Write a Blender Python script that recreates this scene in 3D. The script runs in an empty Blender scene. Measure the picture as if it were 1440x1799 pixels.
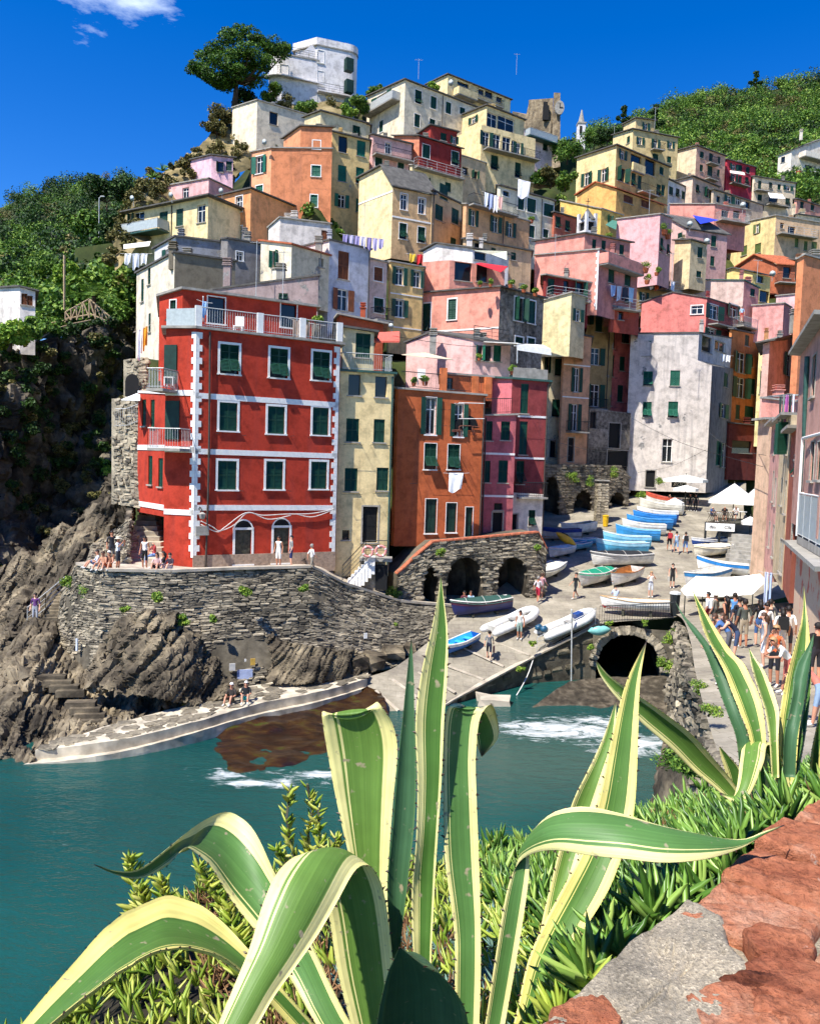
import bpy,bmesh,math,random
import numpy as np
from mathutils import Vector,Matrix,noise
R=math.radians
scene=bpy.context.scene
COL=scene.collection
rng=random.Random(7)
nrng=np.random.default_rng(11)
# camera
F_PX=1420.0
PITCH,ROLL=R(-3.43),R(1.75)
CAM=Vector((0,0,12.5))
cam_data=bpy.data.cameras.new('camera');cam=bpy.data.objects.new('camera',cam_data);COL.objects.link(cam)
cam_data.sensor_fit='HORIZONTAL';cam_data.sensor_width=36;cam_data.lens=36*F_PX/1440
cam_data.clip_start=0.05;cam_data.clip_end=3000
cam.location=CAM
_q=Matrix.Rotation(R(90)+PITCH,3,'X')@Matrix.Rotation(ROLL,3,'Z')
cam.rotation_euler=_q.to_euler()
scene.camera=cam
# sky, sun, exposure
SUN_AZ,SUN_EL=R(224),R(56)
world=bpy.data.worlds.new('World');scene.world=world;world.use_nodes=True
wn,wl=world.node_tree.nodes,world.node_tree.links
for n in list(wn):wn.remove(n)
w_out=wn.new('ShaderNodeOutputWorld');w_bg=wn.new('ShaderNodeBackground');w_sky=wn.new('ShaderNodeTexSky')
w_sky.sky_type='NISHITA';w_sky.sun_disc=False
w_sky.sun_elevation=SUN_EL;w_sky.sun_rotation=SUN_AZ
w_sky.altitude=1500;w_sky.air_density=1.0;w_sky.dust_density=0.15;w_sky.ozone_density=3.0
w_hsv=wn.new('ShaderNodeHueSaturation');w_hsv.inputs['Saturation'].default_value=1.42
w_hsv.inputs['Value'].default_value=1.16;w_hsv.inputs['Hue'].default_value=.515
wl.new(w_sky.outputs[0],w_hsv.inputs['Color'])
w_tc=wn.new('ShaderNodeTexCoord')
w_map=wn.new('ShaderNodeMapping');w_map.inputs['Scale'].default_value=(5.0,5.0,14.0)
w_noi=wn.new('ShaderNodeTexNoise');w_noi.inputs['Scale'].default_value=1.7;w_noi.inputs['Detail'].default_value=8;w_noi.inputs['Roughness'].default_value=.62
wl.new(w_tc.outputs['Generated'],w_map.inputs[0]);wl.new(w_map.outputs[0],w_noi.inputs['Vector'])
def _ray(px,py):
 d=Vector(((px-720)/F_PX,-(py-899.5)/F_PX,-1.0))
 return(_q@d)
_cd=_ray(205,-40).normalized()
w_dot=wn.new('ShaderNodeVectorMath');w_dot.operation='DISTANCE';w_dot.inputs[1].default_value=_cd
wl.new(w_tc.outputs['Generated'],w_dot.inputs[0])
w_mr=wn.new('ShaderNodeMapRange');w_mr.inputs['From Min'].default_value=.02;w_mr.inputs['From Max'].default_value=.135
w_mr.inputs['To Min'].default_value=.44;w_mr.inputs['To Max'].default_value=0;wl.new(w_dot.outputs['Value'],w_mr.inputs[0])
w_add=wn.new('ShaderNodeMath');w_add.operation='ADD';wl.new(w_noi.outputs[0],w_add.inputs[0]);wl.new(w_mr.outputs[0],w_add.inputs[1])
w_rmp=wn.new('ShaderNodeMapRange');w_rmp.inputs['From Min'].default_value=.76;w_rmp.inputs['From Max'].default_value=1.0;w_rmp.inputs['To Max'].default_value=.8
wl.new(w_add.outputs[0],w_rmp.inputs[0])
w_mix=wn.new('ShaderNodeMix');w_mix.data_type='RGBA';w_mix.inputs[7].default_value=(6.5,7.5,9,1)
wl.new(w_rmp.outputs[0],w_mix.inputs[0]);wl.new(w_hsv.outputs[0],w_mix.inputs[6])
wl.new(w_mix.outputs[2],w_bg.inputs[0]);w_bg.inputs[1].default_value=0.112
wl.new(w_bg.outputs[0],w_out.inputs[0])
sun_d=bpy.data.lights.new('sun','SUN');sun_d.energy=5.0;sun_d.angle=R(.53);sun_d.color=(1,.96,.885)
sun=bpy.data.objects.new('sun',sun_d);COL.objects.link(sun)
SUN_DIR=Vector((math.sin(SUN_AZ)*math.cos(SUN_EL),math.cos(SUN_AZ)*math.cos(SUN_EL),math.sin(SUN_EL)))
sun.rotation_euler=(-SUN_DIR).to_track_quat('-Z','Y').to_euler()
sun.location=(-30,-30,80)
vs=scene.view_settings;vs.view_transform='Standard';vs.look='None';vs.exposure=0.72;vs.gamma=1;vs.use_curve_mapping=False
scene.render.resolution_x,scene.render.resolution_y=819,1024
scene.cycles.max_bounces=4;scene.cycles.diffuse_bounces=3;scene.cycles.glossy_bounces=2
scene.cycles.transparent_max_bounces=6;scene.cycles.transmission_bounces=2;scene.cycles.use_adaptive_sampling=True
scene.cycles.adaptive_threshold=.04
try:scene.cycles.use_denoising=True
except Exception:pass
# measuring: pixel of the photograph -> place
def ray(px,py):return _ray(px,py)
def at(px,py,D):
 r=_ray(px,py);return CAM+r*(D/r.y)
def atz(px,py,z):
 r=_ray(px,py);return CAM+r*((z-CAM.z)/r.z)
def proj(P):
 v=_q.transposed()@(Vector(P)-CAM)
 return(720+F_PX*v.x/-v.z,899.5-F_PX*v.y/-v.z)
CROPS={'P':(0,0,1),'A':(200,30,1/3),'B':(600,80,1/3),'C':(960,120,1/3),'D':(200,380,1/3),'E':(560,460,1/3),'F':(920,460,.36111),'G':(560,820,1/3),'H':(900,820,.375),'K':(200,760,1/3),'L':(0,900,.38889),'M':(0,250,.22237),'N':(0,560,.24459)}
def cv(c,x,y):
 o=CROPS[c];return(o[0]+x*o[2],o[1]+y*o[2])
 # colour and materials
def lin(h,k=1.0):
 if isinstance(h,str):
  h=h.lstrip('#');c=[int(h[i:i+2],16)/255 for i in(0,2,4)]
 else:c=[v/255 for v in h]
 return tuple(min(.92,(v/12.92 if v<=.04045 else((v+.055)/1.055)**2.4)*k)for v in c)+(1,)
MATS={}
def nodes_of(name):
 m=bpy.data.materials.new(name);m.use_nodes=True
 nt=m.node_tree;b=nt.nodes['Principled BSDF']
 return m,nt.nodes,nt.links,b
def ramp(N,stops):
 r=N.new('ShaderNodeValToRGB');e=r.color_ramp.elements
 while len(e)<len(stops):e.new(.5)
 for i,(p,c)in enumerate(stops):e[i].position=p;e[i].color=c
 return r
def tex(N,L,kind='ShaderNodeTexNoise',scale=1,coord='Object',detail=4,rough=.55,stretch=None):
 tc=N.new('ShaderNodeTexCoord');t=N.new(kind)
 t.inputs['Scale'].default_value=scale
 if kind=='ShaderNodeTexNoise':
  t.inputs['Detail'].default_value=detail;t.inputs['Roughness'].default_value=rough
 if stretch:
  mp=N.new('ShaderNodeMapping');mp.inputs['Scale'].default_value=stretch
  L.new(tc.outputs[coord],mp.inputs[0]);L.new(mp.outputs[0],t.inputs['Vector'])
 else:L.new(tc.outputs[coord],t.inputs['Vector'])
 return t
def mixc(N,L,fac,a,b,mode='MIX'):
 m=N.new('ShaderNodeMix');m.data_type='RGBA';m.blend_type=mode
 for s,v in((0,fac),(6,a),(7,b)):
  if hasattr(v,'is_output')or hasattr(v,'links'):L.new(v,m.inputs[s])
  else:m.inputs[s].default_value=v
 return m.outputs[2]
def bump(N,L,b,src,strength=.3,dist=.02,base=None):
 bp=N.new('ShaderNodeBump');bp.inputs['Strength'].default_value=strength;bp.inputs['Distance'].default_value=dist
 L.new(src,bp.inputs['Height'])
 if base is not None:L.new(base,bp.inputs['Normal'])
 L.new(bp.outputs[0],b.inputs['Normal']);return bp.outputs[0]
def shade(c,k):return tuple(min(.95,v*k)for v in c[:3])+(1,)
def plain(name,col,rough=.6,metal=0,var=.12,scale=6,spec=.4,bmp=0):
 """an object colour with a little mottling"""
 if name in MATS:return MATS[name]
 m,N,L,b=nodes_of(name);c=lin(col)if not isinstance(col,tuple)or len(col)==3 else col
 t=tex(N,L,scale=scale,detail=3)
 rp=ramp(N,[(.3,shade(c,1-var*1.6)),(.7,shade(c,1+var))]);L.new(t.outputs[0],rp.inputs[0]);L.new(rp.outputs[0],b.inputs['Base Color'])
 b.inputs['Roughness'].default_value=rough;b.inputs['Metallic'].default_value=metal
 b.inputs['Specular IOR Level'].default_value=spec
 if bmp:bump(N,L,b,t.outputs[0],bmp,.02)
 MATS[name]=m;return m
def plaster(col,stain=.5,patch=None,k=.98):
 """lime plaster: mottled, streaked by rain, patches of bare render showing"""
 key=('plaster',col,stain,patch)
 if key in MATS:return MATS[key]
 m,N,L,b=nodes_of('plaster');c=lin(col,k);lm=.25*c[0]+.65*c[1]+.1*c[2];c=tuple(min(.9,v*.9+lm*.1)*q for v,q in zip(c,(1.03,.98,.98)))+(1,)
 big=tex(N,L,scale=.35,detail=4,rough=.65)
 r1=ramp(N,[(.28,shade(c,.76)),(.5,c),(.72,shade(c,1.1))]);L.new(big.outputs[0],r1.inputs[0])
 st=tex(N,L,scale=1.0,detail=3,rough=.6,stretch=(1.6,1.6,.16))
 r2=ramp(N,[(.5,(0,0,0,1)),(.72,(1,1,1,1))]);L.new(st.outputs[0],r2.inputs[0])
 ms=N.new('ShaderNodeMath');ms.operation='MULTIPLY';ms.inputs[1].default_value=stain;L.new(r2.outputs[0],ms.inputs[0])
 g=(c[0]*.45+.03,c[1]*.45+.03,c[2]*.45+.035,1)
 out=mixc(N,L,ms.outputs[0],r1.outputs[0],g)
 fine=tex(N,L,scale=9,detail=3,rough=.7)
 if patch:
  pt=tex(N,L,scale=.55,detail=6,rough=.62)
  r3=ramp(N,[(1-patch,(0,0,0,1)),(1-patch+.03,(1,1,1,1))]);L.new(pt.outputs[0],r3.inputs[0])
  gr=ramp(N,[(.3,(.17,.16,.15,1)),(.7,(.36,.345,.32,1))]);L.new(fine.outputs[0],gr.inputs[0])
  out=mixc(N,L,r3.outputs[0],out,gr.outputs[0])
 fr=ramp(N,[(.25,(.84,.84,.84,1)),(.75,(1.06,1.06,1.06,1))]);L.new(fine.outputs[0],fr.inputs[0]);md=tex(N,L,scale=1.4,detail=5,rough=.7);mr=ramp(N,[(.36,(.72,.71,.70,1)),(.52,(1,1,1,1)),(.7,(1.05,1.05,1.06,1))]);L.new(md.outputs[0],mr.inputs[0]);out=mixc(N,L,.8,out,mr.outputs[0],'MULTIPLY')
 out=mixc(N,L,1.0,out,fr.outputs[0],'MULTIPLY')
 L.new(out,b.inputs['Base Color']);b.inputs['Roughness'].default_value=.92;b.inputs['Specular IOR Level'].default_value=.15
 bump(N,L,b,fine.outputs[0],.35,.02)
 MATS[key]=m;return m
def stone_mat(name,stops,scale=1.3,rough=.9,bmp=.7,rnd=.35,fine=9):
 """stone with its own grain and, per stone, its own tone"""
 if name in MATS:return MATS[name]
 m,N,L,b=nodes_of(name)
 t=tex(N,L,scale=scale,detail=5,rough=.68);oi=N.new('ShaderNodeObjectInfo')
 ge=N.new('ShaderNodeNewGeometry')
 ad=N.new('ShaderNodeMath');ad.operation='MULTIPLY_ADD';ad.inputs[1].default_value=rnd;L.new(ge.outputs['Random Per Island'],ad.inputs[0]);L.new(t.outputs[0],ad.inputs[2])
 a2=N.new('ShaderNodeMath');a2.operation='SUBTRACT';a2.inputs[1].default_value=rnd/2;L.new(ad.outputs[0],a2.inputs[0])
 a3=N.new('ShaderNodeMath');a3.operation='MULTIPLY_ADD';a3.inputs[1].default_value=rnd*.6;L.new(oi.outputs['Random'],a3.inputs[0]);L.new(a2.outputs[0],a3.inputs[2])
 a4=N.new('ShaderNodeMath');a4.operation='SUBTRACT';a4.inputs[1].default_value=rnd*.3;L.new(a3.outputs[0],a4.inputs[0])
 rp=ramp(N,[(p,lin(c)if isinstance(c,str)else c)for p,c in stops]);L.new(a4.outputs[0],rp.inputs[0]);bg_=tex(N,L,scale=.22,detail=2);br_=ramp(N,[(.35,(.55,.55,.54,1)),(.65,(1.15,1.13,1.08,1))]);L.new(bg_.outputs[0],br_.inputs[0]);L.new(mixc(N,L,1,rp.outputs[0],br_.outputs[0],'MULTIPLY'),b.inputs['Base Color'])
 b.inputs['Roughness'].default_value=rough;b.inputs['Specular IOR Level'].default_value=.2
 f=tex(N,L,scale=fine,detail=4,rough=.72);bump(N,L,b,f.outputs[0],bmp,.04)
 MATS[name]=m;return m
def leaf_mat(name,cols,rough=.5,trans=.25,scale=3.0,spec=.3):
 """foliage: each leaf its own green, light coming through"""
 if name in MATS:return MATS[name]
 m,N,L,b=nodes_of(name);ge=N.new('ShaderNodeNewGeometry')
 t=tex(N,L,scale=scale,detail=3)
 ad=N.new('ShaderNodeMath');ad.operation='MULTIPLY_ADD';ad.inputs[1].default_value=.55;L.new(ge.outputs['Random Per Island'],ad.inputs[0])
 s2=N.new('ShaderNodeMath');s2.operation='MULTIPLY';s2.inputs[1].default_value=.5;L.new(t.outputs[0],s2.inputs[0]);L.new(s2.outputs[0],ad.inputs[2])
 rp=ramp(N,[(.15+.7*i/(len(cols)-1),c)for i,c in enumerate(cols)]);L.new(ad.outputs[0],rp.inputs[0])
 L.new(rp.outputs[0],b.inputs['Base Color']);b.inputs['Roughness'].default_value=rough;b.inputs['Specular IOR Level'].default_value=spec
 if trans:
  tr=N.new('ShaderNodeBsdfTranslucent');L.new(rp.outputs[0],tr.inputs[0]);mx=N.new('ShaderNodeMixShader');mx.inputs[0].default_value=trans
  out=N['Material Output'];L.new(b.outputs[0],mx.inputs[1]);L.new(tr.outputs[0],mx.inputs[2]);L.new(mx.outputs[0],out.inputs[0])
 MATS[name]=m;return m
def slot(o,*mats):
 """materials on the object, so alike things can share one mesh"""
 while len(o.data.materials)<len(mats):o.data.materials.append(None)
 for i,m in enumerate(mats):o.material_slots[i].link='OBJECT';o.material_slots[i].material=m
 # objects
def tag(o,label=None,cat=None,group=None,kind=None):
 if label:o['label']=label
 if cat:o['category']=cat
 if group:o['group']=group
 if kind:o['kind']=kind
 return o
def empty(name,loc=(0,0,0),label=None,cat=None,group=None,parent=None):
 o=bpy.data.objects.new(name,None);COL.objects.link(o);o.location=loc;o.empty_display_size=.3
 if parent:o.parent=parent
 return tag(o,label,cat,group)
def link(name,me,parent=None,mat=None,M=None):
 o=bpy.data.objects.new(name,me);COL.objects.link(o)
 if parent is not None:o.parent=parent
 if M is not None:o.matrix_basis=M
 if mat is not None:
  if isinstance(mat,(list,tuple)):slot(o,*mat)
  else:slot(o,mat)
 return o
class MB:
 """collects faces; build() links them as one mesh object"""
 def __init__(s):s.v=[];s.f=[];s.m=[]
 def add(s,vs,fs,mi=0):
  k=len(s.v);s.v+=[tuple(p)for p in vs];s.f+=[tuple(i+k for i in f)for f in fs];s.m+=[mi]*len(fs);return s
 def poly(s,pts,mi=0):return s.add(pts,[tuple(range(len(pts)))],mi)
 def box(s,c,d,M=None,mi=0):
  x,y,z=d[0]/2,d[1]/2,d[2]/2;c=Vector(c)
  vs=[Vector((a*x,b*y,e*z))+c for a in(-1,1)for b in(-1,1)for e in(-1,1)]
  if M is not None:vs=[M@p for p in vs]
  return s.add(vs,[(0,1,3,2),(4,6,7,5),(0,4,5,1),(2,3,7,6),(0,2,6,4),(1,5,7,3)],mi)
 def hexa(s,b,t,mi=0):
  """prism between two rings of points"""
  n=len(b);s.add(list(b)+list(t),[tuple(range(n))[::-1],tuple(range(n,2*n))]+[(i,(i+1)%n,n+(i+1)%n,n+i)for i in range(n)],mi);return s
 def tube(s,pts,r,n=6,mi=0,cap=True):
  pts=[Vector(p)for p in pts];rs=r if isinstance(r,(list,tuple))else[r]*len(pts);k=len(s.v);up=None
  for i,p in enumerate(pts):
   d=(pts[min(i+1,len(pts)-1)]-pts[max(i-1,0)])
   if d.length<1e-9:d=Vector((0,0,1))
   d.normalize()
   if up is None:up=d.orthogonal().normalized()
   up=(up-d*up.dot(d));up=up.normalized()if up.length>1e-6 else d.orthogonal().normalized()
   w=d.cross(up)
   for j in range(n):
    a=2*math.pi*j/n;s.v.append(tuple(p+(up*math.cos(a)+w*math.sin(a))*rs[i]))
  for i in range(len(pts)-1):
   for j in range(n):
    a,b=k+i*n+j,k+i*n+(j+1)%n;s.f.append((a,b,b+n,a+n));s.m.append(mi)
  if cap:
   s.f.append(tuple(k+j for j in range(n))[::-1]);s.m.append(mi);e=k+(len(pts)-1)*n
   s.f.append(tuple(e+j for j in range(n)));s.m.append(mi)
  return s
 def mesh(s,name,smooth=False):
  me=bpy.data.meshes.new(name);me.from_pydata(s.v,[],s.f);me.polygons.foreach_set('material_index',s.m)
  if smooth:me.polygons.foreach_set('use_smooth',[True]*len(s.f))
  me.update();return me
 def build(s,name,mat,parent=None,smooth=False,M=None):
  if not s.f:return None
  return link(name,s.mesh(name,smooth),parent,mat,M)
def np_mesh(name,V,Fq,smooth=True):
 """fast mesh from arrays (n,3) and (m,k)"""
 me=bpy.data.meshes.new(name);V=np.asarray(V,dtype=np.float32);Fq=np.asarray(Fq,dtype=np.int32)
 me.vertices.add(len(V));me.vertices.foreach_set('co',V.ravel());k=Fq.shape[1]
 me.loops.add(Fq.size);me.loops.foreach_set('vertex_index',Fq.ravel());me.polygons.add(len(Fq))
 me.polygons.foreach_set('loop_start',np.arange(0,Fq.size,k,dtype=np.int32));me.polygons.foreach_set('loop_total',np.full(len(Fq),k,dtype=np.int32))
 me.polygons.foreach_set('use_smooth',np.full(len(Fq),smooth));me.update(calc_edges=True);return me
def grid_mesh(name,G,smooth=True):
 """G (rows, cols, 3) -> quad sheet"""
 G=np.asarray(G,dtype=float);r,c=G.shape[:2];i=np.arange(r*c).reshape(r,c)
 F=np.stack([i[:-1,:-1],i[:-1,1:],i[1:,1:],i[1:,:-1]],-1).reshape(-1,4);return np_mesh(name,G.reshape(-1,3),F,smooth)
def catmull(P,n):
 """smooth polyline through points (k, dim), n samples"""
 P=np.asarray(P,float);k=len(P);t=np.linspace(0,k-1,n);i=np.clip(t.astype(int),0,k-2);u=(t-i)[:,None]
 p0,p1,p2,p3=P[np.clip(i-1,0,k-1)],P[i],P[i+1],P[np.clip(i+2,0,k-1)]
 return .5*(2*p1+(p2-p0)*u+(2*p0-5*p1+4*p2-p3)*u**2+(3*p1-p0-3*p2+p3)*u**3)
def fbm(V,scale=1.,octaves=4,seed=0):
 """value noise at points (n,3)"""
 V=np.asarray(V,float)*scale+seed*17.31;out=np.zeros(len(V));amp=1.;tot=0
 for o in range(octaves):
  i=np.floor(V).astype(np.int64);f=V-i;f=f*f*(3-2*f)
  def h(a,b,c):
   n=(i[:,0]+a)*374761393+(i[:,1]+b)*668265263+(i[:,2]+c)*2147483647+o*1013
   n=(n^(n>>13))*1274126177;n=n^(n>>16);return(n&0xffff)/65535.
  x,y,z=f[:,0],f[:,1],f[:,2]
  r=((h(0,0,0)*(1-x)+h(1,0,0)*x)*(1-y)+(h(0,1,0)*(1-x)+h(1,1,0)*x)*y)*(1-z)+((h(0,0,1)*(1-x)+h(1,0,1)*x)*(1-y)+(h(0,1,1)*(1-x)+h(1,1,1)*x)*y)*z
  out+=amp*r;tot+=amp;amp*=.5;V=V*2.03+5.1
 return out/tot-.5
def foliage(name,centers,radii,per,leaf,mat,parent=None,seed=1,flat=.75,squash=.8):
 """crown: leaf faces spread over and through many small clumps"""
 g=np.random.default_rng(seed);Cn=np.asarray(centers,float);Rd=np.asarray(radii,float);n=len(Cn)
 idx=np.repeat(np.arange(n),per);m=len(idx)
 d=g.normal(size=(m,3));d/=np.linalg.norm(d,axis=1)[:,None];rr=Rd[idx]*g.uniform(.35,1.08,m)**.6
 P=Cn[idx]+d*rr[:,None]*np.array([1,1,squash])
 nrm=d*flat+g.normal(size=(m,3))*.6;nrm[:,2]+=.35;nrm/=np.linalg.norm(nrm,axis=1)[:,None]
 a=np.cross(nrm,g.normal(size=(m,3)));a/=np.linalg.norm(a,axis=1)[:,None]+1e-9;b=np.cross(nrm,a)
 s=leaf*g.uniform(.55,1.35,m)[:,None]
 V=np.stack([P-a*s*.5,P+b*s*.32+nrm*s*.1,P+a*s*.5,P-b*s*.32+nrm*s*.1],1).reshape(-1,3)
 F=np.arange(4*m).reshape(-1,4);return link(name,np_mesh(name,V,F,False),parent,mat)
 # houses: shared pieces
M_GREEN=plain('shutter_green','#10402f',.55,var=.2,scale=3)
M_GREEN2=plain('shutter_green_bright','#17614a',.55,var=.2,scale=3)
M_GREEN3=plain('shutter_green_dark','#0f3329',.6,var=.25,scale=3)
M_BROWN=plain('shutter_brown','#7a4320',.6,var=.25,scale=4)
M_WHITE=plain('white_paint','#e9e6df',.6,var=.06)
M_STONE=plain('trim_stone','#a39c90',.85,var=.15,bmp=.3)
M_DARK=plain('dark_room','#0c0d0f',.8,var=.3)  # near-black colour stands in for the shade inside rooms and openings
M_CURTAIN=plain('curtain','#cfcac2',.9,var=.1)
M_SLATE=plain('slate','#5a5752',.85,var=.25,scale=2,bmp=.4)
M_GUTTER=plain('gutter','#4a4038',.5,var=.2)
M_GUTTERG=plain('gutter_green','#35584f',.5,var=.2)
M_TILE=plain('terracotta','#b2603c',.85,var=.28,scale=5,bmp=.4)
M_IRON=plain('iron','#2c2f30',.5,.3,var=.2)
M_RAIL=plain('pale_railing','#b9bab6',.5,.2,var=.15)
M_CONC=plain('concrete','#9b968c',.92,var=.2,scale=2.5,bmp=.4)
M_WOODOLD=plain('old_wood','#4c4a3c',.8,var=.35,scale=5,bmp=.5)
def _glass():
 m,N,L,b=nodes_of('window_glass');b.inputs['Base Color'].default_value=(.012,.017,.02,1);b.inputs['Roughness'].default_value=.08;b.inputs['Specular IOR Level'].default_value=.5;return m
M_GLASS=_glass()
def _leaf(ns):
 mb=MB();s=.085
 mb.box((s/2,.02,.5),(s,.04,1));mb.box((1-s/2,.02,.5),(s,.04,1))
 for z in(.025,.5,.975):mb.box((.5,.021,z),(1-2*s,.036,.05))
 for k in range(2):
  for i in range(ns):
   z=.06+k*.475+(i+.5)*.43/ns
   mb.add([(s,.006,z-.2/ns),(1-s,.006,z-.2/ns),(1-s,.034,z+.2/ns),(s,.034,z+.2/ns)],[(0,1,2,3)])
 mb.add([(s,.037,0.02),(1-s,.037,.02),(1-s,.037,.98),(s,.037,.98)],[(0,1,2,3)])
 return mb.mesh('shutter')
def _flap():
 mb=MB();s=.085
 mb.box((s/2,.02,-.5),(s,.04,1));mb.box((1-s/2,.02,-.5),(s,.04,1))
 for z in(-.04,-.96):mb.box((.5,.021,z),(1-2*s,.036,.08))
 for i in range(7):
  z=-.09-(i+.5)*.82/7;mb.add([(s,.006,z-.05),(1-s,.006,z-.05),(1-s,.034,z+.05),(s,.034,z+.05)],[(0,1,2,3)])
 return mb.mesh('shutter_flap')
LEAF_N,LEAF_F,FLAP=_leaf(9),_leaf(4),_flap()
_fr={}
def frame_mesh(w,h,t,dep):
 """jambs and sill round an opening, local x along wall, y into wall, z up, centre at origin"""
 k=(w,h,t,dep)
 if k not in _fr:
  mb=MB();x,z=w/2,h/2
  if t>0:
   mb.box((-x-t/2,-.0,0),(t,.05,h));mb.box((x+t/2,0,0),(t,.05,h));mb.box((0,0,z+t/2),(w+2*t,.056,t))
  mb.box((0,-.035,-z-.04),(w+2*max(t,.06)+.06,.13,.08))
  _fr[k]=mb.mesh('window')
 return _fr[k]
def pane_mesh(w,h,dep,mull):
 k=('pane',w,h,dep,mull)
 if k not in _fr:
  mb=MB();mb.add([(-w/2,dep,-h/2),(w/2,dep,-h/2),(w/2,dep,h/2),(-w/2,dep,h/2)],[(0,1,2,3)],0)
  if mull:
   for x in(-w/2+.04,0,w/2-.04):mb.box((x,dep-.03,0),(.07,.05,h),mi=1)
   for z in(-h/2+.04,h*.18,h/2-.04):mb.box((0,dep-.028,z),(w-.08,.045,.06),mi=1)
  _fr[k]=mb.mesh('pane')
 return _fr[k]
def place(ox,P):return Matrix(((ox.x,-ox.y,0,P.x),(ox.y,ox.x,0,P.y),(0,0,1,P.z),(0,0,0,1)))
def add_window(root,base,t,P,w,h,kind,near,trim,tm,sm,wr):
 """t: unit direction along the wall seen left to right; y of the local frame points into the wall"""
 M=place(t,P-base)
 k=kind[0]
 if k in 'DAG':
  fm=frame_mesh(w,h,trim or .1,.2);fo=link('door',fm,root,tm,M)
  mb=MB();mb.box((0,.16,0),(w,.06,h))
  if k!='G':
   mb.box((0,.125,0),(.03,.03,h*.98))
   for sx in(-1,1):
    for z in(-.27,.2):mb.box((sx*w*.25,.125,z*h),(w*.34,.03,h*.36))
  mb.build('door_leaf',M_WOODOLD if kind.endswith('w')else(M_DARK if k=='G' else M_GREEN3),fo)
  return
 fo=link('window',frame_mesh(w,h,trim,.2),root,tm,M)
 lf=LEAF_N if near else LEAF_F
 if k!='s' and k!='b':
  link('pane',pane_mesh(w,h,.2,k in 'owm'),fo,[M_CURTAIN if kind.endswith('c')else M_GLASS,M_WHITE])
 elif near:pass
 if k in 'sb':
  for q in(0,1):link('shutter',lf,fo,sm if k=='s' else M_BROWN,Matrix.Translation((-w/2+q*w/2+.006,.05,-h/2))@Matrix.Diagonal((w/2-.012,1.2,h,1)))
 elif k=='p':
  for q in(0,1):
   link('shutter',lf,fo,sm,Matrix.Translation((-w/2+q*w/2+.006,.05,0))@Matrix.Diagonal((w/2-.012,1.2,h/2,1)))
   a=wr.choice((.62,.75,.5))
   link('shutter',FLAP,fo,sm,Matrix.Translation((-w/2+q*w/2+.012,.03,.0))@Matrix.Rotation(-a,4,'X')@Matrix.Diagonal((w/2-.024,1,h*.48,1)))
 elif k in 'oq':
  for q in(0,1):
   a=wr.uniform(.04,.3)if k=='o' else wr.uniform(.9,1.7)
   if q==0:Mx=Matrix.Translation((-w/2-.01,-.035,-h/2))@Matrix.Rotation(a,4,'Z')@Matrix.Diagonal((-w/2,-1,h,1))
   else:Mx=Matrix.Translation((w/2+.01,-.035,-h/2))@Matrix.Rotation(-a,4,'Z')@Matrix.Diagonal((w/2,-1,h,1))
   link('shutter',lf,fo,sm if not kind.endswith('b')else M_BROWN,Mx)
def parse(s):
 out=[]
 for it in(s or '').split(';'):
  f=it.split()
  if f:out.append((float(f[0]),float(f[1]),float(f[2]),float(f[3]),f[4]if len(f)>4 else 's'))
 return out
def wall_face(mb,A,t,W,zb,za,zc,rects,dep=.22,peak=None):
 """wall from A along t (left to right), tops za..zc, with real openings"""
 zm=min(za,zc);n_in=Vector((-t.y,t.x,0))
 def P(u,z,d=0):q=A+t*u+n_in*d;return(q.x,q.y,z)
 rc=[(max(.05,a),min(W-.05,b),max(zb+.02,c),min(zm-.03,d))for a,b,c,d in rects]
 rc=[r for r in rc if r[1]-r[0]>.1 and r[3]-r[2]>.1]
 us=sorted({0,W}|{r[0]for r in rc}|{r[1]for r in rc});vs_=sorted({zb,zm}|{r[2]for r in rc}|{r[3]for r in rc})
 for i in range(len(us)-1):
  for j in range(len(vs_)-1):
   cu,cz=(us[i]+us[i+1])/2,(vs_[j]+vs_[j+1])/2
   if any(r[0]<cu<r[1]and r[2]<cz<r[3]for r in rc):continue
   mb.poly([P(us[i],vs_[j]),P(us[i+1],vs_[j]),P(us[i+1],vs_[j+1]),P(us[i],vs_[j+1])])
 top=[P(0,zm),P(W,zm)]
 if zc>zm+.01:top.append(P(W,zc))
 if peak:top.append(P(peak[0],peak[1]))
 if za>zm+.01:top.append(P(0,za))
 if len(top)>2:mb.poly(top)
 for a,b,c,d in rc:
  mb.poly([P(a,c),P(a,c,dep),P(b,c,dep),P(b,c)]);mb.poly([P(a,d),P(b,d),P(b,d,dep),P(a,d,dep)])
  mb.poly([P(a,c),P(a,d),P(a,d,dep),P(a,c,dep)]);mb.poly([P(b,c),P(b,c,dep),P(b,d,dep),P(b,d)])
  mb.poly([P(a,c,dep+.02),P(b,c,dep+.02),P(b,d,dep+.02),P(a,d,dep+.02)])
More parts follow.
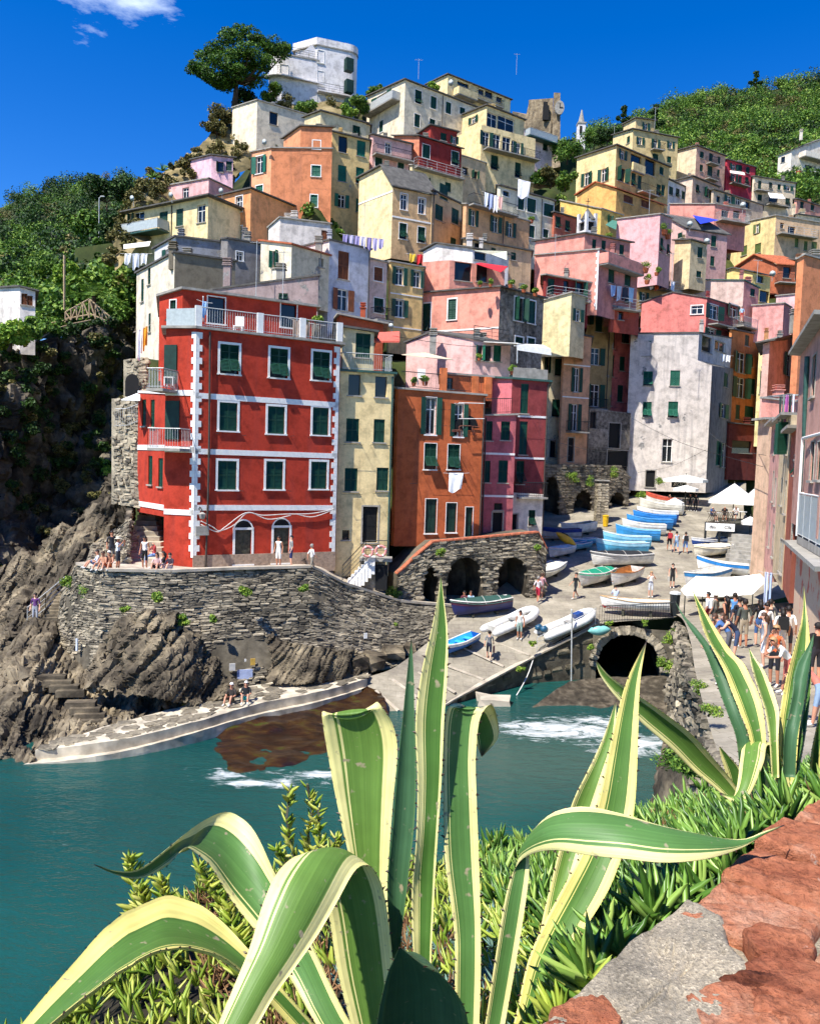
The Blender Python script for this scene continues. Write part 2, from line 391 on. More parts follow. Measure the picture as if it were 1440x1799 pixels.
def railing(root,base,pts,h=1.0,style='bars',mat=None,name='railing'):
 """posts, rails and balusters along a polyline of world points at floor level"""
 mb=MB();pts=[Vector(p)-base for p in pts];mat=mat or M_IRON
 for a,b in zip(pts[:-1],pts[1:]):
  d=b-a;L_=d.length
  if L_<.05:continue
  up=Vector((0,0,1))
  if style=='solid':
   n=Vector((-d.y,d.x,0)).normalized()*.06
   mb.hexa([a-n,b-n,b+n,a+n],[a-n+up*h,b-n+up*h,b+n+up*h,a+n+up*h]);continue
  mb.tube([a+up*h,b+up*h],.028,5);mb.tube([a+up*.1,b+up*.1],.02,4)
  if style=='rails':
   for k in(.4,.7):mb.tube([a+up*h*k,b+up*h*k],.016,4)
   n=max(1,int(L_/1.2))
  elif style=='glass':
   n_=Vector((-d.y,d.x,0)).normalized()*.012
   mb.hexa([a-n_+up*.1,b-n_+up*.1,b+n_+up*.1,a+n_+up*.1],[a-n_+up*(h-.05),b-n_+up*(h-.05),b+n_+up*(h-.05),a+n_+up*(h-.05)],1);n=max(1,int(L_/1.1))
  else:n=max(2,int(L_/.14))
  for i in range(n+1):p=a+d*(i/n);mb.tube([p+up*.02,p+up*h],.011 if style=='bars' else .02,4,cap=False)
 return mb.build(name,[mat,M_PANEL],root)
M_PANEL=plain('frosted_panel','#aeb6b4',.35,var=.1)
HOUSES=[];GROUND_PTS=[]
_b=MB()
for _s in(-.55,.55):_b.tube([(_s,0,0),(_s,-.55,.03)],.013,4)
_b.tube([(-.6,-.5,.03),(.6,-.5,.03)],.008,3);BRACK=_b.mesh('drying_bracket');CHIM=[]
for _h,_w in((.7,.45),(1.0,.36),(.5,.6)):
 _b=MB();_b.box((0,0,_h/2-.5),(_w,_w,_h+1));_b.box((0,0,_h+.05),(_w*1.3,_w*1.3,.07))
 for _k in range(2):_b.box((0,0,_h+.17+_k*.15),(_w*.7,_w*.7,.16));_b.box((0,0,_h+.26+_k*.15),(_w*1.15,_w*1.15,.05))
 CHIM.append(_b.mesh('chimney'))
def solve_end(P0,px,py,az):
 r=ray(px,py)
 if az is None:
  h=P0.z-CAM.z;return CAM+r*(h/r.z)
 tx,ty=math.sin(az),math.cos(az)
 det=tx*-r.y+ty*r.x;dx,dy=CAM.x-P0.x,CAM.y-P0.y
 k=(tx*dy-ty*dx)/-(tx*r.y-ty*r.x)
 return CAM+r*k
def house(label,D,c,xs,ys,yb,col,wl_='',wr_='',az=None,azl=None,roof='slab',stain=.5,patch=None,colr=None,colt=None,trim=0,near=None,sm=None,depth=None,bands='',bal='',pipes='',peak=None,peakr=None,chim='',ov=.28,name='house',cat='house',rm=None,tm=None,wmat=None,wmatr=None,ground=True,bcol=None,bx=0,minz=None):
 """xs: (left end, corner, right end) px, ys: tops there; one face may be None; yb: base at the corner"""
 cx=lambda x,y:cv(c,x,y)
 xl,xc,xr=xs;yl,yc,yr=ys;o=CROPS[c]
 p=cx(xc,yc);P0=at(p[0],p[1],D);P0b=at(*cx(xc,yb),D)
 zb=P0b.z if minz is None else minz
 az=None if az is None else R(az);azl_=azl
 if xr is not None:PR=solve_end(P0,*cx(xr,yr),az)
 if xl is not None:
  if azl=='lv':PL=solve_end(P0,*cx(xl,yl),None)
  else:
   if azl is None:a_=math.atan2(PR.x-P0.x,PR.y-P0.y)-math.pi/2
   else:a_=R(azl)
   PL=solve_end(P0,*cx(xl,yl),a_)
 if xr is None:
  d=PL-P0;d.z=0;W=depth or 8;PR=P0+Vector((-d.y,d.x,0)).normalized()*W*(-1 if True else 1)
  if(PR-P0).y<0:PR=P0*2-PR
  PR.z=P0.z
 if xl is None:
  d=PR-P0;d.z=0;W=depth or 8;PL=P0+Vector((-d.y,d.x,0)).normalized()*W;PL.z=P0.z
  if(PL-P0).y<0:PL=P0*2-PL;PL.z=P0.z
 tR=Vector((PR.x-P0.x,PR.y-P0.y,0));WR=tR.length;tR.normalize()
 tLo=Vector((PL.x-P0.x,PL.y-P0.y,0));WL=tLo.length;tLo.normalize();tL=-tLo
 near=(D<68)if near is None else near
 PX=None
 if WL<2.2 or WR<2.2:
  vd=Vector((P0.x,P0.y,0)).normalized()*(depth or 7)
 base=Vector((P0.x,P0.y,zb));root=empty(name,base,label,cat)
 PB=Vector((PL.x+PR.x-P0.x,PL.y+PR.y-P0.y,max(PL.z,PR.z,min(PL.z+PR.z-P0.z,max(PL.z,PR.z)+1))))
 if WL<2.2 or WR<2.2:PX=PL+vd;PX.z=PL.z;PB=PR+vd;PB.z=PR.z
 wr=random.Random(hash(label)&0xffff if False else sum(map(ord,label)))
 if patch is None and wr.random()<.5 and D>47:patch=wr.uniform(.2,.3)
 mL=wmat or plaster(col,stain,patch);mR=wmatr or(plaster(colr,stain,patch)if colr else mL)  # colr: on most houses the shade of the right wall, put into its paint
 tmat=tm or(M_WHITE if trim else M_STONE);smat=sm or M_GREEN
 HOUSES.append((label[:34],round(D),round(math.degrees(math.atan2(tR.x,tR.y))),round(WR,1),round(math.degrees(math.atan2(tLo.x,tLo.y))),round(WL,1),round(zb,1),round(P0.z,1),round(PL.z,1),round(PR.z,1)))
 def face_pt(A,t,px,py):
  r=ray(px,py);n=Vector((t.y,-t.x,0));k=(A-CAM).dot(n)/r.dot(n);return CAM+r*k
 def collect(A,t,W,spec,ztop):
  res=[]
  for x,y,w,h,k in parse(spec):
   q=face_pt(A,t,*cx(x,y));q0=face_pt(A,t,*cx(x-w/2,y));q1=face_pt(A,t,*cx(x+w/2,y));v0=face_pt(A,t,*cx(x,y+h/2));v1=face_pt(A,t,*cx(x,y-h/2))
   u0,u1=(q0-A).dot(t),(q1-A).dot(t);ww=min(max(round((u1-u0)/.05)*.05,.45),3.4)
   if k=='s' and D>55:k=wr.choices('spqo',(70,13,8,9))[0];w=w*(1 if k in 'sp' else .8)
   hh=min(max(round((v1.z-v0.z)/.05)*.05,.45),3.6);u=min(max((u0+u1)/2,ww/2+.1),W-ww/2-.1);z=(v0.z+v1.z)/2
   res.append((u,z,round(ww,2),round(hh,2),k))
  return res
 A_L=Vector((PL.x,PL.y,0));A_R=Vector((P0.x,P0.y,0))
 winsL=collect(A_L,tL,WL,wl_,min(PL.z,P0.z));winsR=collect(A_R,tR,WR,wr_,min(P0.z,PR.z))
 lo=lambda L_:[(u-w/2,u+w/2,z-h/2,z+h/2)for u,z,w,h,k in L_]
 mb=MB();pk=None
 if peak:q=face_pt(A_L,tL,*cx(*peak));pk=((q-A_L).dot(tL),q.z)
 pkr=None
 if peakr:q=face_pt(A_R,tR,*cx(*peakr));pkr=((q-A_R).dot(tR),q.z)
 wall_face(mb,A_L-Vector((base.x,base.y,0)),tL,WL,0,PL.z-zb,P0.z-zb,[(a,b,e-zb,f-zb)for a,b,e,f in lo(winsL)],peak=(pk[0],pk[1]-zb)if pk else None)
 mb.build('wall',mL,root);mb=MB()
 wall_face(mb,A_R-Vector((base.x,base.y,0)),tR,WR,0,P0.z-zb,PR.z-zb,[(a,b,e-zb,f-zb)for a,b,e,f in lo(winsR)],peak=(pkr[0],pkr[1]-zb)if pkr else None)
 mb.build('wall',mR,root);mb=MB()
 def fl(P,z=None):return(P.x-base.x,P.y-base.y,(P.z if z is None else z)-zb)
 mb.poly([fl(PR,zb),fl(PB,zb),fl(PB),fl(PR)]);
 if PX:mb.poly([fl(PB,zb),fl(PX,zb),fl(PX),fl(PB)]);mb.poly([fl(PX,zb),fl(PL,zb),fl(PL),fl(PX)])
 else:mb.poly([fl(PB,zb),fl(PL,zb),fl(PL),fl(PB)])
 mb.build('back_wall',mL,root)
 for A,t,W,wins in((A_L,tL,WL,winsL),(A_R,tR,WR,winsR)):
  for u,z,w,h,k in wins:
   add_window(root,base,t,Vector((A.x+t.x*u,A.y+t.y*u,z)),w,h,k,near,trim,tmat,smat,wr)
 rmat=rm or(M_TILE if roof=='tile' else M_SLATE);mb=MB()
 if roof in('slab','tile','cap'):
  ovs=ov if roof!='cap' else .07;th=.13 if roof!='cap' else .12
  cs=[PL,P0,PR,PB]+([PX]if PX else[]);ctr=sum(cs,Vector())/len(cs)
  ex=[]
  for i,q in enumerate(cs):
   a,b=cs[(i-1)%len(cs)],cs[(i+1)%len(cs)];d1=(q-a);d1.z=0;d2=(q-b);d2.z=0
   ex.append(q+(d1.normalized()+d2.normalized())*ovs-base)
  up=Vector((0,0,th))
  if pk or pkr:
   if pk:R0=Vector((A_L.x+tL.x*pk[0],A_L.y+tL.y*pk[0],pk[1]));R1=R0+tR*WR;e0,e1=R0-tR*ovs-base,R1+tR*ovs-base;quads=[(ex[1],ex[2],e1,e0),(ex[3],ex[0],e0,e1)]
   else:R0=Vector((A_R.x+tR.x*pkr[0],A_R.y+tR.y*pkr[0],pkr[1]));R1=R0+tLo*WL;e0,e1=R0-tLo*ovs-base,R1+tLo*ovs-base;quads=[(ex[0],ex[1],e0,e1),(ex[2],ex[3],e1,e0)]
   for q in quads:mb.hexa(list(q),[v+up for v in q])
  elif roof=='cap':
   inn=[q+(ctr-q)*.0-base for q in cs]
   for i in range(len(cs)):
    a,b=cs[i]-base,cs[(i+1)%len(cs)]-base;d=(b-a).normalized();n=Vector((-d.y,d.x,0)).normalized()*.14
    mb.hexa([a-n-d*.1,b-n+d*.1,b+n+d*.1,a+n-d*.1],[a-n-d*.1+up,b-n+d*.1+up,b+n+d*.1+up,a+n-d*.1+up])
   f=[q-base-Vector((0,0,.5))for q in cs];mb.poly(f)
  else:mb.hexa(ex,[q+up for q in ex])
 elif roof=='flat':mb.poly([q-base-Vector((0,0,.02))for q in([PL,P0,PR,PB]+([PX]if PX else[]))])
 mb.build('roof',rmat if roof!='cap' else(rm or M_CONC),root)
 for s in(bands or '').split(';'):
  f=s.split()
  if not f:continue
  A,t,W=(A_L,tL,WL)if f[0]=='L' else(A_R,tR,WR);q=face_pt(A,t,*cx(float(f[1]),float(f[2])));hb=float(f[3])if len(f)>3 else .16
  b2=MB();Mx=place(t,Vector((A.x,A.y,q.z))-base);b2.box((W/2,-.012,0),(W-.02,.05,hb),Mx);b2.build('band',M_WHITE if bcol is None else bcol,root)
 for s in(bal or '').split(';'):
  f=s.split()
  if not f:continue
  A,t,W=(A_L,tL,WL)if f[0]=='L' else(A_R,tR,WR);q0=face_pt(A,t,*cx(float(f[1]),float(f[3])));q1=face_pt(A,t,*cx(float(f[2]),float(f[3])));z=q0.z
  dp=float(f[4]);st=f[5]if len(f)>5 else 'bars';n=Vector((t.y,-t.x,0))
  a,b=Vector((q0.x,q0.y,z)),Vector((q1.x,q1.y,z));bo=empty('balcony',(0,0,0),parent=root)
  b2=MB();lo4=[a-base-n*.05,b-base-n*.05,b+n*dp-base,a+n*dp-base];b2.hexa([v-Vector((0,0,.14))for v in lo4],lo4);b2.build('slab',M_CONC if 'g' not in st[-1:]else M_GUTTERG,bo)
  railing(bo,base,[a,a+n*(dp-.04),b+n*(dp-.04),b],1.0,{'g':'glass','r':'rails','s':'solid'}.get(st[0],'bars'),M_RAIL if st[0]in 'gr' or 'w' in st else(mL if st[0]=='s' else M_IRON))
 for s in(pipes or '').split(';'):
  f=s.split()
  if not f:continue
  A,t,W=(A_L,tL,WL)if f[0]=='L' else(A_R,tR,WR);q=face_pt(A,t,*cx(float(f[1]),(yc+yb)/2));u=min(max((q-A).dot(t),.1),W-.1)
  n=Vector((t.y,-t.x,0));zt=(PL.z if f[0]=='L' else P0.z)*(1-u/W)+(P0.z if f[0]=='L' else PR.z)*(u/W)
  pb=Vector((A.x,A.y,0))+t*u+n*.07;b2=MB();b2.tube([Vector((pb.x,pb.y,zb))-base,Vector((pb.x,pb.y,zt-.15))-base],.05,6);b2.build('downpipe',M_GUTTERG if len(f)>2 else M_GUTTER,root)
 for s in(chim or '').split(';'):
  f=s.split()
  if not f:continue
  q=face_pt(A_R,tR,*cx(float(f[0]),float(f[1])));n=Vector((-tR.y,tR.x,0));q=q+n*(float(f[3])if len(f)>3 else 1.2);hh=float(f[2]);q=Vector((q.x,q.y,max(P0.z,PR.z)+.05))if True else q
  co=MB();co.box((0,0,hh/2-.6),(.5,.5,hh+1.2));co.box((0,0,hh+.04),(.66,.66,.08))
  for k in range(3):co.box((0,0,hh+.16+k*.17),(.6,.6,.07));co.box((0,0,hh+.12+k*.17),(.34,.34,.12))
  ch=co.build('chimney',mR if len(f)<5 else M_CONC,root,M=Matrix.Translation(q-base))
 if 47<D<90 and WR>2.5:
  for u,z,w,h,k in winsR[:6]:
   if k[0]in 'sp' and z<min(P0.z,PR.z)-.8:link('drying_bracket',BRACK,root,M_IRON,place(tR,Vector((A_R.x+tR.x*u,A_R.y+tR.y*u,z-h/2-.2))-base))
 if roof in('slab','cap')and D>55 and WR>2.6 and wr.random()<.75:
  for q in range(wr.choice((1,1,2))):
   cq=P0+tR*(WR*wr.uniform(.15,.85))+Vector((-tR.y,tR.x,0))*wr.uniform(.8,2.2)-base;link('chimney',CHIM[wr.randrange(3)],root,mR if wr.random()<.5 else M_CONC,Matrix.Translation((cq.x,cq.y,max(P0.z,PR.z)-zb)))
 if ground:GROUND_PTS.append(((P0+PB)/2,zb))
 return dict(root=root,base=base,P0=P0,PL=PL,PR=PR,PB=PB,tR=tR,tL=tL,WR=WR,WL=WL,zb=zb,fR=lambda x,y:face_pt(A_R,tR,*cx(x,y)),fL=lambda x,y:face_pt(A_L,tL,*cx(x,y)),nR=Vector((tR.y,-tR.x,0)),nL=Vector((tL.y,-tL.x,0)))
 # the village, from the ridge down
CREAM,YEL,YELD,PEACH,ORG,ORGD,PNK,SAL,ROSE,MAUVE,WHT,GREY,DRED,OCH,PALE='#f0dfb9','#f0d590','#e3bd6d','#e8b583','#e2824a','#c9652f','#f0bcb8','#ee9a86','#d9666a','#dcb3a9','#ebe8e0','#aaa69e','#9c2220','#dcbb78','#e6d9b4'
T3=.09
house('cream block with dark window below the big pine',100,'A',(625,755,1010),(478,437,512),740,'#f2e3c0','','842 533 44 66 d',azl=-50,roof='cap',stain=.25)
house('pale yellow cottage with terrace in front of the white tower',97,'A',(1005,1090,1330),(528,495,560),700,'#ead9a6','','1278 597 40 52',azl=-50,roof='slab')
house('long cream house with balcony left of the yellow roof terrace',110,'B',(135,335,712),(268,180,326),520,'#ece0bd','212 300 52 90 o;208 425 20 62','404 270 34 72;484 300 30 66;562 328 28 64;636 345 28 40;398 395 30 70;478 402 30 32',bal='L 150 305 378 1.3 sw',trim=.07,peak=None,pipes='R 530')
house('highest yellow house with long curved balcony',124,'B',(448,560,890),(205,152,285),420,'#f0dc9e','','640 205 60 22 d;735 245 30 30 d;775 258 40 36 d;830 285 30 30 d',roof='slab',bal='R 590 690 262 1.2 s;R 690 830 285 1.2 b')
h_by=house('large yellow house with three tiers of glazed balconies',112,'B',(528,765,962),(410,315,392),560,'#f2dc9c','695 390 24 34','790 395 54 80 w;865 418 88 84 w',roof='slab',bal='R 715 985 478 1.0 gg',azl=None)
house('lower storeys of the large yellow house, propped green shutters',110,'B',(535,738,1022),(510,415,490),760,'#f2dc9c','','760 490 36 76;815 505 42 82 w;868 522 44 84 w;905 538 24 80 w;930 548 24 76;805 615 38 76 p;928 655 30 80 p',roof='flat',bal='R 745 1022 545 1.2 b')
house('dark red house with salmon gable between yellow houses',101,'B',(275,410,632),(472,478,545),700,'#e6926a','','445 557 40 74;597 593 38 74 p',colr='#96302c',trim=.05,roof='slab')
house('dark red attic storey above the dark red house',103,'B',(400,470,608),(470,420,455),560,'#a83a30','','537 480 30 42;595 497 22 40',roof='slab',az=60)
house('small pink house with laundry balcony beside ochre house',98,'B',(150,165,370),(470,470,520),760,'#e4b1a4','','195 612 38 52;312 632 36 40;245 540 30 60 w',azl=-40,bal='R 160 360 575 1.1 b',trim=.05)
house('pinkish white house with glass terrace below the stone tower',120,'B',(945,960,1112),(440,440,490),640,'#e8cfc6','','1072 536 24 36',azl=-40,roof='cap',bal='R 965 1110 480 1.2 gg')
house('lilac pink house on the left crest',93,'A',(405,515,628),(752,728,742),960,'#f0c4cf','','562 788 32 54;670 790 30 50',az=80,azl=-45,roof='slab')
house('low pink terrace house at the far left of the crest',90,'A',(188,500,None),(905,850,0),1000,'#efb9b4','215 960 20 60 d;378 925 34 55 w','',azl='lv',roof='cap',depth=5)
house('yellow house with glazed balcony at the left end of the row',80,'A',(75,497,None),(1032,947,0),1260,'#f2dd9f','460 1035 44 94 wo;347 1055 38 92;262 1075 44 100 p;130 1080 60 110 w;95 1085 22 100','',azl='lv',roof='slab',ov=.6,bal='L 65 290 1170 1.5 gg',depth=6,pipes='L 305')
house('light orange house with white framed windows, lower wing',83,'A',(497,722,None),(957,905,0),1260,'#f0a565','543 1012 36 84 w;660 985 34 84 w;543 1150 40 56 w;658 1140 34 76 w','',azl='lv',roof='slab',trim=T3,depth=7,pipes='L 490')
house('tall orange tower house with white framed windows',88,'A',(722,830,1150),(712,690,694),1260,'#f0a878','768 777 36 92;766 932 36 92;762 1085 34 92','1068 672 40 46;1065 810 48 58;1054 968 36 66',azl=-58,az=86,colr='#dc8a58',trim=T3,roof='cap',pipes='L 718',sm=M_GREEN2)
house('stair block with sloping dark roof on the orange tower',88.2,'A',(895,985,1150),(640,575,580),720,'#e39a68','','',azl=-40,az=86,colr='#dc8a58',roof='slab')
house('narrow weathered ochre house with dark green shutters',90,'A',(1140,1152,1348),(600,605,652),1130,'#e2c47c','','1207 670 46 86 d;1303 692 46 84;1203 823 44 86;1297 835 44 86 p;1200 968 38 70 o;1285 990 20 70',azl=-50,patch=.4,sm=M_GREEN2)
house('pale yellow house with dormer and white framed windows',84,'B',(93,270,487),(697,745,790),1120,'#f4e0a4','','328 823 34 84 w;422 845 34 84 w;323 978 38 84 p;420 997 38 84 p',colr='#d8b27c',trim=.08,bands='L 180 800;R 380 920',peak=(215,632),roof='slab',azl=-40)
house('dormer storey with sloping roof and dark loggia',86,'B',(215,225,420),(640,640,680),800,'#e8cfa0','','275 680 45 50 d;355 715 85 70 d',azl=-40,roof='slab')
house('narrow tan house between yellow and peach houses',86,'B',(470,478,655),(770,765,850),1120,'#cdb283','','540 772 42 84;513 880 42 82;598 900 38 82;588 1032 30 40',azl=-40,pipes='R 480;R 640')
house('peach house with open shutters below a laundry terrace',84,'B',(640,657,990),(835,835,928),1180,'#e2ae78','','692 908 26 88 o;810 942 30 86 o;888 970 28 76;803 1068 26 36;885 1108 26 44',azl=-40,roof='cap',bal='R 665 905 838 .9 b',pipes='R 848')
house('pale cream house behind the laundry terrace',93,'B',(820,836,1122),(735,740,820),1140,'#e0dcbc','','944 830 34 70;1000 843 46 74;1090 868 52 70;1000 980 34 66;1075 990 28 46;866 780 34 30 d',azl=-40,trim=.06,pipes='R 1050')
house('little brick red house with two green windows',97,'B',(1112,1122,1236),(880,880,912),1080,'#c06a4e','','1140 930 26 60;1190 950 26 60 p',azl=-40)
house('golden yellow house left of the little bell turret',99,'C',(72,288,400),(695,740,775),960,'#f0c85e','','330 795 18 40;385 800 16 40',roof='cap')
house('orange yellow gabled house above the bell turret',103,'C',(160,368,620),(668,636,725),860,'#efb65e','','430 690 50 40 b;520 715 44 40 b',roof='tile',colr='#dba85a',peak=(262,600))
house('white plastered upper house with chimney behind salmon terrace',77,'B',(430,690,880),(1085,1070,1105),1240,'#eae6dc','','730 1110 60 44 d',patch=.36,azl=-62,peak=(505,1042),roof='slab',chim='690 1050 .9 .6')
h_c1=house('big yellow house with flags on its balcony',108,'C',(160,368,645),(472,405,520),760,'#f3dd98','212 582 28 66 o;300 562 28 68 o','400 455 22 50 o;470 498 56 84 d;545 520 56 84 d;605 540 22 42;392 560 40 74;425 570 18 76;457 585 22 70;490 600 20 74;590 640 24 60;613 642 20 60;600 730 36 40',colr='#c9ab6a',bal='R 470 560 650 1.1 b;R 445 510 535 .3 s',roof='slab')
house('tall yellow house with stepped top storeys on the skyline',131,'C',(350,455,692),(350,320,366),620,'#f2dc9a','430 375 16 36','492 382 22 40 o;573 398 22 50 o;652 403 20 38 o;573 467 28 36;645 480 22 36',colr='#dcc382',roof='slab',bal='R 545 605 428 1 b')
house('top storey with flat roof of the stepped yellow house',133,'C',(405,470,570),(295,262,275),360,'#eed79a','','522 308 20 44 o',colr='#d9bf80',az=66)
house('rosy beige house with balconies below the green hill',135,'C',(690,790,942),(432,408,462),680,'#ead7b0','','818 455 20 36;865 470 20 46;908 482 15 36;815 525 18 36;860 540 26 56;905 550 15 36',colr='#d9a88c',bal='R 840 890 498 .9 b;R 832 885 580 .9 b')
house('crimson house with awnings below the green hill',140,'C',(938,950,1100),(480,480,522),720,'#c8394a','','985 520 22 34 o;1020 525 20 34;1060 535 20 34;985 575 20 40;1020 585 18 40;1055 590 18 36',azl=-40,bal='R 960 1050 605 1 b')
house('cream house with white awning right of the crimson house',131,'C',(1085,1095,1312),(570,570,606),800,'#e6d3ae','','1122 615 18 48;1180 615 18 30;1225 625 18 30;1270 630 26 26 o;1123 680 24 32;1195 690 50 30 d;1270 700 24 34',azl=-40,bal='R 1090 1170 642 .9 b;R 1150 1260 718 1 b')
house('white house with row of dark shutters below the yellow house',119,'C',(628,640,760),(580,585,640),790,'#dcdcd4','','655 645 22 46;690 655 20 46;720 668 18 44;740 676 14 42',azl=-40)
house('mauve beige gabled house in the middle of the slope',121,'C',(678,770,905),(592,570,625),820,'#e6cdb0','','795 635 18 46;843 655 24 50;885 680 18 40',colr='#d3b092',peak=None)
house('long low house with stone roof and white terrace',117,'C',(868,880,1140),(640,640,722),860,'#c9b79a','','905 690 20 36 d;960 690 26 40 o;1010 700 26 40 w;1060 720 24 40 d',azl=-40,rm=M_SLATE)
house('salmon rear house with white railing terrace',108,'C',(650,885,1050),(715,715,745),940,'#e59a88','','940 765 40 40 d;1000 770 36 40 d',azl=-58,bal='R 890 1040 802 1.2 bw',roof='cap')
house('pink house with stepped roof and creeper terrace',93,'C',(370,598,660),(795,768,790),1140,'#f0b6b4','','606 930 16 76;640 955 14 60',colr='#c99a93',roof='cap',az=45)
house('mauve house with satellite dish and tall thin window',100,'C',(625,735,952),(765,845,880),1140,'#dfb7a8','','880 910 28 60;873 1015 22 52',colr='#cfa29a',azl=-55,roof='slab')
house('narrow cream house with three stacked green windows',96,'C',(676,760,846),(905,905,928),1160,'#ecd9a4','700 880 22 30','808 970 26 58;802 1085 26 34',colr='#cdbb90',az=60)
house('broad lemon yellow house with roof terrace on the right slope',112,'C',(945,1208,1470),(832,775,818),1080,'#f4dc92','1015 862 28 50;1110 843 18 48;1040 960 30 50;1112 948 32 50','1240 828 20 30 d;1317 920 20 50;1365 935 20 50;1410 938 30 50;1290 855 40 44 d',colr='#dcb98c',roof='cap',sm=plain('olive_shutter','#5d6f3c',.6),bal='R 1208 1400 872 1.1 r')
house('brick orange gabled house with terracotta roof',104,'C',(1008,1215,1345),(1055,1035,1045),1190,'#bd6b44','','1265 1075 40 60 d;1345 1090 26 70',peak=(1105,982),azl=-52,roof='tile',bal='R 1200 1335 1130 1.1 b',ov=.4)
house('tan house with stone roof at the right edge of the slope',105,'C',(1215,1330,1440),(995,1015,1025),1200,'#b98a63','','1350 1085 24 90;1395 1090 30 60',azl=-52,peak=None,ov=.5)
house('yellow gabled house below the brick orange gable',101,'C',(852,1085,1180),(1100,1075,1098),1300,'#f2d67c','','1125 1112 40 40 d;1180 1210 50 60 d',peak=(985,1052),azl=-58)
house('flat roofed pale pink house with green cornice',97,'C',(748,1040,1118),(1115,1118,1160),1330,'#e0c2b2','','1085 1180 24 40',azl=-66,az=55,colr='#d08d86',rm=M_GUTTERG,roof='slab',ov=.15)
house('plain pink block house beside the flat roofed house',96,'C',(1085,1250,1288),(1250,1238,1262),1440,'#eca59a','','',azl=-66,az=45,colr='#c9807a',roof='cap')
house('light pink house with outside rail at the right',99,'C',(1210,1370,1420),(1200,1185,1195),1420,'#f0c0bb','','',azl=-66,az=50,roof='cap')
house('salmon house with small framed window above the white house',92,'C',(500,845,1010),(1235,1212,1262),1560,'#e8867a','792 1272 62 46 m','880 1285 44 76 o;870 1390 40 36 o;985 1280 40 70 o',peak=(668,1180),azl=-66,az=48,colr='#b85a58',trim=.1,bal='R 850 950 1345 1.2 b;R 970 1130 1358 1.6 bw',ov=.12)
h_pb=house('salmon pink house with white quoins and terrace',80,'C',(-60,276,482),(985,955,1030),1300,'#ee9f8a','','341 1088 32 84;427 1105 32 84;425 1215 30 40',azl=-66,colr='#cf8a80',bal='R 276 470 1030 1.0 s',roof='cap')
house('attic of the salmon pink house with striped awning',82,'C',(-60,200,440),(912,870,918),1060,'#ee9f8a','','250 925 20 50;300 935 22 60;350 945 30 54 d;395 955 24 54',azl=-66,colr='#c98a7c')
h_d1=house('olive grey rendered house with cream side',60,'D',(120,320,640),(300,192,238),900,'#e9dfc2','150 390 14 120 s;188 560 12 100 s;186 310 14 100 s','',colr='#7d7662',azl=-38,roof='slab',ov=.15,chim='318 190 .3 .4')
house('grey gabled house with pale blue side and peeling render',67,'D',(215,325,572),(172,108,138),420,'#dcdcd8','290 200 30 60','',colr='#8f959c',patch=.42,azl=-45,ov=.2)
house('grey house with small blue window',66,'D',(565,600,772),(120,118,148),420,'#8f8d88','','663 210 34 48 m',azl=-45,trim=.08,ov=.15)
house('white flat roofed house with chimney below the orange tower',76,'D',(815,875,1142),(60,8,40),320,'#e6dfd2','','1170 110 40 60 b',azl=-50,roof='cap',chim='955 20 .3 .4')
house('cream house with tiled roof edge and peeling right wall',63,'D',(775,937,1135),(128,150,208),460,'#f0e6c4','850 225 30 90','1092 243 28 48 d',colr='#d9cda8',patch=.44,azl=-60,roof='tile',ov=.15,chim='1090 290 .8 .3 c',sm=M_GREEN2)
house('white house with brown door shutters and drain pipe',66,'D',(1000,1136,1352),(160,126,176),640,'#e6e0d6','','1210 258 56 148 b;1205 440 56 112 ob',colr='#c9ccd2',azl=-52,patch=.3,ov=.12,pipes='R 1340')  # blue-grey right wall: shade put into the plaster colour
house('slim pink beige house with brown shuttered window',69,'D',(1340,1352,1440),(222,225,245),640,'#dcc0ae','','1393 305 44 74 b;1395 470 50 80 p',azl=-52,roof='cap',bal='R 1352 1438 545 1.0 b',trim=.06)
h_d8=house('mauve grey house with sloping roof behind the red house',58,'D',(505,520,1078),(395,388,312),520,'#a5938e','','893 408 50 76',azl=-60,az=88,patch=.42,roof='slab',ov=.12,chim='590 370 .5 .5')
house('yellow ochre house with open green shutters',71,'E',(370,380,556),(0,0,30),480,'#e6c378','','425 75 40 92 o;517 90 36 90 o;425 245 42 92 o',azl=-52,bands='R 460 175 .1;R 460 350 .1',roof='cap',trim=.05,pipes='R 548')
house('coral house with stone side wall and planted roof terrace',70,'E',(545,955,1185),(165,132,192),620,'#ef9f86','702 250 42 108;560 298 42 156','1052 250 42 124;1120 265 38 120;1055 420 40 50 p;1118 430 38 56 p',azl=-60,trim=.12,bands='L 800 355 .14',roof='slab',ov=.25,wmatr=stone_mat('dark_rubble',[(.3,'#4a443d'),(.5,'#857c70'),(.7,'#b0a698')],3,rnd=.2))
house('upper wing of the coral house with roof terrace awning',73,'E',(545,690,980),(0,-10,30),200,'#ef9f86','','760 50 90 100 d;860 60 60 90 d',azl=-60,roof='flat',bands='L 610 170 .14')
h_e5=house('pale pink house with pergola terrace and peeling wall',63,'E',(462,812,1010),(428,412,440),760,'#eebfb4','','845 478 34 80 s;940 482 40 84 s;890 482 40 84 d',azl=-62,patch=.3,peak=(605,370),az=70,ov=.15,sm=M_GREEN2,chim='640 380 .3 1.5 c')
h_e3u=house('raspberry pink tower house with maroon shaded side',56,'E',(915,1018,1212),(612,618,634),1440,'#d8757a','','1083 720 40 156 s;1077 928 40 176 s;1060 1110 40 120 s',azl=-64,az=72,colr='#93403f',bands='R 1110 815 .14;R 1110 1035 .14',roof='slab',ov=.25,rm=M_GUTTERG,bal='R 1022 1172 1235 1.0 b',pipes='R 1190',trim=0)  # maroon right wall: shade painted into the pink plaster
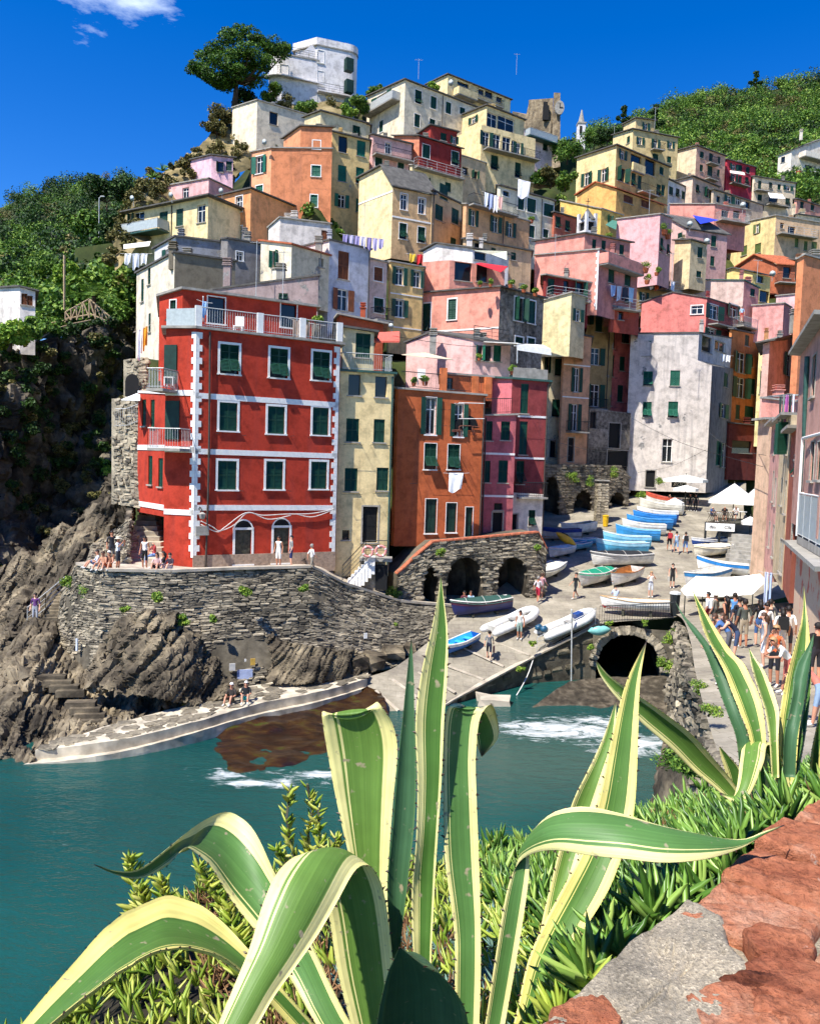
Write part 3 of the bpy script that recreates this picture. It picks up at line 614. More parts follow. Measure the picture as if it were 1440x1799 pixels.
h_e3=house('raspberry pink house front with lattice windows',54,'E',(858,872,1040),(812,812,808),1480,'#c4666a','','893 890 38 104;983 890 48 100;880 1105 34 116;970 1105 48 116;945 1290 44 30 d;940 1380 50 116 G',azl=-40,az=76,bands='R 950 1012 .14;R 950 1235 .14',roof='cap',pipes='R 862',bal='')
house('white ground floor of the raspberry house',55.4,'E',(1005,1012,1182),(1215,1215,1225),1500,'#e4dccb','','1025 1380 32 100 G;1122 1350 36 82',azl=-64,az=72,roof='flat',ground=False)
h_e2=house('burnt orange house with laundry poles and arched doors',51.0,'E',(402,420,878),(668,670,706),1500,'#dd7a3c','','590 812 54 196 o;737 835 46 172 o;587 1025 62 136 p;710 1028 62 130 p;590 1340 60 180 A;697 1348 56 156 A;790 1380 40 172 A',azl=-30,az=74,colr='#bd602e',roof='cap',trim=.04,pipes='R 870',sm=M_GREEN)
h_e1=house('narrow mustard yellow house beside the red house',48.7,'E',(100,112,396),(575,576,592),1660,'#f2da98','','188 648 64 110 d;328 658 62 110 d;178 887 66 124;318 890 60 120;170 1148 68 124;335 1145 60 120;270 1385 78 190 G;142 1440 40 50 d',azl=-40,az=72,roof='slab',ov=.2,rm=M_GUTTERG,pipes='R 385 g',bands='')
h_e1t=house('roof terrace room of the mustard yellow house',50.6,'E',(118,128,292),(345,345,372),600,'#e2d2a0','','233 440 76 128 s',azl=-40,az=72,roof='slab',ov=.3,ground=False)
house('orange roof terrace room behind the burnt orange house',55,'E',(640,655,915),(590,590,610),720,'#d06a32','','690 640 30 60 d',azl=-40,az=74,roof='cap',ground=False)
house('low terracotta house with stone slab roof behind the terraces',59,'E',(95,110,340),(300,280,330),600,'#c0582f','','',azl=-40,az=72,roof='slab',ov=.4,rm=M_CONC)
house('tall cream green house with peeling plaster',80,'E',(1180,1188,1300),(308,310,330),1180,'#dccfa4','','1208 385 28 84;1270 395 28 84;1200 540 26 90;1262 555 38 90 p;1250 770 44 90 p;1232 985 30 90 G',azl=-45,patch=.42,az=70)
house('peach house with white bands and green balcony doors',79,'E',(1285,1296,1436),(370,372,398),1180,'#e0a676','','1357 445 40 108;1357 622 30 128 o;1345 820 34 140 o;1327 990 30 124 G',azl=-45,az=66,bands='R 1360 545 .12;R 1360 715 .12',bal='R 1300 1395 893 1.0 b')
house('olive stone tenement with laundry in its windows',85,'F',(272,280,442),(215,218,252),860,'#a8905c','','300 275 36 56;365 300 34 80;347 460 44 84 o;345 650 44 110 o',azl=-45,az=64,patch=.4,pipes='R 405',bal='R 312 385 712 .8 b')
house('rose pink house with arch beside the white house',88,'F',(400,408,560),(288,290,328),900,'#d9716a','','425 370 34 100 s;497 360 40 70 s;423 505 28 104;478 495 24 70;468 640 26 80;417 650 20 100;440 830 50 130 G',azl=-45,az=64,patch=.3)
house('dark stone ground floor with arches by the lane',83,'F',(300,320,520),(708,712,735),990,'#8d8272','','320 770 30 80 d;440 845 56 120 G;510 985 100 130 G',azl=-45,az=64,roof='flat',wmatr=stone_mat('dark_rubble',[]))
h_f3=house('white peeling house with grey shaded side facing the plaza',85,'F',(520,915,1022),(352,505,520),1125,'#d9d2c5','597 420 42 74;603 567 44 70 p;735 565 48 74;599 718 42 74 p;725 718 48 78 p;697 917 50 114 m;615 1055 46 80 G','982 575 20 70;968 725 20 70;945 930 20 120;970 940 20 120',azl=-83,az=33,colr='#8d8a86',patch=.36,roof='flat',bands='',stain=.8,sm=M_GREEN2,near=True)  # grey right wall: shade worked into the white plaster colour
house('upper storey of the white peeling house with glazed loggia',85.4,'F',(522,852,1010),(350,346,372),560,'#d9d2c5','','890 395 50 90 d;955 400 60 70 w',azl=-83,az=40,patch=.34,roof='slab',ov=.12,ground=False,bal='')
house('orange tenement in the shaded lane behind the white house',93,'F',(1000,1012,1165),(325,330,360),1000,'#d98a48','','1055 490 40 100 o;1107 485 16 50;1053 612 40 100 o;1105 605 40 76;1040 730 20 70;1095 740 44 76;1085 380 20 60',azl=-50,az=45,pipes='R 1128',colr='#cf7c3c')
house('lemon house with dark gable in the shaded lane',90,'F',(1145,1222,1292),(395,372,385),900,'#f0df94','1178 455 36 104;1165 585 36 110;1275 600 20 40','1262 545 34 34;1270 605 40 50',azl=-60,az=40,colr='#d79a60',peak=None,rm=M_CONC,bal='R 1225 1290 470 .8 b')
house('dark maroon low building behind the cafe terrace',92,'F',(990,1000,1160),(780,785,800),1060,'#7c3a30','','1060 900 100 60 d',azl=-50,az=60)
house('maroon storey with green doors below the salmon pink house',78.4,'F',(96,108,316),(66,66,104),300,'#8f3430','','132 118 32 76;268 140 40 84;205 120 26 60 d',azl=-45,az=66,roof='slab',ov=.4,rm=M_CONC,bal='R 110 300 175 1.0 r')
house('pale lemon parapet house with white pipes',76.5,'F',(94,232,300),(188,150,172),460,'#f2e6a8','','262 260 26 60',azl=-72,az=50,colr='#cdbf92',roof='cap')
house('brown ochre terrace house under the laundry',95,'F',(540,552,800),(108,108,150),260,'#c9a264','','582 175 24 56;650 190 24 40 d;720 200 26 50 d',azl=-45,az=62,roof='cap',bal='R 556 740 118 1.0 r')
house('terracotta red attic beside the laundry lines',82,'F',(415,425,560),(215,215,245),340,'#b5503a','','470 262 30 40 d',azl=-45,az=62,roof='cap',bal='R 430 545 225 .8 r')
house('cream block between the coral house and the white attic',78,'B',(640,655,1000),(1020,1020,1085),1260,'#d9b98c','','720 1065 40 50 d;800 1085 26 40;905 1110 26 40',azl=-45)
house('ochre base house below the long cream house',105,'B',(0,12,150),(380,385,420),700,'#e3cf92','','78 445 34 50;20 520 34 60',azl=-45)
house('sand coloured infill house behind the dark red house',106,'B',(560,572,760),(560,560,620),900,'#e0c593','','650 660 30 40 d;700 680 30 40',azl=-45,roof='cap')
house('lemon infill house behind the pale yellow dormer house',95,'B',(360,372,640),(630,630,705),900,'#ecd9a2','','440 720 30 50;560 745 30 50',azl=-45,roof='cap',bal='R 380 630 640 .8 r')
# the red house
RED='#cb3e22'
M_RED=plaster(RED,.4,None,.85)
M_RENDER=plain('beige_render','#a08a76',.95,var=.2,scale=7,bmp=.8)
h_red=house('big red house with white quoins, white bands and dark green shutters',44,'P',(292,345,597),(577,577,606),1012,RED,'','403 631 33 52 p;490 638 31 52 p;564 643 29 50 p;401 732 32 50 s;485 738 30 48 s;563 740 28 48 s;399 835 32 50 s;482 835 30 50 s;560 835 28 48 s;427 961 29 60 Aw;494 958 28 62 Aw',az=61,azl=-76,trim=.13,tm=M_WHITE,roof='slab',ov=.3,near=True,stain=.15,bands='R 470 703 .3;R 470 797 .3;R 470 892 .3;L 320 690 .3;L 320 790 .3;L 320 900 .3',wmat=M_RED,rm=M_CONC)
rb=h_red['base']
def on_wall(h,side,px,py,off=0.0):
 P=(h['fR']if side=='R' else h['fL'])(px,py);return P+(h['nR']if side=='R' else h['nL'])*off
def quoins(h,side,u_edge,z0,z1,flip):
 A,t,n=(h['P0'],h['tR'],h['nR'])if side=='R' else(h['PL'],h['tL'],h['nL'])
 mb=MB();z=z0;k=0;A2=Vector((A.x,A.y,0))-Vector((h['base'].x,h['base'].y,0))
 while z<z1-.2:
  w=(.36 if k%2 else .2)*(1 if side=='R' else .8);u=u_edge+(w/2 if not flip else-w/2)
  mb.box((u,-.012,z+.17-h['zb']),(w,.05,.335),place(t,A2));z+=.34;k+=1
 mb.build('quoins',M_WHITE,h['root'])
ztop=h_red['P0'].z-.1
quoins(h_red,'R',-.03,h_red['zb']+1.0,ztop,False);quoins(h_red,'R',h_red['WR'],h_red['zb']+1.0,ztop,True)
quoins(h_red,'L',h_red['WL']+.03,h_red['zb']+1.0,ztop,True)
quoins(h_pb,'L',h_pb['WL']+.03,h_pb['zb']+.5,h_pb['P0'].z-.1,True)
pl=MB();pl.box((h_red['WR']/2,-.015,.55),(h_red['WR']+.05,.06,1.15),place(h_red['tR'],Vector((0,0,0))));pl.build('plinth',M_RENDER,h_red['root'])
def arch_light(h,px,py,w):
 P=on_wall(h,'R',px,py,.01)-h['base'];mb=MB();M=place(h['tR'],P);pts=[(w/2*math.cos(a),0,w/2*math.sin(a))for a in np.linspace(0,math.pi,13)]
 mb.poly([M@Vector(p)for p in pts]);r2=[(p[0]*1.16,-.035,p[2]*1.16)for p in pts];r1=[(p[0],-.035,p[2])for p in pts]
 for i in range(12):mb.poly([M@Vector(q)for q in(r1[i],r2[i],r2[i+1],r1[i+1])],1)
 mb.build('arched_fanlight',[M_DARK,M_WHITE],h['root'])
arch_light(h_red,427,930,1.0);arch_light(h_red,494,927,1.0)
for e in((590,1310,1.25),):pass
def rods(h,specs,c='P',ln=.62,mat=None):
 """iron laundry brackets under the windows: they throw the thin slanting shadows"""
 for i,(x,y)in enumerate(specs):
  P=on_wall(h,'R',*(x,y))-h['base'];mb=MB();mb.tube([P,P+h['nR']*ln],.014,5);mb.build('drying_bracket',M_IRON,h['root'])
rods(h_red,[(381,659),(468,665),(544,671),(379,762),(426,765),(465,765),(510,766),(541,768),(376,862),(422,862),(459,862),(505,862),(539,862),(582,862)])
def cable(name,pts,r,mat,parent=None,sag=0):
 P=catmull([list(p)for p in pts],max(8,len(pts)*5));mb=MB();mb.tube([Vector(p)for p in P],r,5);return mb.build(name,mat,parent,True)
M_CABLE=plain('white_cable','#d9d3cb',.6);M_PIPE=plain('copper_pipe','#7a4a3a',.5,.2)
ow=lambda x,y,o=.12:on_wall(h_red,'R',x,y,o)-rb
for pts in([(352,915),(372,925),(385,932),(410,922),(433,901),(460,905),(500,903),(545,902),(582,895)],[(352,921),(380,934),(395,925),(433,900),(470,912),(510,905)],[(520,903),(545,908),(570,901),(585,893)]):
 cable('facade_cable',[ow(*p)for p in pts],.028,M_CABLE,h_red['root'])
cable('downpipe',[ow(368,583,.1),ow(367,700,.1),ow(365,850,.1),ow(360,1000,.1)],.06,M_GUTTER,h_red['root'])
lb=empty('wall_lamp',on_wall(h_red,'R',349,905,.0),'grey wall lantern on the corner of the red house','lamp')
mb=MB();mb.tube([(0,0,.3),(.1,-.15,.45),(.25,-.35,.35),(.3,-.4,.2)],.03,6);mb.build('bracket',M_IRON,lb)
mb=MB();mb.tube([(.3,-.4,.2),(.3,-.4,.1),(.3,-.4,-.15),(.3,-.4,-.2)],[.05,.2,.13,.05],8);mb.build('lantern',M_CONC,lb)
mb=MB();mb.box((0,0,0),(.7,.25,.5),place(h_red['tR'],on_wall(h_red,'R',354,932,.1)-rb));mb.build('meter_box',M_CONC,h_red['root'])
h_wing=house('red projecting wing with slim green shutters over the steps',44.9,'P',(243,291,318),(690,692,692),908,RED,'253 725 7 47 s;268 726 7 48 s;264 826 7 50 s;282 830 8 50 s','',az=104,azl=-38,bands='L 265 786 .3;L 265 888 .3;R 305 900 .3',roof='slab',ov=.1,wmat=M_RED,rm=M_WHITE,near=True,ground=False)
h_room=house('red roof storey with folded shutter above the terrace',46.2,'P',(280,321,556),(521,508,540),668,RED,'304 549 9 44 p','380 545 31 46 d;507 553 28 44 d',az=61,azl=-62,trim=.06,tm=M_WHITE,wmat=M_RED,roof='slab',ov=.25,near=True,ground=False,rm=M_CONC)
h_back=house('red recessed balcony bay of the red house',46.0,'P',(282,316,330),(660,655,655),800,'#b5301f','','',az=104,azl=-62,roof='flat',near=True,ground=False,wmat=M_RED)
for nm,x0,x1,y,d in(('balcony',284,312,686,1.5),('balcony',278,334,787,1.1)):
 a,b=h_red['fL'](x0,y),h_red['fL'](x1,y);b.z=a.z;n=h_red['nL'];bo=empty(nm,(0,0,0),parent=h_red['root'])
 mb=MB();q=[a-rb,b-rb,b+n*d-rb,a+n*d-rb];mb.hexa([v-Vector((0,0,.15))for v in q],q);mb.build('slab',M_CONC,bo)
 railing(bo,rb,[a,a+n*(d-.05),b+n*(d-.05),b],1.05,'bars',M_RAIL)
for x,y,w,h in((300,640,.75,2.1),(303,738,.85,2.1)):
 P=on_wall(h_red,'L',x,y,.04)-rb;mb=MB();mb.box((0,0,0),(w,.06,h),place(h_red['tL'],P));mb.build('balcony_door',M_GREEN3,h_red['root'])
tz=h_red['P0'].z+.13
def ter(u,n_=-.0):q=h_red['P0']+h_red['tR']*u+h_red['nR']*n_;return Vector((q.x,q.y,tz))
W_=h_red['WR']
railing(h_red['root'],rb,[ter(.15),ter(W_-.1)],1.05,'bars',M_RAIL,'terrace_railing')
for u in(.1,W_*.42,W_*.72,W_-.05):mb=MB();mb.box((0,0,.55),(.35,.2,1.1),place(h_red['tR'],ter(u)-rb));mb.build('terrace_post',M_WHITE,h_red['root'])
mb=MB();a,b=ter(-.1),h_red['PL']*1;b.z=tz;mb.hexa([a-rb,b-rb,b-rb+Vector((.02,.02,0)),a-rb+Vector((.02,.02,0))],[v+Vector((0,0,.95))for v in(a-rb,b-rb,b-rb+Vector((.02,.02,0)),a-rb+Vector((.02,.02,0)))]);mb.build('glass_screen',M_PANEL,h_red['root'])
def top_rail(h,u0,u1,style='bars',mat=None,dz=.14,hgt=1.0,ret=0):
 f=lambda u,k=0:Vector(((h['P0']+h['tR']*u-h['nR']*(.08+k)).x,(h['P0']+h['tR']*u-h['nR']*(.08+k)).y,h['P0'].z+dz+(h['PR'].z-h['P0'].z)*u/h['WR']))
 pts=[f(u0),f(u1)]
 if ret:pts=[f(u0,ret)]+pts+[f(u1,ret)]
 railing(h['root'],h['base'],pts,hgt,style,mat,'terrace_railing')
top_rail(h_e1,.1,h_e1['WR']-.1,'bars',M_RAIL,ret=1.6);top_rail(h_e2,.2,h_e2['WR']-.3,'bars',M_IRON);top_rail(h_e3,.1,h_e3['WR']-.3,'bars',M_IRON);top_rail(h_e3u,.1,h_e3u['WR']-.1,'solid',M_CONC,hgt=.7)
top_rail(h_e5,.1,h_e5['WR']-.1,'rails',M_IRON)
rods(h_e1,[cv('E',x,y)for x,y in((135,705),(125,955),(222,955),(268,957),(365,960),(118,1218),(220,1215),(285,1215),(378,1212))])
rods(h_e2,[cv('E',x,y)for x,y in((480,860),(880,870),(470,1108),(700,1108),(870,1108),(560,1220),(690,1218))],ln=.8)
oo=lambda x,y,o=.1:on_wall(h_e2,'R',*cv('E',x,y),o)-h_e2['base']
for a,b in(((470,858),(885,872)),((465,1108),(875,1108))):
 cable('drying_pole',[oo(*a,.75),oo((a[0]+b[0])/2,(a[1]+b[1])/2,.75),oo(*b,.75)],.03,M_CABLE,h_e2['root'])
for pts in([(412,1285),(470,1280),(530,1275),(540,1220),(700,1215),(850,1235)],[(540,1275),(536,1380)],[(410,1300),(520,1295),(560,1270)],[(740,1225),(742,1360)],[(770,1290),(768,1350),(740,1362)]):
 cable('facade_pipe',[oo(*p)for p in pts],.035,M_PIPE,h_e2['root'])
arch=[(590,1275,1.25),(697,1240,1.2)]
for x,y,w in arch:
 P=oo(x,y,.012);mb=MB();M=place(h_e2['tR'],P);pts=[(w/2*math.cos(a),0,w*.62*math.sin(a))for a in np.linspace(0,math.pi,11)];mb.poly([M@Vector(p)for p in pts]);mb.build('arched_fanlight',M_DARK,h_e2['root'])
for u,hh in((2.95,1.5),(5.1,1.1),(6.0,1.1)):mb=MB();mb.box((u,.12,hh/2),(.42,.3,hh),place(h_e2['tR'],h_e2['P0']-h_e2['base']));mb.build('terrace_pillar',plaster('#d9763a'),h_e2['root'])
pe=empty('pergola',at(*cv('E',1045,520),61),'white roller awning frame over the pale pink terrace','awning')
q=[at(*cv('E',x,y),d)-pe.location for x,y,d in((1045,430,60.5),(1222,462,61),(1225,492,61),(1045,465,60.5))];q2=[at(*cv('E',x,y),d)-pe.location for x,y,d in((820,420,64),(1045,430,60.5),(1222,462,61),(1180,440,65))]
mb=MB();mb.poly(q);mb.hexa(q2,[v+Vector((0,0,.05))for v in q2]);mb.build('awning_sheet',M_WHITE,pe)
mb=MB();mb.tube([(0,0,-.2),at(*cv('E',1045,430),60.5)-pe.location],.05);mb.build('post',M_WHITE,pe)
# right-hand street fronts running back from the path
M_PK2=plaster('#c98d84',.3);M_PEACHW=plaster('#efc9a4',.45,None,.85)
CROPS['S']=(1280,640,.2336)
def street_front(label,pts,ytop,ybot,col,wins='',mat=None,roof=True,depth=6,back=True):
 """a facade facing the lane, from its far end (px, D) to its near end (px, D); windows in street crop px"""
 (xa,Da),(xb,Db)=pts;A=at(*cv('S',xa,ytop[0]),Da);B=at(*cv('S',xb,ytop[1]),Db);B.z=A.z if abs(A.z-B.z)<2.5 else B.z
 zb=at(*cv('S',xb,ybot),Db).z;t=Vector((B.x-A.x,B.y-A.y,0));W=t.length;t.normalize();base=Vector((A.x,A.y,zb));root=empty('house',base,label,'house')
 n_in=Vector((-t.y,t.x,0));sgn=1 if n_in.x>0 else-1;m=mat or plaster(col,.4);n_out=Vector((t.y,-t.x,0));rects=[];ws=[]
 for x,y,w,h,k in parse(wins):
  r=ray(*cv('S',x,y));kk=(Vector((A.x,A.y,0))-CAM).dot(n_out)/r.dot(n_out);P=CAM+r*kk
  r2=ray(*cv('S',x,y+h/2));r1=ray(*cv('S',x,y-h/2));z0,z1=CAM.z+r2.z*kk*r.dot(n_out)/r2.dot(n_out),CAM.z+r1.z*kk*r.dot(n_out)/r1.dot(n_out)
  u=(P-Vector((A.x,A.y,0))).dot(t);ww=w;hh=round(min(max(z1-z0,.8),2.4)/.05)*.05
  u=min(max(u,ww/2+.1),W-ww/2-.1);z=(z0+z1)/2;ws.append((u,z,ww,hh,k));rects.append((u-ww/2,u+ww/2,z-hh/2-zb,z+hh/2-zb))
 mb=MB();wall_face(mb,Vector((0,0,0)),t,W,0,A.z-zb,B.z-zb,rects);mb.build('wall',m,root)
 bk=Vector((1,.15,0))*depth;mb=MB();a0,b0=Vector((0,0,0)),Vector((B.x-A.x,B.y-A.y,0));za,zc=Vector((0,0,A.z-zb)),Vector((0,0,B.z-zb))
 mb.poly([a0+bk,a0,a0+za,a0+bk+za]);mb.poly([b0,b0+bk,b0+bk+zc,b0+zc]);mb.poly([a0+bk,b0+bk,b0+bk+zc,a0+bk+za]);mb.build('side_wall',m,root)
 if roof:
  mb=MB();o=n_out*.45;q=[a0+o+za,b0+o+zc,b0+bk+zc,a0+bk+za];mb.hexa(q,[v+Vector((0,0,.13))for v in q]);mb.build('roof',M_CONC,root)
 for u,z,w,h,k in ws:add_window(root,base,t,Vector((A.x+t.x*u,A.y+t.y*u,z)),w,h,k,True,.05,M_STONE,M_GREEN,rng)
 return dict(root=root,base=base,A=A,B=B,t=t,n=n_out,W=W,zb=zb)
s1=street_front('peach washed end wall with yellow stains beside the blue boats',((222,53.0),(322,51)),(425,440),1640,'#f0cba6',mat=plaster('#f0cba6',.5,.3,.85),depth=5)
s2=street_front('narrow pink house front in the lane with slim shutters',((322,50),(392,43)),(470,440),1640,'#e2ab9c','345 590 .9 170;334 920 .9 230;350 960 .9 200;305 1280 .9 200;350 1350 .9 260')
s3=street_front('narrow sand coloured house front with dark green shutters',((392,43),(470,37)),(440,400),1700,'#dbc79c','440 560 1.0 230 q;400 960 .9 200;448 1010 .9 260;390 1440 1.0 260;425 1480 1.0 280')
s4=street_front('rust red sliver of a house front with open shutter',((470,37),(540,32.5)),(520,300),1800,'#b5654c','528 620 1.0 180;495 760 .9 120 p;505 1300 .8 200')
s5=street_front('dusty mauve house front with tall teal shutter and pipe',((540,32.4),(760,24)),(-70,-260),1320,'#d3a08c','640 90 1.1 300;628 730 1.1 290;735 720 1.1 300')
s6=street_front('salmon stained plaster wall behind the crowd',((512,29.5),(800,21)),(1352,1345),2500,'#ecc9a8',mat=plaster('#ecc4a0',.25,None,.85))
def _blotch():
 m,N,L,b=nodes_of('blotched_plaster');t=tex(N,L,scale=.75,detail=6,rough=.6);rp=ramp(N,[(.53,lin('#ecc9a6',.85)),(.56,lin('#e8785c',.85))]);L.new(t.outputs[0],rp.inputs[0])
 f=tex(N,L,scale=8,detail=6);o=mixc(N,L,.25,rp.outputs[0],f.outputs[0],'OVERLAY');L.new(o,b.inputs['Base Color']);b.inputs['Roughness'].default_value=.95;bump(N,L,b,f.outputs[0],.3);return m
for o in s6['root'].children:
 if 'wall' in o.name:slot(o,_blotch())
def lane_pt(x,y,D):return at(*cv('S',x,y),D)
bo=empty('balcony',(0,0,0),parent=s5['root']);bb=s5['base']
a,b=lane_pt(512,1290,28.2),lane_pt(720,1310,23);b.z=a.z;off=Vector((1.4,.3,0));q=[a,b,b+off,a+off]
mb=MB();mb.hexa([v-bb-Vector((0,0,.25))for v in q],[v-bb for v in q]);mb.build('slab',M_CONC,bo)
railing(bo,bb,[a+off,a,b],1.5,'glass',M_WHITE)
mb=MB();up=Vector((0,0,3.4))
for p,d in((a,b),(a,a+off)):mb.tube([p+up-bb,d+up-bb],.05)
mb.tube([a-bb,a+up-bb],.05);mb.tube([b-bb,b+up-bb],.05);mb.build('awning_frame',M_WHITE,bo)
cable('downpipe',[lane_pt(590,-60,29)-bb,lane_pt(575,300,29)-bb,lane_pt(560,980,29)-bb],.09,M_GUTTERG,s5['root'])
house('bright orange house wall at the right picture edge',62,'P',(1400,1412,1490),(455,448,470),700,'#e8905a','','',azl=-78,az=60,roof='cap')
house('salmon parapet house with laundry above the lane',58,'P',(1338,1395,1440),(700,706,700),800,'#efa08c','','',azl=-84,az=50,roof='cap',ground=False)
house('grey roofed house behind the laundry balcony of the lane',66,'P',(1340,1352,1440),(604,600,575),760,'#dcb4a2','','1385 640 10 40;1410 635 12 50',azl=-60,az=44,roof='slab',ov=.6,ground=False)
# white rounded tower house on the ridge
def extrude(mb,pts,z0,z1,mi=0,cap=True):
 n=len(pts);mb.add([(p[0],p[1],z0)for p in pts]+[(p[0],p[1],z1)for p in pts],[(i,(i+1)%n,n+(i+1)%n,n+i)for i in range(n)]+([tuple(range(n,2*n))]if cap else[]),mi)
M_WT=plaster('#efeeea',.2,None,.9)
def white_tower():
 C=at(*cv('A',1075,170),117);base=Vector((C.x,C.y,at(*cv('A',1075,500),117).z-2));root=empty('house',base,'white rounded modern tower house on the ridge beside the pine','house')
 tR=Vector((math.sin(R(70)),math.cos(R(70)),0));tB=Vector((-tR.y,tR.x,0));w=4.6
 fp=[Vector((0,0,0)),tR*w]+[tR*w+tB*1.5+(tR*math.cos(a)-tB*math.sin(a))*1.5 for a in np.linspace(R(85),R(-85),12)]+[tB*5.2-tR*1.2,tB*3.0-tR*2.6]
 zt=at(*cv('A',1075,135),117).z-base.z
 mb=MB();extrude(mb,fp,0,zt);mb.build('wall',M_WT,root);c=sum(fp,Vector())/len(fp)
 mb=MB();f2=[c+(p-c)*1.05 for p in fp];extrude(mb,f2,zt-.3,zt+.75);mb.build('parapet',M_WT,root)
 mb=MB();f3=[c+(p-c)*1.07 for p in fp];extrude(mb,f3,zt-.35,zt-.18);mb.build('cornice',M_CONC,root)
 for x,y,w_,h_ in((1089,207,1.0,1.7),(1089,322,.9,2.0),(1086,440,.8,1.5)):
  r=ray(*cv('A',x,y));n=Vector((tR.y,-tR.x,0));k=(base-CAM).dot(n)/r.dot(n);P=CAM+r*k;add_window(root,base,tR,P+n*.03,w_,h_,'d',False,.04,M_WHITE,M_GREEN,rng)
 for y,in((248,),(362,),(460,)):
  P=at(*cv('A',1243,y),116.0);d=Vector((.85,.5,0)).normalized();mb=MB();mb.box((0,.3,0),(1.1,.9,1.7),place(d,P-base));mb.build('window',M_GREEN3,root)
 zl=at(*cv('A',1075,232),117).z-base.z;e=-tR
 pts=[Vector((0,0,0))+Vector((.02,-.02,0))];L0=e*5.0
 pts+=[L0+tB*1.5+(e*math.sin(a)-tB*math.cos(a))*1.5 for a in np.linspace(0,R(115),9)]
 pts+=[tB*5-tR*3,tB*5]
 mb=MB();extrude(mb,pts,0,zl);mb.build('wall',M_WT,root);c2=sum(pts,Vector())/len(pts)
 mb=MB();extrude(mb,[c2+(p-c2)*1.05 for p in pts],zl,zl+.22);mb.build('cornice',M_CONC,root)
 n=Vector((tR.y,-tR.x,0));ring=[p+n*.0+(p-c2).normalized()*.05+base for p in pts[1:9]]
 railing(root,base,[Vector((p.x,p.y,base.z+zl+.2))for p in ring][::-1]+[Vector((base.x,base.y,base.z+zl+.2))],1.0,'rails',M_IRON)
 for y,kk in((345,1),(380,0)):
  z=at(*cv('A',1000,345),117).z-base.z
  if kk:
   ring2=[p+(p-c2).normalized()*.9 for p in pts[0:8]];mb=MB();extrude(mb,[q for q in ring2]+[c2],z-.15,z);b_=mb.build('balcony',M_WT,root)
   railing(root,base,[Vector((q.x,q.y,0))+base*1+Vector((0,0,z))for q in ring2[1:]],1.0,'rails',M_RAIL)
 for x,y,w_,h_,k in((897,290,1.1,2.1,'s'),(900,395,.8,1.4,'d')):
  r=ray(*cv('A',x,y));kq=(base-CAM).dot(n)/r.dot(n);P=CAM+r*kq;add_window(root,base,tR,P+n*.04,w_,h_,k,False,.04,M_WHITE,M_GREEN2,rng)
 zz=at(*cv('A',1140,395),117).z-base.z;q=[Vector((0,0,0)),tR*w,tR*w+n*.9,n*.9];mb=MB();mb.hexa([v+Vector((0,0,zz-.15))for v in q],[v+Vector((0,0,zz))for v in q]);mb.build('balcony',M_WT,root)
 railing(root,base,[base+q[3]+Vector((0,0,zz)),base+q[2]+Vector((0,0,zz)),base+q[1]+Vector((0,0,zz))],1.0,'rails',M_IRON)
 mb=MB();q=[Vector((0,0,zl)),Vector((0,0,zt+.5)),e*3.2+Vector((0,0,zl))];mb.hexa([v+tB*.3 for v in q],[v+tB*.6 for v in q]);mb.build('stair_wall',M_WT,root)
 GROUND_PTS.append((base+tB*3,base.z+2))
white_tower()
# stone castle tower with clock, steeple, bell turret
M_RUB=stone_mat('rubble',[(.25,'#4a4036'),(.5,'#83745f'),(.75,'#b5a487')],1.6,rnd=.25,bmp=1.0,fine=5)
def castle():
 P=at(*cv('B',1160,480),142);base=P-Vector((0,0,2));root=empty('castle_tower',base,'ruined stone castle tower with a clock on its corner','tower');s=142/F_PX/3
 def px(x,y,d=0):return at(*cv('B',x,y),142+d)-base
 mb=MB();f=[px(1158,480),px(1105,480,1),px(1105,480,6),px(1158,480,5)];t=[px(1152,248),px(1118,246,1),px(1118,246,6),px(1152,248,5)];f=[Vector((a.x,a.y,-3))for a in f];mb.hexa(f,t);mb.build('corner_pier',M_RUB,root)
 mb=MB();a=[px(1110,480,1.5),px(890,480,6),px(890,480,12),px(1110,480,7)];a=[Vector((q.x,q.y,-3))for q in a];b=[px(1115,275,1.5),px(985,305,6),px(985,305,12),px(1115,275,7)];b[1].x,b[1].y=px(985,300,4.5).x,px(985,300,4.5).y;a[1]=Vector((b[1].x,b[1].y,-3));mb.hexa(a,b);mb.build('wall',M_RUB,root)
 mb=MB();a=[px(1000,480,4),px(895,480,6),px(895,480,12),px(1000,480,9)];a=[Vector((q.x,q.y,-3))for q in a];b=[px(1105,398,1.2),px(900,345,6),px(900,345,12),px(1105,385,9)];a[0]=Vector((b[0].x,b[0].y,-3));mb.hexa(a,b);mb.build('outwork',M_RUB,root)
 c=px(1148,325,-.4);mb=MB();pts=[c+Vector((math.cos(a)*.8,-.05,math.sin(a)*1.15))for a in np.linspace(0,2*math.pi,20,False)];mb.hexa([p+Vector((0,.5,0))for p in pts],pts);mb.build('clock_face',M_CONC,root)
 mb=MB();mb.box(c+Vector((0,-.1,.35)),(.1,.05,.8));mb.box(c+Vector((.25,-.1,0)),(.6,.05,.1));mb.build('clock_hands',M_IRON,root)
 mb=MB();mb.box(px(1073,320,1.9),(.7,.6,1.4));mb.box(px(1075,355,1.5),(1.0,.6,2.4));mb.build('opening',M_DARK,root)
 GROUND_PTS.append((base+Vector((-4,5,0)),base.z+2))
castle()
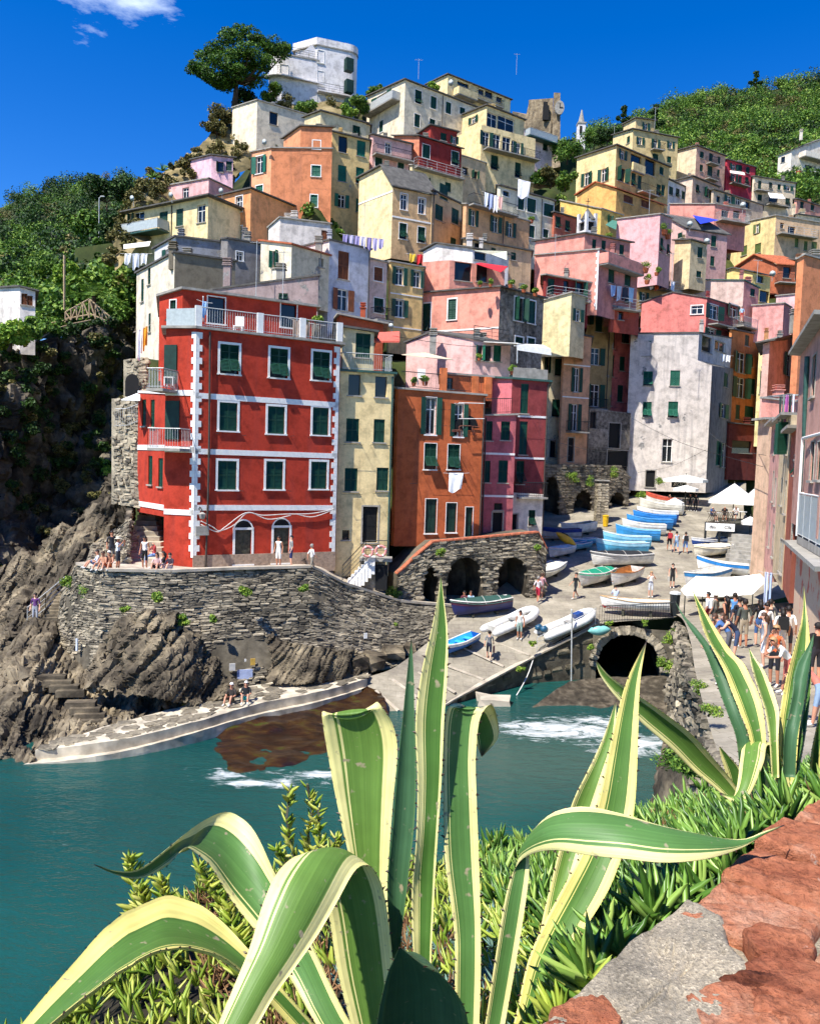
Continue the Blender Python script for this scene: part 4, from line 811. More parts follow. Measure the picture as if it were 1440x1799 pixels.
def steeple():
 P=at(*cv('B',1258,512),170);root=empty('church_steeple',P,'white pointed church steeple on the far skyline','steeple');s=170/F_PX/3
 mb=MB();mb.box((0,0,.2),(38*s,38*s,7));mb.build('shaft',M_WT,root)
 mb=MB();mb.box((0,0,3.75),(44*s,44*s,.3));mb.build('cornice',M_CONC,root)
 mb=MB();mb.tube([(0,0,3.9),(0,0,4.0),(0,0,6.6)],[20*s,17*s,.1],8);mb.build('spire',M_CONC,root)
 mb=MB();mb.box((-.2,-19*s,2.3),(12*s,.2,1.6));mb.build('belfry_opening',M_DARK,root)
steeple()
def turret():
 D=88;P=at(*cv('C',210,868),D);root=empty('bell_turret',P,'small white bell turret with grey pointed cap and cross','turret');s=D/F_PX/3
 mb=MB();w=70*s;M=Matrix.Rotation(R(30),4,'Z')
 for x in(-1,1):
  for y in(-1,1):mb.box((x*w*.42,y*w*.42,1.0),(w*.2,w*.2,2.0),M)
 mb.box((0,0,-.4),(w*1.05,w*1.05,1.0),M);mb.box((0,0,1.2),(w*.98,w*.98,.3),M);mb.build('body',M_WT,root)
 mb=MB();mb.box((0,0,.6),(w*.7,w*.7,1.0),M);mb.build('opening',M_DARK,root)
 mb=MB();mb.tube([M@Vector((0,0,1.3)),M@Vector((0,0,2.6))],[w*.72,.04],4);mb.build('cap',M_SLATE,root)
 mb=MB();mb.box((0,0,3.1),(.06,.06,1.1));mb.box((0,0,3.35),(.5,.06,.06));mb.build('cross',M_IRON,root)
turret()
house('white hotel with terraces at the far right edge',165,'C',(1220,1290,1480),(462,432,360),640,'#ece4cf','1245 480 20 30 d','1395 430 30 30 d;1380 530 40 40 d;1440 490 30 30 m',azl=-40,az=66,bal='R 1330 1480 470 1.5 s;R 1300 1480 560 1.5 s')
house('low salmon houses at the far right below the hill',120,'C',(1305,1318,1470),(690,690,735),900,'#e2a088','','1345 720 18 40;1400 730 18 40',azl=-40,az=60,bal='')
house('cream gabled house at the far right edge',116,'C',(1310,1322,1470),(775,770,790),900,'#eadcb4','','1420 840 30 60',azl=-40,az=60)
house('small white cottage with brown doors far left above the ravine',66,'P',(-30,35,62),(508,504,512),622,'#e9e4da','','40 525 8 20 b;52 528 6 18 b',azl=-60,az=70)
# setting: hills, cliff, harbour ground, water
def rows_grid(rows,nc,nr):
 A=np.stack([catmull([tuple(at(*p))for p in r],nc)for r in rows]);return np.stack([catmull(A[:,j],nr)for j in range(nc)],1)
def normals(G):
 du=np.gradient(G,axis=1);dv=np.gradient(G,axis=0);n=np.cross(du,dv);return n/(np.linalg.norm(n,axis=2,keepdims=True)+1e-9)
def rough(G,amp,scale,octv=5,seed=0,toward=True,squash=(1,1,1),ridged=False):
 n=normals(G);c=np.array(CAM);flip=np.sign(((c-G)*n).sum(2,keepdims=True));n=n*flip
 f=fbm(G.reshape(-1,3)*np.array(squash),scale,octv,seed).reshape(G.shape[:2])
 if ridged:f=.5-np.abs(f)*3
 return G+n*(f*amp)[...,None]
def sheet(name,G,mat,label=None,cat=None,kind='structure',smooth=True):
 return tag(link(name,grid_mesh(name,G,smooth),None,mat),label,cat,None,kind)
M_ROCKD=stone_mat('cliff_rock',[(.25,'#1f1c18'),(.45,'#4b443b'),(.62,'#7d7363'),(.8,'#a79b86')],.5,rnd=0,bmp=1.0,fine=2.5)
M_ROCKS=stone_mat('strata_rock',[(.28,'#231f1a'),(.44,'#5c5346'),(.6,'#8d806a'),(.82,'#bcac90')],.6,rnd=0,bmp=1.0,fine=4)
M_EARTH=stone_mat('hill_ground',[(.3,'#1d2710'),(.5,'#35401c'),(.68,'#54502e'),(.85,'#7a6c4a')],.25,rnd=0,bmp=.6,fine=2)  # coloured dark green so the gaps between trees look shaded
GL=rows_grid([[(-90,388,330),(0,363,330),(45,346,330),(95,334,330),(150,326,330),(200,319,330),(235,326,330),(262,344,330),(330,378,330)],[(-90,430,240),(0,410,240),(80,395,240),(160,385,235),(240,390,230),(330,410,230)],[(-90,500,160),(0,480,160),(100,455,155),(190,440,150),(250,440,145),(330,440,140)],[(-90,560,110),(0,540,108),(90,520,104),(170,490,100),(240,480,96),(330,480,92)],[(-90,622,62),(0,607,66),(90,592,71),(170,575,78),(250,565,86),(330,560,90)]],90,90)
GL=rough(GL,5,.06,5,3);sheet('hillside',GL,M_EARTH,'wooded hillside left behind the village')
GRt=rows_grid([[(1020,250,300),(1090,225,300),(1160,200,300),(1210,185,300),(1260,172,300),(1320,168,300),(1400,150,300),(1440,140,300),(1560,105,300)],[(1020,262,240),(1120,250,240),(1240,235,240),(1340,230,240),(1440,225,240),(1560,215,240)],[(1020,300,190),(1120,295,190),(1240,290,190),(1340,290,190),(1440,280,190),(1560,270,190)],[(1020,380,150),(1120,370,150),(1240,365,150),(1340,360,150),(1440,350,150),(1560,345,150)]],90,70)
GRt=rough(GRt,6,.05,5,8);sheet('hillside',GRt,M_EARTH,'green hillside right above the village')
gp=np.array([(p.x,p.y)for p,z in GROUND_PTS]);gz=np.array([z for p,z in GROUND_PTS])-1.6
ex_pts=[(at(1080,330,128),0),(at(1040,300,140),0),(at(960,330,122),0),(at(1000,350,116),0),(at(1290,330,150),0),(at(640,190,121),0),(at(520,195,113),0),(at(560,200,111),0),(at(1000,245,150),0),(at(1060,255,165),0),(at(1420,330,155),0)]
gp=np.vstack([gp,[(p.x,p.y)for p,_ in ex_pts]]);gz=np.concatenate([gz,[p.z for p,_ in ex_pts]])
def slope_z(X,Y):
 X=np.asarray(X,float);Y=np.asarray(Y,float);d2=(X[...,None]-gp[:,0])**2+(Y[...,None]-gp[:,1])**2+.6;w=d2**-1.35;return(w*gz).sum(-1)/w.sum(-1)
ys_,xs_=np.meshgrid(np.linspace(47,185,150),np.linspace(-42,92,150),indexing='ij')
def under_mask(X,Y):
 z=slope_z(X,Y);return z
ZV=slope_z(xs_,ys_);ZV=np.minimum(ZV,6+np.maximum(0,ys_-46)*1.6)
zl_=1.5+np.maximum(0,ys_-54)*.16
ZV=np.where((xs_>ys_*.135)&(ys_<96),np.minimum(ZV,zl_),ZV);ZV=np.where((ys_<62)&(xs_>-6),np.minimum(ZV,-3.),ZV)
ZV=np.where((xs_<-ys_*.335)&(ys_<100),np.minimum(ZV,-3.),ZV);ZV=np.where((xs_<-12)&(ys_<56),np.minimum(ZV,-3.),ZV)
sheet('village_slope',np.stack([xs_,ys_,ZV],-1),M_EARTH,'steep ground under the village houses')
GC=rows_grid([[(205,420,86),(225,378,88),(262,322,93),(300,297,97),(330,268,100),(365,240,103),(400,203,107),(480,190,111),(600,178,119)],[(205,440,84),(235,400,86),(275,350,90),(320,325,94),(350,300,97),(385,275,100),(420,235,104),(490,215,108),(600,205,114)],[(205,480,80),(240,440,82),(290,400,86),(335,380,90),(365,360,92),(400,340,95),(430,300,98),(500,280,102),(600,260,106)]],70,30)
GC=rough(GC,2.2,.25,5,5);sheet('rocky_crest',GC,stone_mat('dry_crest',[(.3,'#4a4630'),(.5,'#80724f'),(.7,'#b09f79')],.5,rnd=0,fine=3),'dry rocky crest below the pine')
GV=rows_grid([[(-90,632,61),(0,612,65),(70,600,69),(150,580,75),(200,568,81),(270,558,88)],[(-90,720,57),(0,700,62),(70,680,68),(150,660,74),(200,645,78),(270,640,82)],[(-90,820,55),(0,800,60),(70,790,67),(150,770,72),(200,750,74),(270,740,76)],[(-90,930,53),(0,920,58),(70,905,64),(150,880,67),(200,860,66),(270,850,66)],[(-90,1060,50),(0,1050,54),(60,1030,58),(130,1000,58),(190,970,56),(270,950,54)]],220,220)
GV=rough(rough(GV,8,.13,5,21),2.6,.55,6,4,squash=(1,1,.45),ridged=True);sheet('ravine_cliff',GV,M_ROCKD,'dark overgrown cliff of the ravine',smooth=False)
GS=rows_grid([[(-90,1060,51),(0,1022,51),(60,990,51.5),(130,945,51.5),(190,905,50.5),(225,885,50)],[(-90,1110,52),(0,1075,49.5),(50,1055,48),(90,1030,47.5),(140,1000,48),(200,985,48.5)],[(-90,1180,44),(0,1150,43),(50,1130,43),(85,1115,44),(140,1100,46.5),(200,1090,47)],[(-90,1260,38),(0,1240,37),(55,1230,36.8),(95,1225,37.4),(160,1215,38.6),(260,1200,40.5)],[(-90,1340,33.5),(0,1335,33.3),(55,1314,33.9),(110,1290,34.7),(190,1266,36.3),(310,1238,38.5)],[(-90,1420,30),(0,1400,30.8),(55,1362,32),(110,1330,33),(190,1300,34.6),(310,1262,37.2)]],300,320)
def strata(G,amp,per,direction,seed=0):
 d=np.array(direction,float);d/=np.linalg.norm(d);n=normals(G);c=np.array(CAM);n=n*np.sign(((c-G)*n).sum(2,keepdims=True))
 flat=G.reshape(-1,3);s=(flat@d)/per+fbm(flat,.35,3,seed)*2.2;fr=s-np.floor(s);saw=np.where(fr<.8,fr/.8,(1-fr)/.2)
 big=np.floor(s);jit=np.modf(np.sin(big*12.9898)*43758.5)[0];h=(saw*.55+jit*.8).reshape(G.shape[:2]);return G+n*(h*amp)[...,None]
GS=rough(strata(strata(strata(rough(GS,1.7,.25,5,9),.4,1.5,(.25,-.3,.9),7),.45,.8,(.86,.28,-.42),2),.24,.24,(.86,.28,-.42),5),.35,1.0,6,6);GS[...,2]=np.where(GS[...,1]<31.5,-1.5,GS[...,2])
sheet('sea_rocks',GS,M_ROCKS,'tilted layered rocks running down to the sea',smooth=False)
# harbour ground
def pave_mat():
 m,N,L,b=nodes_of('harbour_paving');t=tex(N,L,scale=.5,detail=7,rough=.65);rp=ramp(N,[(.3,lin('#787066')),(.5,lin('#98907f')),(.72,lin('#b5ab99'))]);L.new(t.outputs[0],rp.inputs[0])
 br=tex(N,L,'ShaderNodeTexBrick',1.0);br.inputs['Color1'].default_value=(1,1,1,1);br.inputs['Color2'].default_value=(.88,.88,.87,1);br.inputs['Mortar'].default_value=(.68,.66,.63,1)
 br.inputs['Mortar Size'].default_value=.012;br.inputs['Brick Width'].default_value=.9;br.inputs['Row Height'].default_value=.42
 o=mixc(N,L,1,rp.outputs[0],br.outputs[0],'MULTIPLY');f=tex(N,L,scale=6,detail=6,rough=.7);fr=ramp(N,[(.3,(.82,.82,.82,1)),(.7,(1.08,1.08,1.08,1))]);L.new(f.outputs[0],fr.inputs[0]);o=mixc(N,L,1,o,fr.outputs[0],'MULTIPLY')
 L.new(o,b.inputs['Base Color']);b.inputs['Roughness'].default_value=.9;b.inputs['Specular IOR Level'].default_value=.2;bump(N,L,b,f.outputs[0],.3);return m
M_PAVE=pave_mat();M_QUAYC=plain('worn_concrete','#b7ab98',.9,var=.25,scale=1.2,bmp=.5)
GP=rows_grid([[(540,1300,36.3),(650,1300,37),(745,1290,38)],[(556,1240,39.8),(670,1252,39.9),(760,1250,40.4)],[(640,1193,42.3),(720,1208,42),(790,1230,41.5)],[(700,1168,44),(800,1165,45),(927,1157,46)],[(785,1098,48.2),(900,1105,48),(1040,1100,47.7)],[(800,1066,50.3),(1000,1073,50),(1200,1082,48)],[(880,1030,54),(1050,1030,55.5),(1400,1042,55)],[(920,985,61),(1100,990,61),(1400,1000,60)],[(930,945,68.5),(1100,950,67.5),(1380,965,66)],[(930,905,77),(1140,905,77),(1310,905,77)],[(930,880,84),(1170,875,85.5),(1310,868,87)],[(930,862,92),(1190,856,93),(1310,846,95)]],60,140)
sheet('harbour_slipway',GP,M_PAVE,'paved slipway and harbour square')
GW=rows_grid([[(1185,1078,48.5),(1290,1066,48.5),(1560,1045,48.5)],[(1200,1090,43),(1320,1085,42),(1600,1080,41)],[(1212,1125,33),(1330,1120,32),(1640,1120,31)],[(1222,1185,25),(1340,1180,24.5),(1500,1180,24)],[(1250,1290,18),(1380,1290,17.5),(1560,1290,17)],[(1290,1400,13.5),(1450,1420,12.5),(1620,1420,12)]],40,60)
sheet('lane_path',GW,M_PAVE,'paved path along the house fronts above the harbour')
GT=rows_grid([[(140,990,42),(185,1001,40.6),(300,1004,41.4),(420,1000,43),(545,996,44.6),(600,1024,46),(700,1056,48.5),(800,1066,50.2)],[(195,970,46),(240,985,45),(330,990,45.6),(430,992,46.5),(545,990,48),(600,1010,49.5),(700,1045,51.5),(820,1060,52.5)],[(195,955,50),(240,965,50),(330,965,51),(430,965,52),(545,965,53),(610,990,53),(720,1030,54),(860,1045,55)]],60,16)
sheet('house_terrace',GT,M_QUAYC,'terrace and path in front of the red house')
PTS=np.concatenate([GP.reshape(-1,3),GW.reshape(-1,3),GT.reshape(-1,3)]);_v=(PTS-np.array(CAM))@np.array(_q);PPX=np.stack([720+F_PX*_v[:,0]/-_v[:,2],899.5-F_PX*_v[:,1]/-_v[:,2]],1)
def ground_at(px,py):
 """the place on the harbour ground seen at a pixel"""
 d=((PPX-np.array((px,py)))**2).sum(1);k=np.argsort(d)[:4];w=1/(d[k]+.5);D=(PTS[k,1]*w).sum()/w.sum();return at(px,py,D)
slp=empty('slipway_sleepers',(0,0,0),'row of concrete sleepers laid across the slipway','sleepers')
for(xa,ya),(xb,yb)in(((905,1095),(990,1120)),((880,1108),(962,1135)),((852,1122),(930,1152)),((815,1140),(885,1172)),((770,1165),(850,1195)),((735,1182),(800,1218)),((690,1195),(745,1235)),((660,1215),(700,1250))):
 a,b=ground_at(xa,ya),ground_at(xb,yb);d=(b-a);L_=d.length;d.normalize();mb=MB();n=Vector((-d.y,d.x,0)).normalized()*.09;up=Vector((0,0,.07));mb.hexa([a-n,b-n,b+n,a+n],[a-n*.8+up,b-n*.8+up,b+n*.8+up,a+n*.8+up]);mb.build('sleeper',M_QUAYC,slp)
 # walls of stones
def stone_meshes(n,seed,sub=1):
 out=[];g=random.Random(seed)
 for k in range(n):
  bm=bmesh.new();bmesh.ops.create_cube(bm,size=1.0);bmesh.ops.subdivide_edges(bm,edges=bm.edges[:],cuts=1,use_grid_fill=True)
  for v in bm.verts:
   c=v.co;r=c.length;v.co=c*(.5/max(.5,r))*.3+c*.72;v.co+=Vector((g.uniform(-.11,.11),g.uniform(-.12,.12),g.uniform(-.11,.11)))
  me=bpy.data.meshes.new('stone');bm.to_mesh(me);bm.free();out.append(me)
 return out
STONES=stone_meshes(8,3)
STV=[np.array([v.co[:]for v in m.vertices])for m in STONES];STF=[np.array([p.vertices[:]for p in m.polygons])for m in STONES]
def stone_wall(root,G,sw,sh,mat,seed,dep=.3,keep=300,skip=None,proud=.06):
 """lays courses of uneven stones over a surface grid; the largest in the picture are pieces of their own"""
 g=random.Random(seed);nr,nc=G.shape[:2];H=np.linalg.norm(G[0,nc//2]-G[-1,nc//2]);Wd=np.linalg.norm(np.diff(G[nr//2],axis=0),axis=1).sum();items=[]
 nrow=max(2,int(H/sh))
 for r in range(nrow):
  v=(r+.5)/nrow;u=g.uniform(0,.5)*sw/Wd
  while u<1:
   w=sw*g.uniform(.55,1.6);uc=u+w/Wd/2;u+=w/Wd
   if uc>.995:break
   fv,fu=v*(nr-1),uc*(nc-1);i,j=min(int(fv),nr-2),min(int(fu),nc-2);P=Vector(G[i,j]*(1-(fu-j))*(1-(fv-i))+G[i,j+1]*(fu-j)*(1-(fv-i))+G[i+1,j]*(1-(fu-j))*(fv-i)+G[i+1,j+1]*(fu-j)*(fv-i))
   if skip and skip(P,uc,v):continue
   ex=Vector(G[i,j+1]-G[i,j]).normalized();ez=Vector(G[i,j]-G[i+1,j]).normalized();ey=ez.cross(ex).normalized()
   if ey.dot(P-CAM)<0:ey=-ey
   rw=w*.96;rh=(H/nrow)*g.uniform(.75,1.15);dd=dep*g.uniform(.7,1.2);P=P-ey*(proud*g.uniform(-.6,1.3)-dd*.32);P+=ez*g.uniform(-.2,.2)*sh*.4
   ex2=(ex+ez*g.uniform(-.1,.1)).normalized();M=Matrix(((ex2.x*rw,ey.x*dd,ez.x*rh,P.x),(ex2.y*rw,ey.y*dd,ez.y*rh,P.y),(ex2.z*rw,ey.z*dd,ez.z*rh,P.z),(0,0,0,1)))
   items.append((rw*rh/max(1,P.y)**2,g.randrange(8),M))
 items.sort(key=lambda t:-t[0])
 for a,k,M in items[:keep]:link('stone',STONES[k],root,mat,Matrix.Translation(-root.location)@M)
 V,F,o=[],[],0
 for a,k,M in items[keep:]:
  m=np.array(M);V.append(STV[k]@m[:3,:3].T+m[:3,3]-np.array(root.location));F.append(STF[k]+o);o+=len(STV[k])
 if V:s=link('stones',np_mesh('stones',np.concatenate(V),np.concatenate(F),False),root,mat);s['kind']='stuff'
M_WALLST=stone_mat('wall_stone',[(.15,'#2b2824'),(.4,'#5f594f'),(.62,'#8b8272'),(.88,'#b9ad96')],1.2,rnd=.45,fine=8)
M_MORT=stone_mat('wall_mortar',[(.3,'#4a443a'),(.6,'#7a7263'),(.8,'#9c9280')],1.0,rnd=0,fine=6)
W_top=[(108,1040,44.5),(140,992,42.4),(185,1003,40.3),(300,1005,41.2),(420,1000,42.8),(545,997,44.4),(600,1025,45.8),(700,1057,48.2),(800,1066,50)]
W_bot=[(92,1195,42.5),(120,1215,41),(165,1215,38.6),(300,1240,38.8),(430,1215,40.4),(560,1195,42.2),(640,1185,43.6),(720,1165,45.4),(800,1112,48.4)]
def straight(rows,nc,nr):
 out=[]
 for r in rows:
  P=np.array([tuple(at(*p))for p in r]);t=np.linspace(0,len(P)-1,nc);i=np.clip(t.astype(int),0,len(P)-2);f=(t-i)[:,None];out.append(P[i]*(1-f)+P[i+1]*f)
 A=np.array(out);t=np.linspace(0,len(A)-1,nr);i=np.clip(t.astype(int),0,len(A)-2);f=(t-i)[:,None,None];return A[i]*(1-f)+A[i+1]*f
GWL=straight([W_top,W_bot],120,40);rw_root=empty('retaining_wall',GWL[-1,40],'tall rubble stone retaining wall below the red house','wall')
GWLr=rough(GWL,.5,.5,4,31)
o=link('core',grid_mesh('core',GWLr-np.array(rw_root.location)),rw_root,M_MORT)
stone_wall(rw_root,GWLr,.4,.125,M_WALLST,5,dep=.24,proud=.045,skip=lambda P_,u,v:fbm(np.array([tuple(P_)]),.45,3,3)[0]>.1)
cop=MB()
for j in range(len(W_top)-1):
 a,b=at(*W_top[j]),at(*W_top[j+1]);d=(b-a).normalized();n=Vector((-d.y,d.x,0)).normalized()*.22
 if j:cop.hexa([v-rw_root.location for v in(a-n,b-n,b+n,a+n)],[v-rw_root.location+Vector((0,0,.14))for v in(a-n,b-n,b+n,a+n)])
cop.build('coping',M_QUAYC,rw_root)
def outcrop(label,rows,amp,seed,mat=M_ROCKS,nc=130,nr=120,per=.5,d=(.75,.2,-.6)):
 G=rows_grid(rows,nc,nr);G=rough(strata(strata(strata(rough(G,amp*3,.5,5,seed),amp*.9,1.1,(.3,-.2,.9),seed+5),amp*.8,per,d,seed),amp*.35,per*.45,d,seed+3),amp*1.3,1.1,6,seed+1);return sheet('rock_outcrop',G,mat,label,smooth=False)
outcrop('dark layered rock rising from the wall foot below the terrace',[[(215,1100,39.6),(250,1085,38.9),(300,1090,38.9),(340,1130,39.2),(372,1170,39.6)],[(190,1150,38.8),(240,1140,37.6),(300,1150,37.5),(350,1180,38.2),(382,1205,39)],[(170,1215,38),(230,1225,36.5),(300,1235,36.7),(350,1240,37.6),(390,1232,38.8)]],.42,41)
outcrop('low layered rock at the wall foot near the slipway',[[(470,1120,41.4),(520,1130,41.2),(570,1140,41.6),(640,1150,43.3)],[(480,1165,41),(530,1172,40.5),(590,1172,41.4),(645,1175,43)],[(470,1205,40.3),(540,1200,40.2),(600,1192,41.5),(650,1185,43.2)]],.3,47)
for i,(x,y,D,s)in enumerate(((575,1175,41.8,.7),(600,1172,42.2,.55),(545,1180,41.4,.6),(625,1165,42.8,.9),(655,1160,43.8,1.1),(690,1145,45,.9),(720,1140,45.8,.7))):
 b_=link('boulder',STONES[i%8],None,M_ROCKS,Matrix.Translation(at(x,y,D))@Matrix.Rotation(i*1.3,4,'Z')@Matrix.Diagonal((s*1.3,s,s*.8,1)))
 tag(b_,['grey boulder below the two wall plaques','small boulder between two bigger ones at the wall foot','flat boulder at the left of the boulder row','rounded boulder by the end of the walkway','biggest boulder under the slipway wall','brown boulder near the small blue rowing boat','last small boulder before the rowing boat'][i],'boulder','boulders at the wall foot')
wk_b=[(100,1303,.45),(200,1272,.7),(330,1238,.9),(430,1208,1.05),(560,1186,1.15),(648,1176,1.2)];wk_f=[(62,1318,.4),(200,1302,.65),(330,1272,.85),(450,1238,1.0),(560,1216,1.1),(645,1192,1.2)]
Pb=catmull([tuple(atz(*p))for p in wk_b],50);Pf=catmull([tuple(atz(*p))for p in wk_f],50);Pm=Pf.copy();Pm[:,2]-=.42;Pl=Pm+np.array((-.25,-.55,0));Pu=Pl.copy();Pu[:,2]-=.25;Pv=Pu.copy();Pv[:,2]=-1.2
Gk=np.stack([Pb,Pb*.5+Pf*.5,Pf,Pm,Pl,Pu,Pv]);sheet('sea_walkway',rough(np.repeat(Gk,1,0),.12,2.0,3,3),plain('walkway_concrete','#c3b7a1',.92,var=.28,scale=1.5,bmp=.6),'stepped concrete walkway along the water',smooth=False)
wkr=empty('walkway_stones',tuple(Pf[25]),'flat stones set into the top of the sea walkway','paving')
g_=random.Random(4)
for i in range(150):
 j=g_.uniform(1,48);k=int(j);f=j-k;a=Vector(Pb[k]*(1-f)+Pb[k+1]*f);b=Vector(Pf[k]*(1-f)+Pf[k+1]*f);P=a.lerp(b,g_.uniform(.12,.9));d=Vector(Pf[k+1]-Pf[k]).normalized();s=g_.uniform(.22,.5)
 link('stone',STONES[i%8],wkr,M_WALLST,Matrix.Translation(P-Vector(Pf[25]))@Matrix.Rotation(math.atan2(d.y,d.x)+g_.uniform(-.4,.4),4,'Z')@Matrix.Diagonal((s*1.4,s,.1,1)))
def algae():
 m,N,L,b=nodes_of('wet_algae');t=tex(N,L,scale=1.3,detail=7,rough=.7,stretch=(.6,1.4,1));rp=ramp(N,[(.3,lin('#120b06')),(.48,lin('#2b190c')),(.58,lin('#3f2a12')),(.66,lin('#3a4210')),(.82,lin('#5a4628'))]);L.new(t.outputs[0],rp.inputs[0]);L.new(rp.outputs[0],b.inputs['Base Color']);b.inputs['Roughness'].default_value=.25;f=tex(N,L,scale=9,detail=5);bump(N,L,b,f.outputs[0],.5);return m
def az_(x,y,z):return(x,y,atz(x,y,z).y)
GA=rows_grid([[az_(290,1300,-.5),az_(400,1272,.35),az_(510,1236,.6),az_(570,1216,.75),az_(660,1192,.9)],[az_(310,1330,-.5),az_(390,1312,.04),az_(480,1288,.18),az_(570,1262,.25),az_(680,1246,.3)],[az_(330,1362,-.6),az_(395,1348,-.04),az_(460,1346,.04),az_(560,1318,.05),az_(690,1290,-.02)],[az_(320,1400,-.5),az_(390,1405,-.5),az_(480,1400,-.6),az_(570,1375,-.5),az_(700,1330,-.5)]],60,50)
GA=rough(GA,.5,.8,5,12);sheet('algae_ramp',GA,algae(),'brown and green algae covered ramp awash at the water')
Q_top=[(700,1290,39.4),(742,1262,40.4),(792,1232,41.6),(928,1159,46.1),(1042,1102,47.6)]
qt=np.array([tuple(at(*p))for p in Q_top]);qb=qt.copy();qb[:,2]=-.8;tq=np.linspace(0,4,70);iq=np.clip(tq.astype(int),0,3);fq=(tq-iq)[:,None];QT=qt[iq]*(1-fq)+qt[iq+1]*fq;QB=qb[iq]*(1-fq)+qb[iq+1]*fq
GQ=np.stack([QT*(1-v)+QB*v for v in np.linspace(0,1,20)]);q_root=empty('quay_wall',QB[30],'dark block stone quay wall beside the slipway','wall');link('core',grid_mesh('core',GQ-np.array(q_root.location)),q_root,M_MORT)
M_BLOCK=stone_mat('quay_block',[(.2,'#24221d'),(.45,'#4b463c'),(.65,'#706857'),(.85,'#938974')],1.2,rnd=.4,fine=7)
stone_wall(q_root,GQ,.52,.3,M_BLOCK,8,dep=.28)
cp=MB()
for a,b in zip(qt[:-1],qt[1:]):
 a,b=Vector(a),Vector(b);d=(b-a).normalized();n=Vector((-d.y,d.x,0)).normalized()*.16;cp.hexa([v-q_root.location for v in(a-n,b-n,b+n,a+n)],[v-q_root.location+Vector((0,0,.1))for v in(a-n,b-n,b+n,a+n)])
cp.build('coping',M_QUAYC,q_root)
BA,BB=at(1042,1100,47.5),at(1200,1092,46.4);br=empty('stone_bridge',BA,'low stone bridge with a dark round-arched tunnel mouth','bridge');bt=Vector((BB.x-BA.x,BB.y-BA.y,0));bw=bt.length;bt.normalize();bn=Vector((bt.y,-bt.x,0))
ztb=BA.z+.05;arch_c=(1108-1042)/158*bw;ra=58/158*bw;zs=at(1108,1180,47).z;zc_=at(1108,1112,47).z;hgt=zc_-zs
def bp(u,z,d=0):q=BA+bt*u-bn*d;return Vector((q.x,q.y,z))-BA
A_=[(arch_c+ra*math.cos(a),zs+hgt*math.sin(a)**.8)for a in np.linspace(math.pi,0,17)]
mb=MB();mb.poly([bp(0,-1),bp(A_[0][0],-1),bp(A_[0][0],zs),bp(0,zs)]);mb.poly([bp(A_[-1][0],-1),bp(bw,-1),bp(bw,zs),bp(A_[-1][0],zs)])
for i in range(16):mb.poly([bp(A_[i][0],A_[i][1]),bp(A_[i+1][0],A_[i+1][1]),bp(A_[i+1][0],ztb),bp(A_[i][0],ztb)])
mb.poly([bp(0,zs),bp(A_[0][0],zs),bp(A_[0][0],ztb),bp(0,ztb)]);mb.poly([bp(A_[-1][0],zs),bp(bw,zs),bp(bw,ztb),bp(A_[-1][0],ztb)]);mb.build('face',M_MORT,br)
mb=MB();full=[(A_[0][0],-1)]+A_+[(A_[-1][0],-1)]
for i in range(len(full)-1):mb.poly([bp(*full[i]),bp(*full[i],16),bp(*full[i+1],16),bp(*full[i+1])])
mb.poly([bp(*p,16)for p in full]);mb.build('tunnel',M_ROCKD,br)
for i in range(22):
 a=math.pi*(1-(i+.5)/22);u=arch_c+(ra+.16)*math.cos(a);z=zs+(hgt+.14)*max(0,math.sin(a))**.8;an=a-math.pi/2
 link('voussoir',STONES[i%8],br,M_WALLST,Matrix.Translation(bp(u,z,-.02))@place(bt,Vector((0,0,0)))@Matrix.Rotation(-an,4,'Y')@Matrix.Diagonal((.3,.3,.5,1)))
GRB=rows_grid([[az_(1000,1196,.7),az_(1060,1190,.6),az_(1130,1188,.6),az_(1200,1190,.7)],[az_(950,1232,.15),az_(1040,1226,.2),az_(1120,1230,.15),az_(1200,1240,.2)],[az_(900,1275,-.5),az_(1020,1262,-.3),az_(1120,1280,-.25),az_(1200,1300,-.2)],[az_(880,1330,-.8),az_(1020,1320,-.8),az_(1120,1340,-.8),az_(1200,1350,-.8)]],60,50)
GRB=rough(GRB,.35,.9,5,19);sheet('stream_bed',GRB,stone_mat('gravel_bed',[(.3,'#2c2822'),(.5,'#544c40'),(.7,'#7d7364')],2.2,rnd=0,fine=10,rough=.6),'dark gravel stream bed at the tunnel mouth')
GRW=rows_grid([[(1196,1094,46.3),(1206,1110,40),(1216,1145,31),(1228,1195,25),(1262,1300,18),(1310,1400,13.5)],[(1180,1180,44.5),(1190,1200,39),(1205,1230,31),(1222,1280,25),(1250,1370,18),(1300,1450,13)],[(1168,1270,41),(1165,1300,37),(1170,1340,30),(1180,1400,24),(1200,1500,17),(1240,1600,12)],[(1168,1320,38.5),(1155,1370,34),(1150,1450,28),(1150,1550,22),(1160,1700,15),(1180,1800,11)]],90,70)
GRW2=rough(rough(GRW,1.1,.5,5,14),.4,1.6,4,2);sheet('lane_cliff',GRW2,M_ROCKS,'broken rock and rubble below the lane')
lw=empty('lane_wall',GRW2[10,40],'rough rubble wall edging the lane above the stream','wall');stone_wall(lw,GRW2[:34],.34,.2,M_WALLST,12,dep=.3)
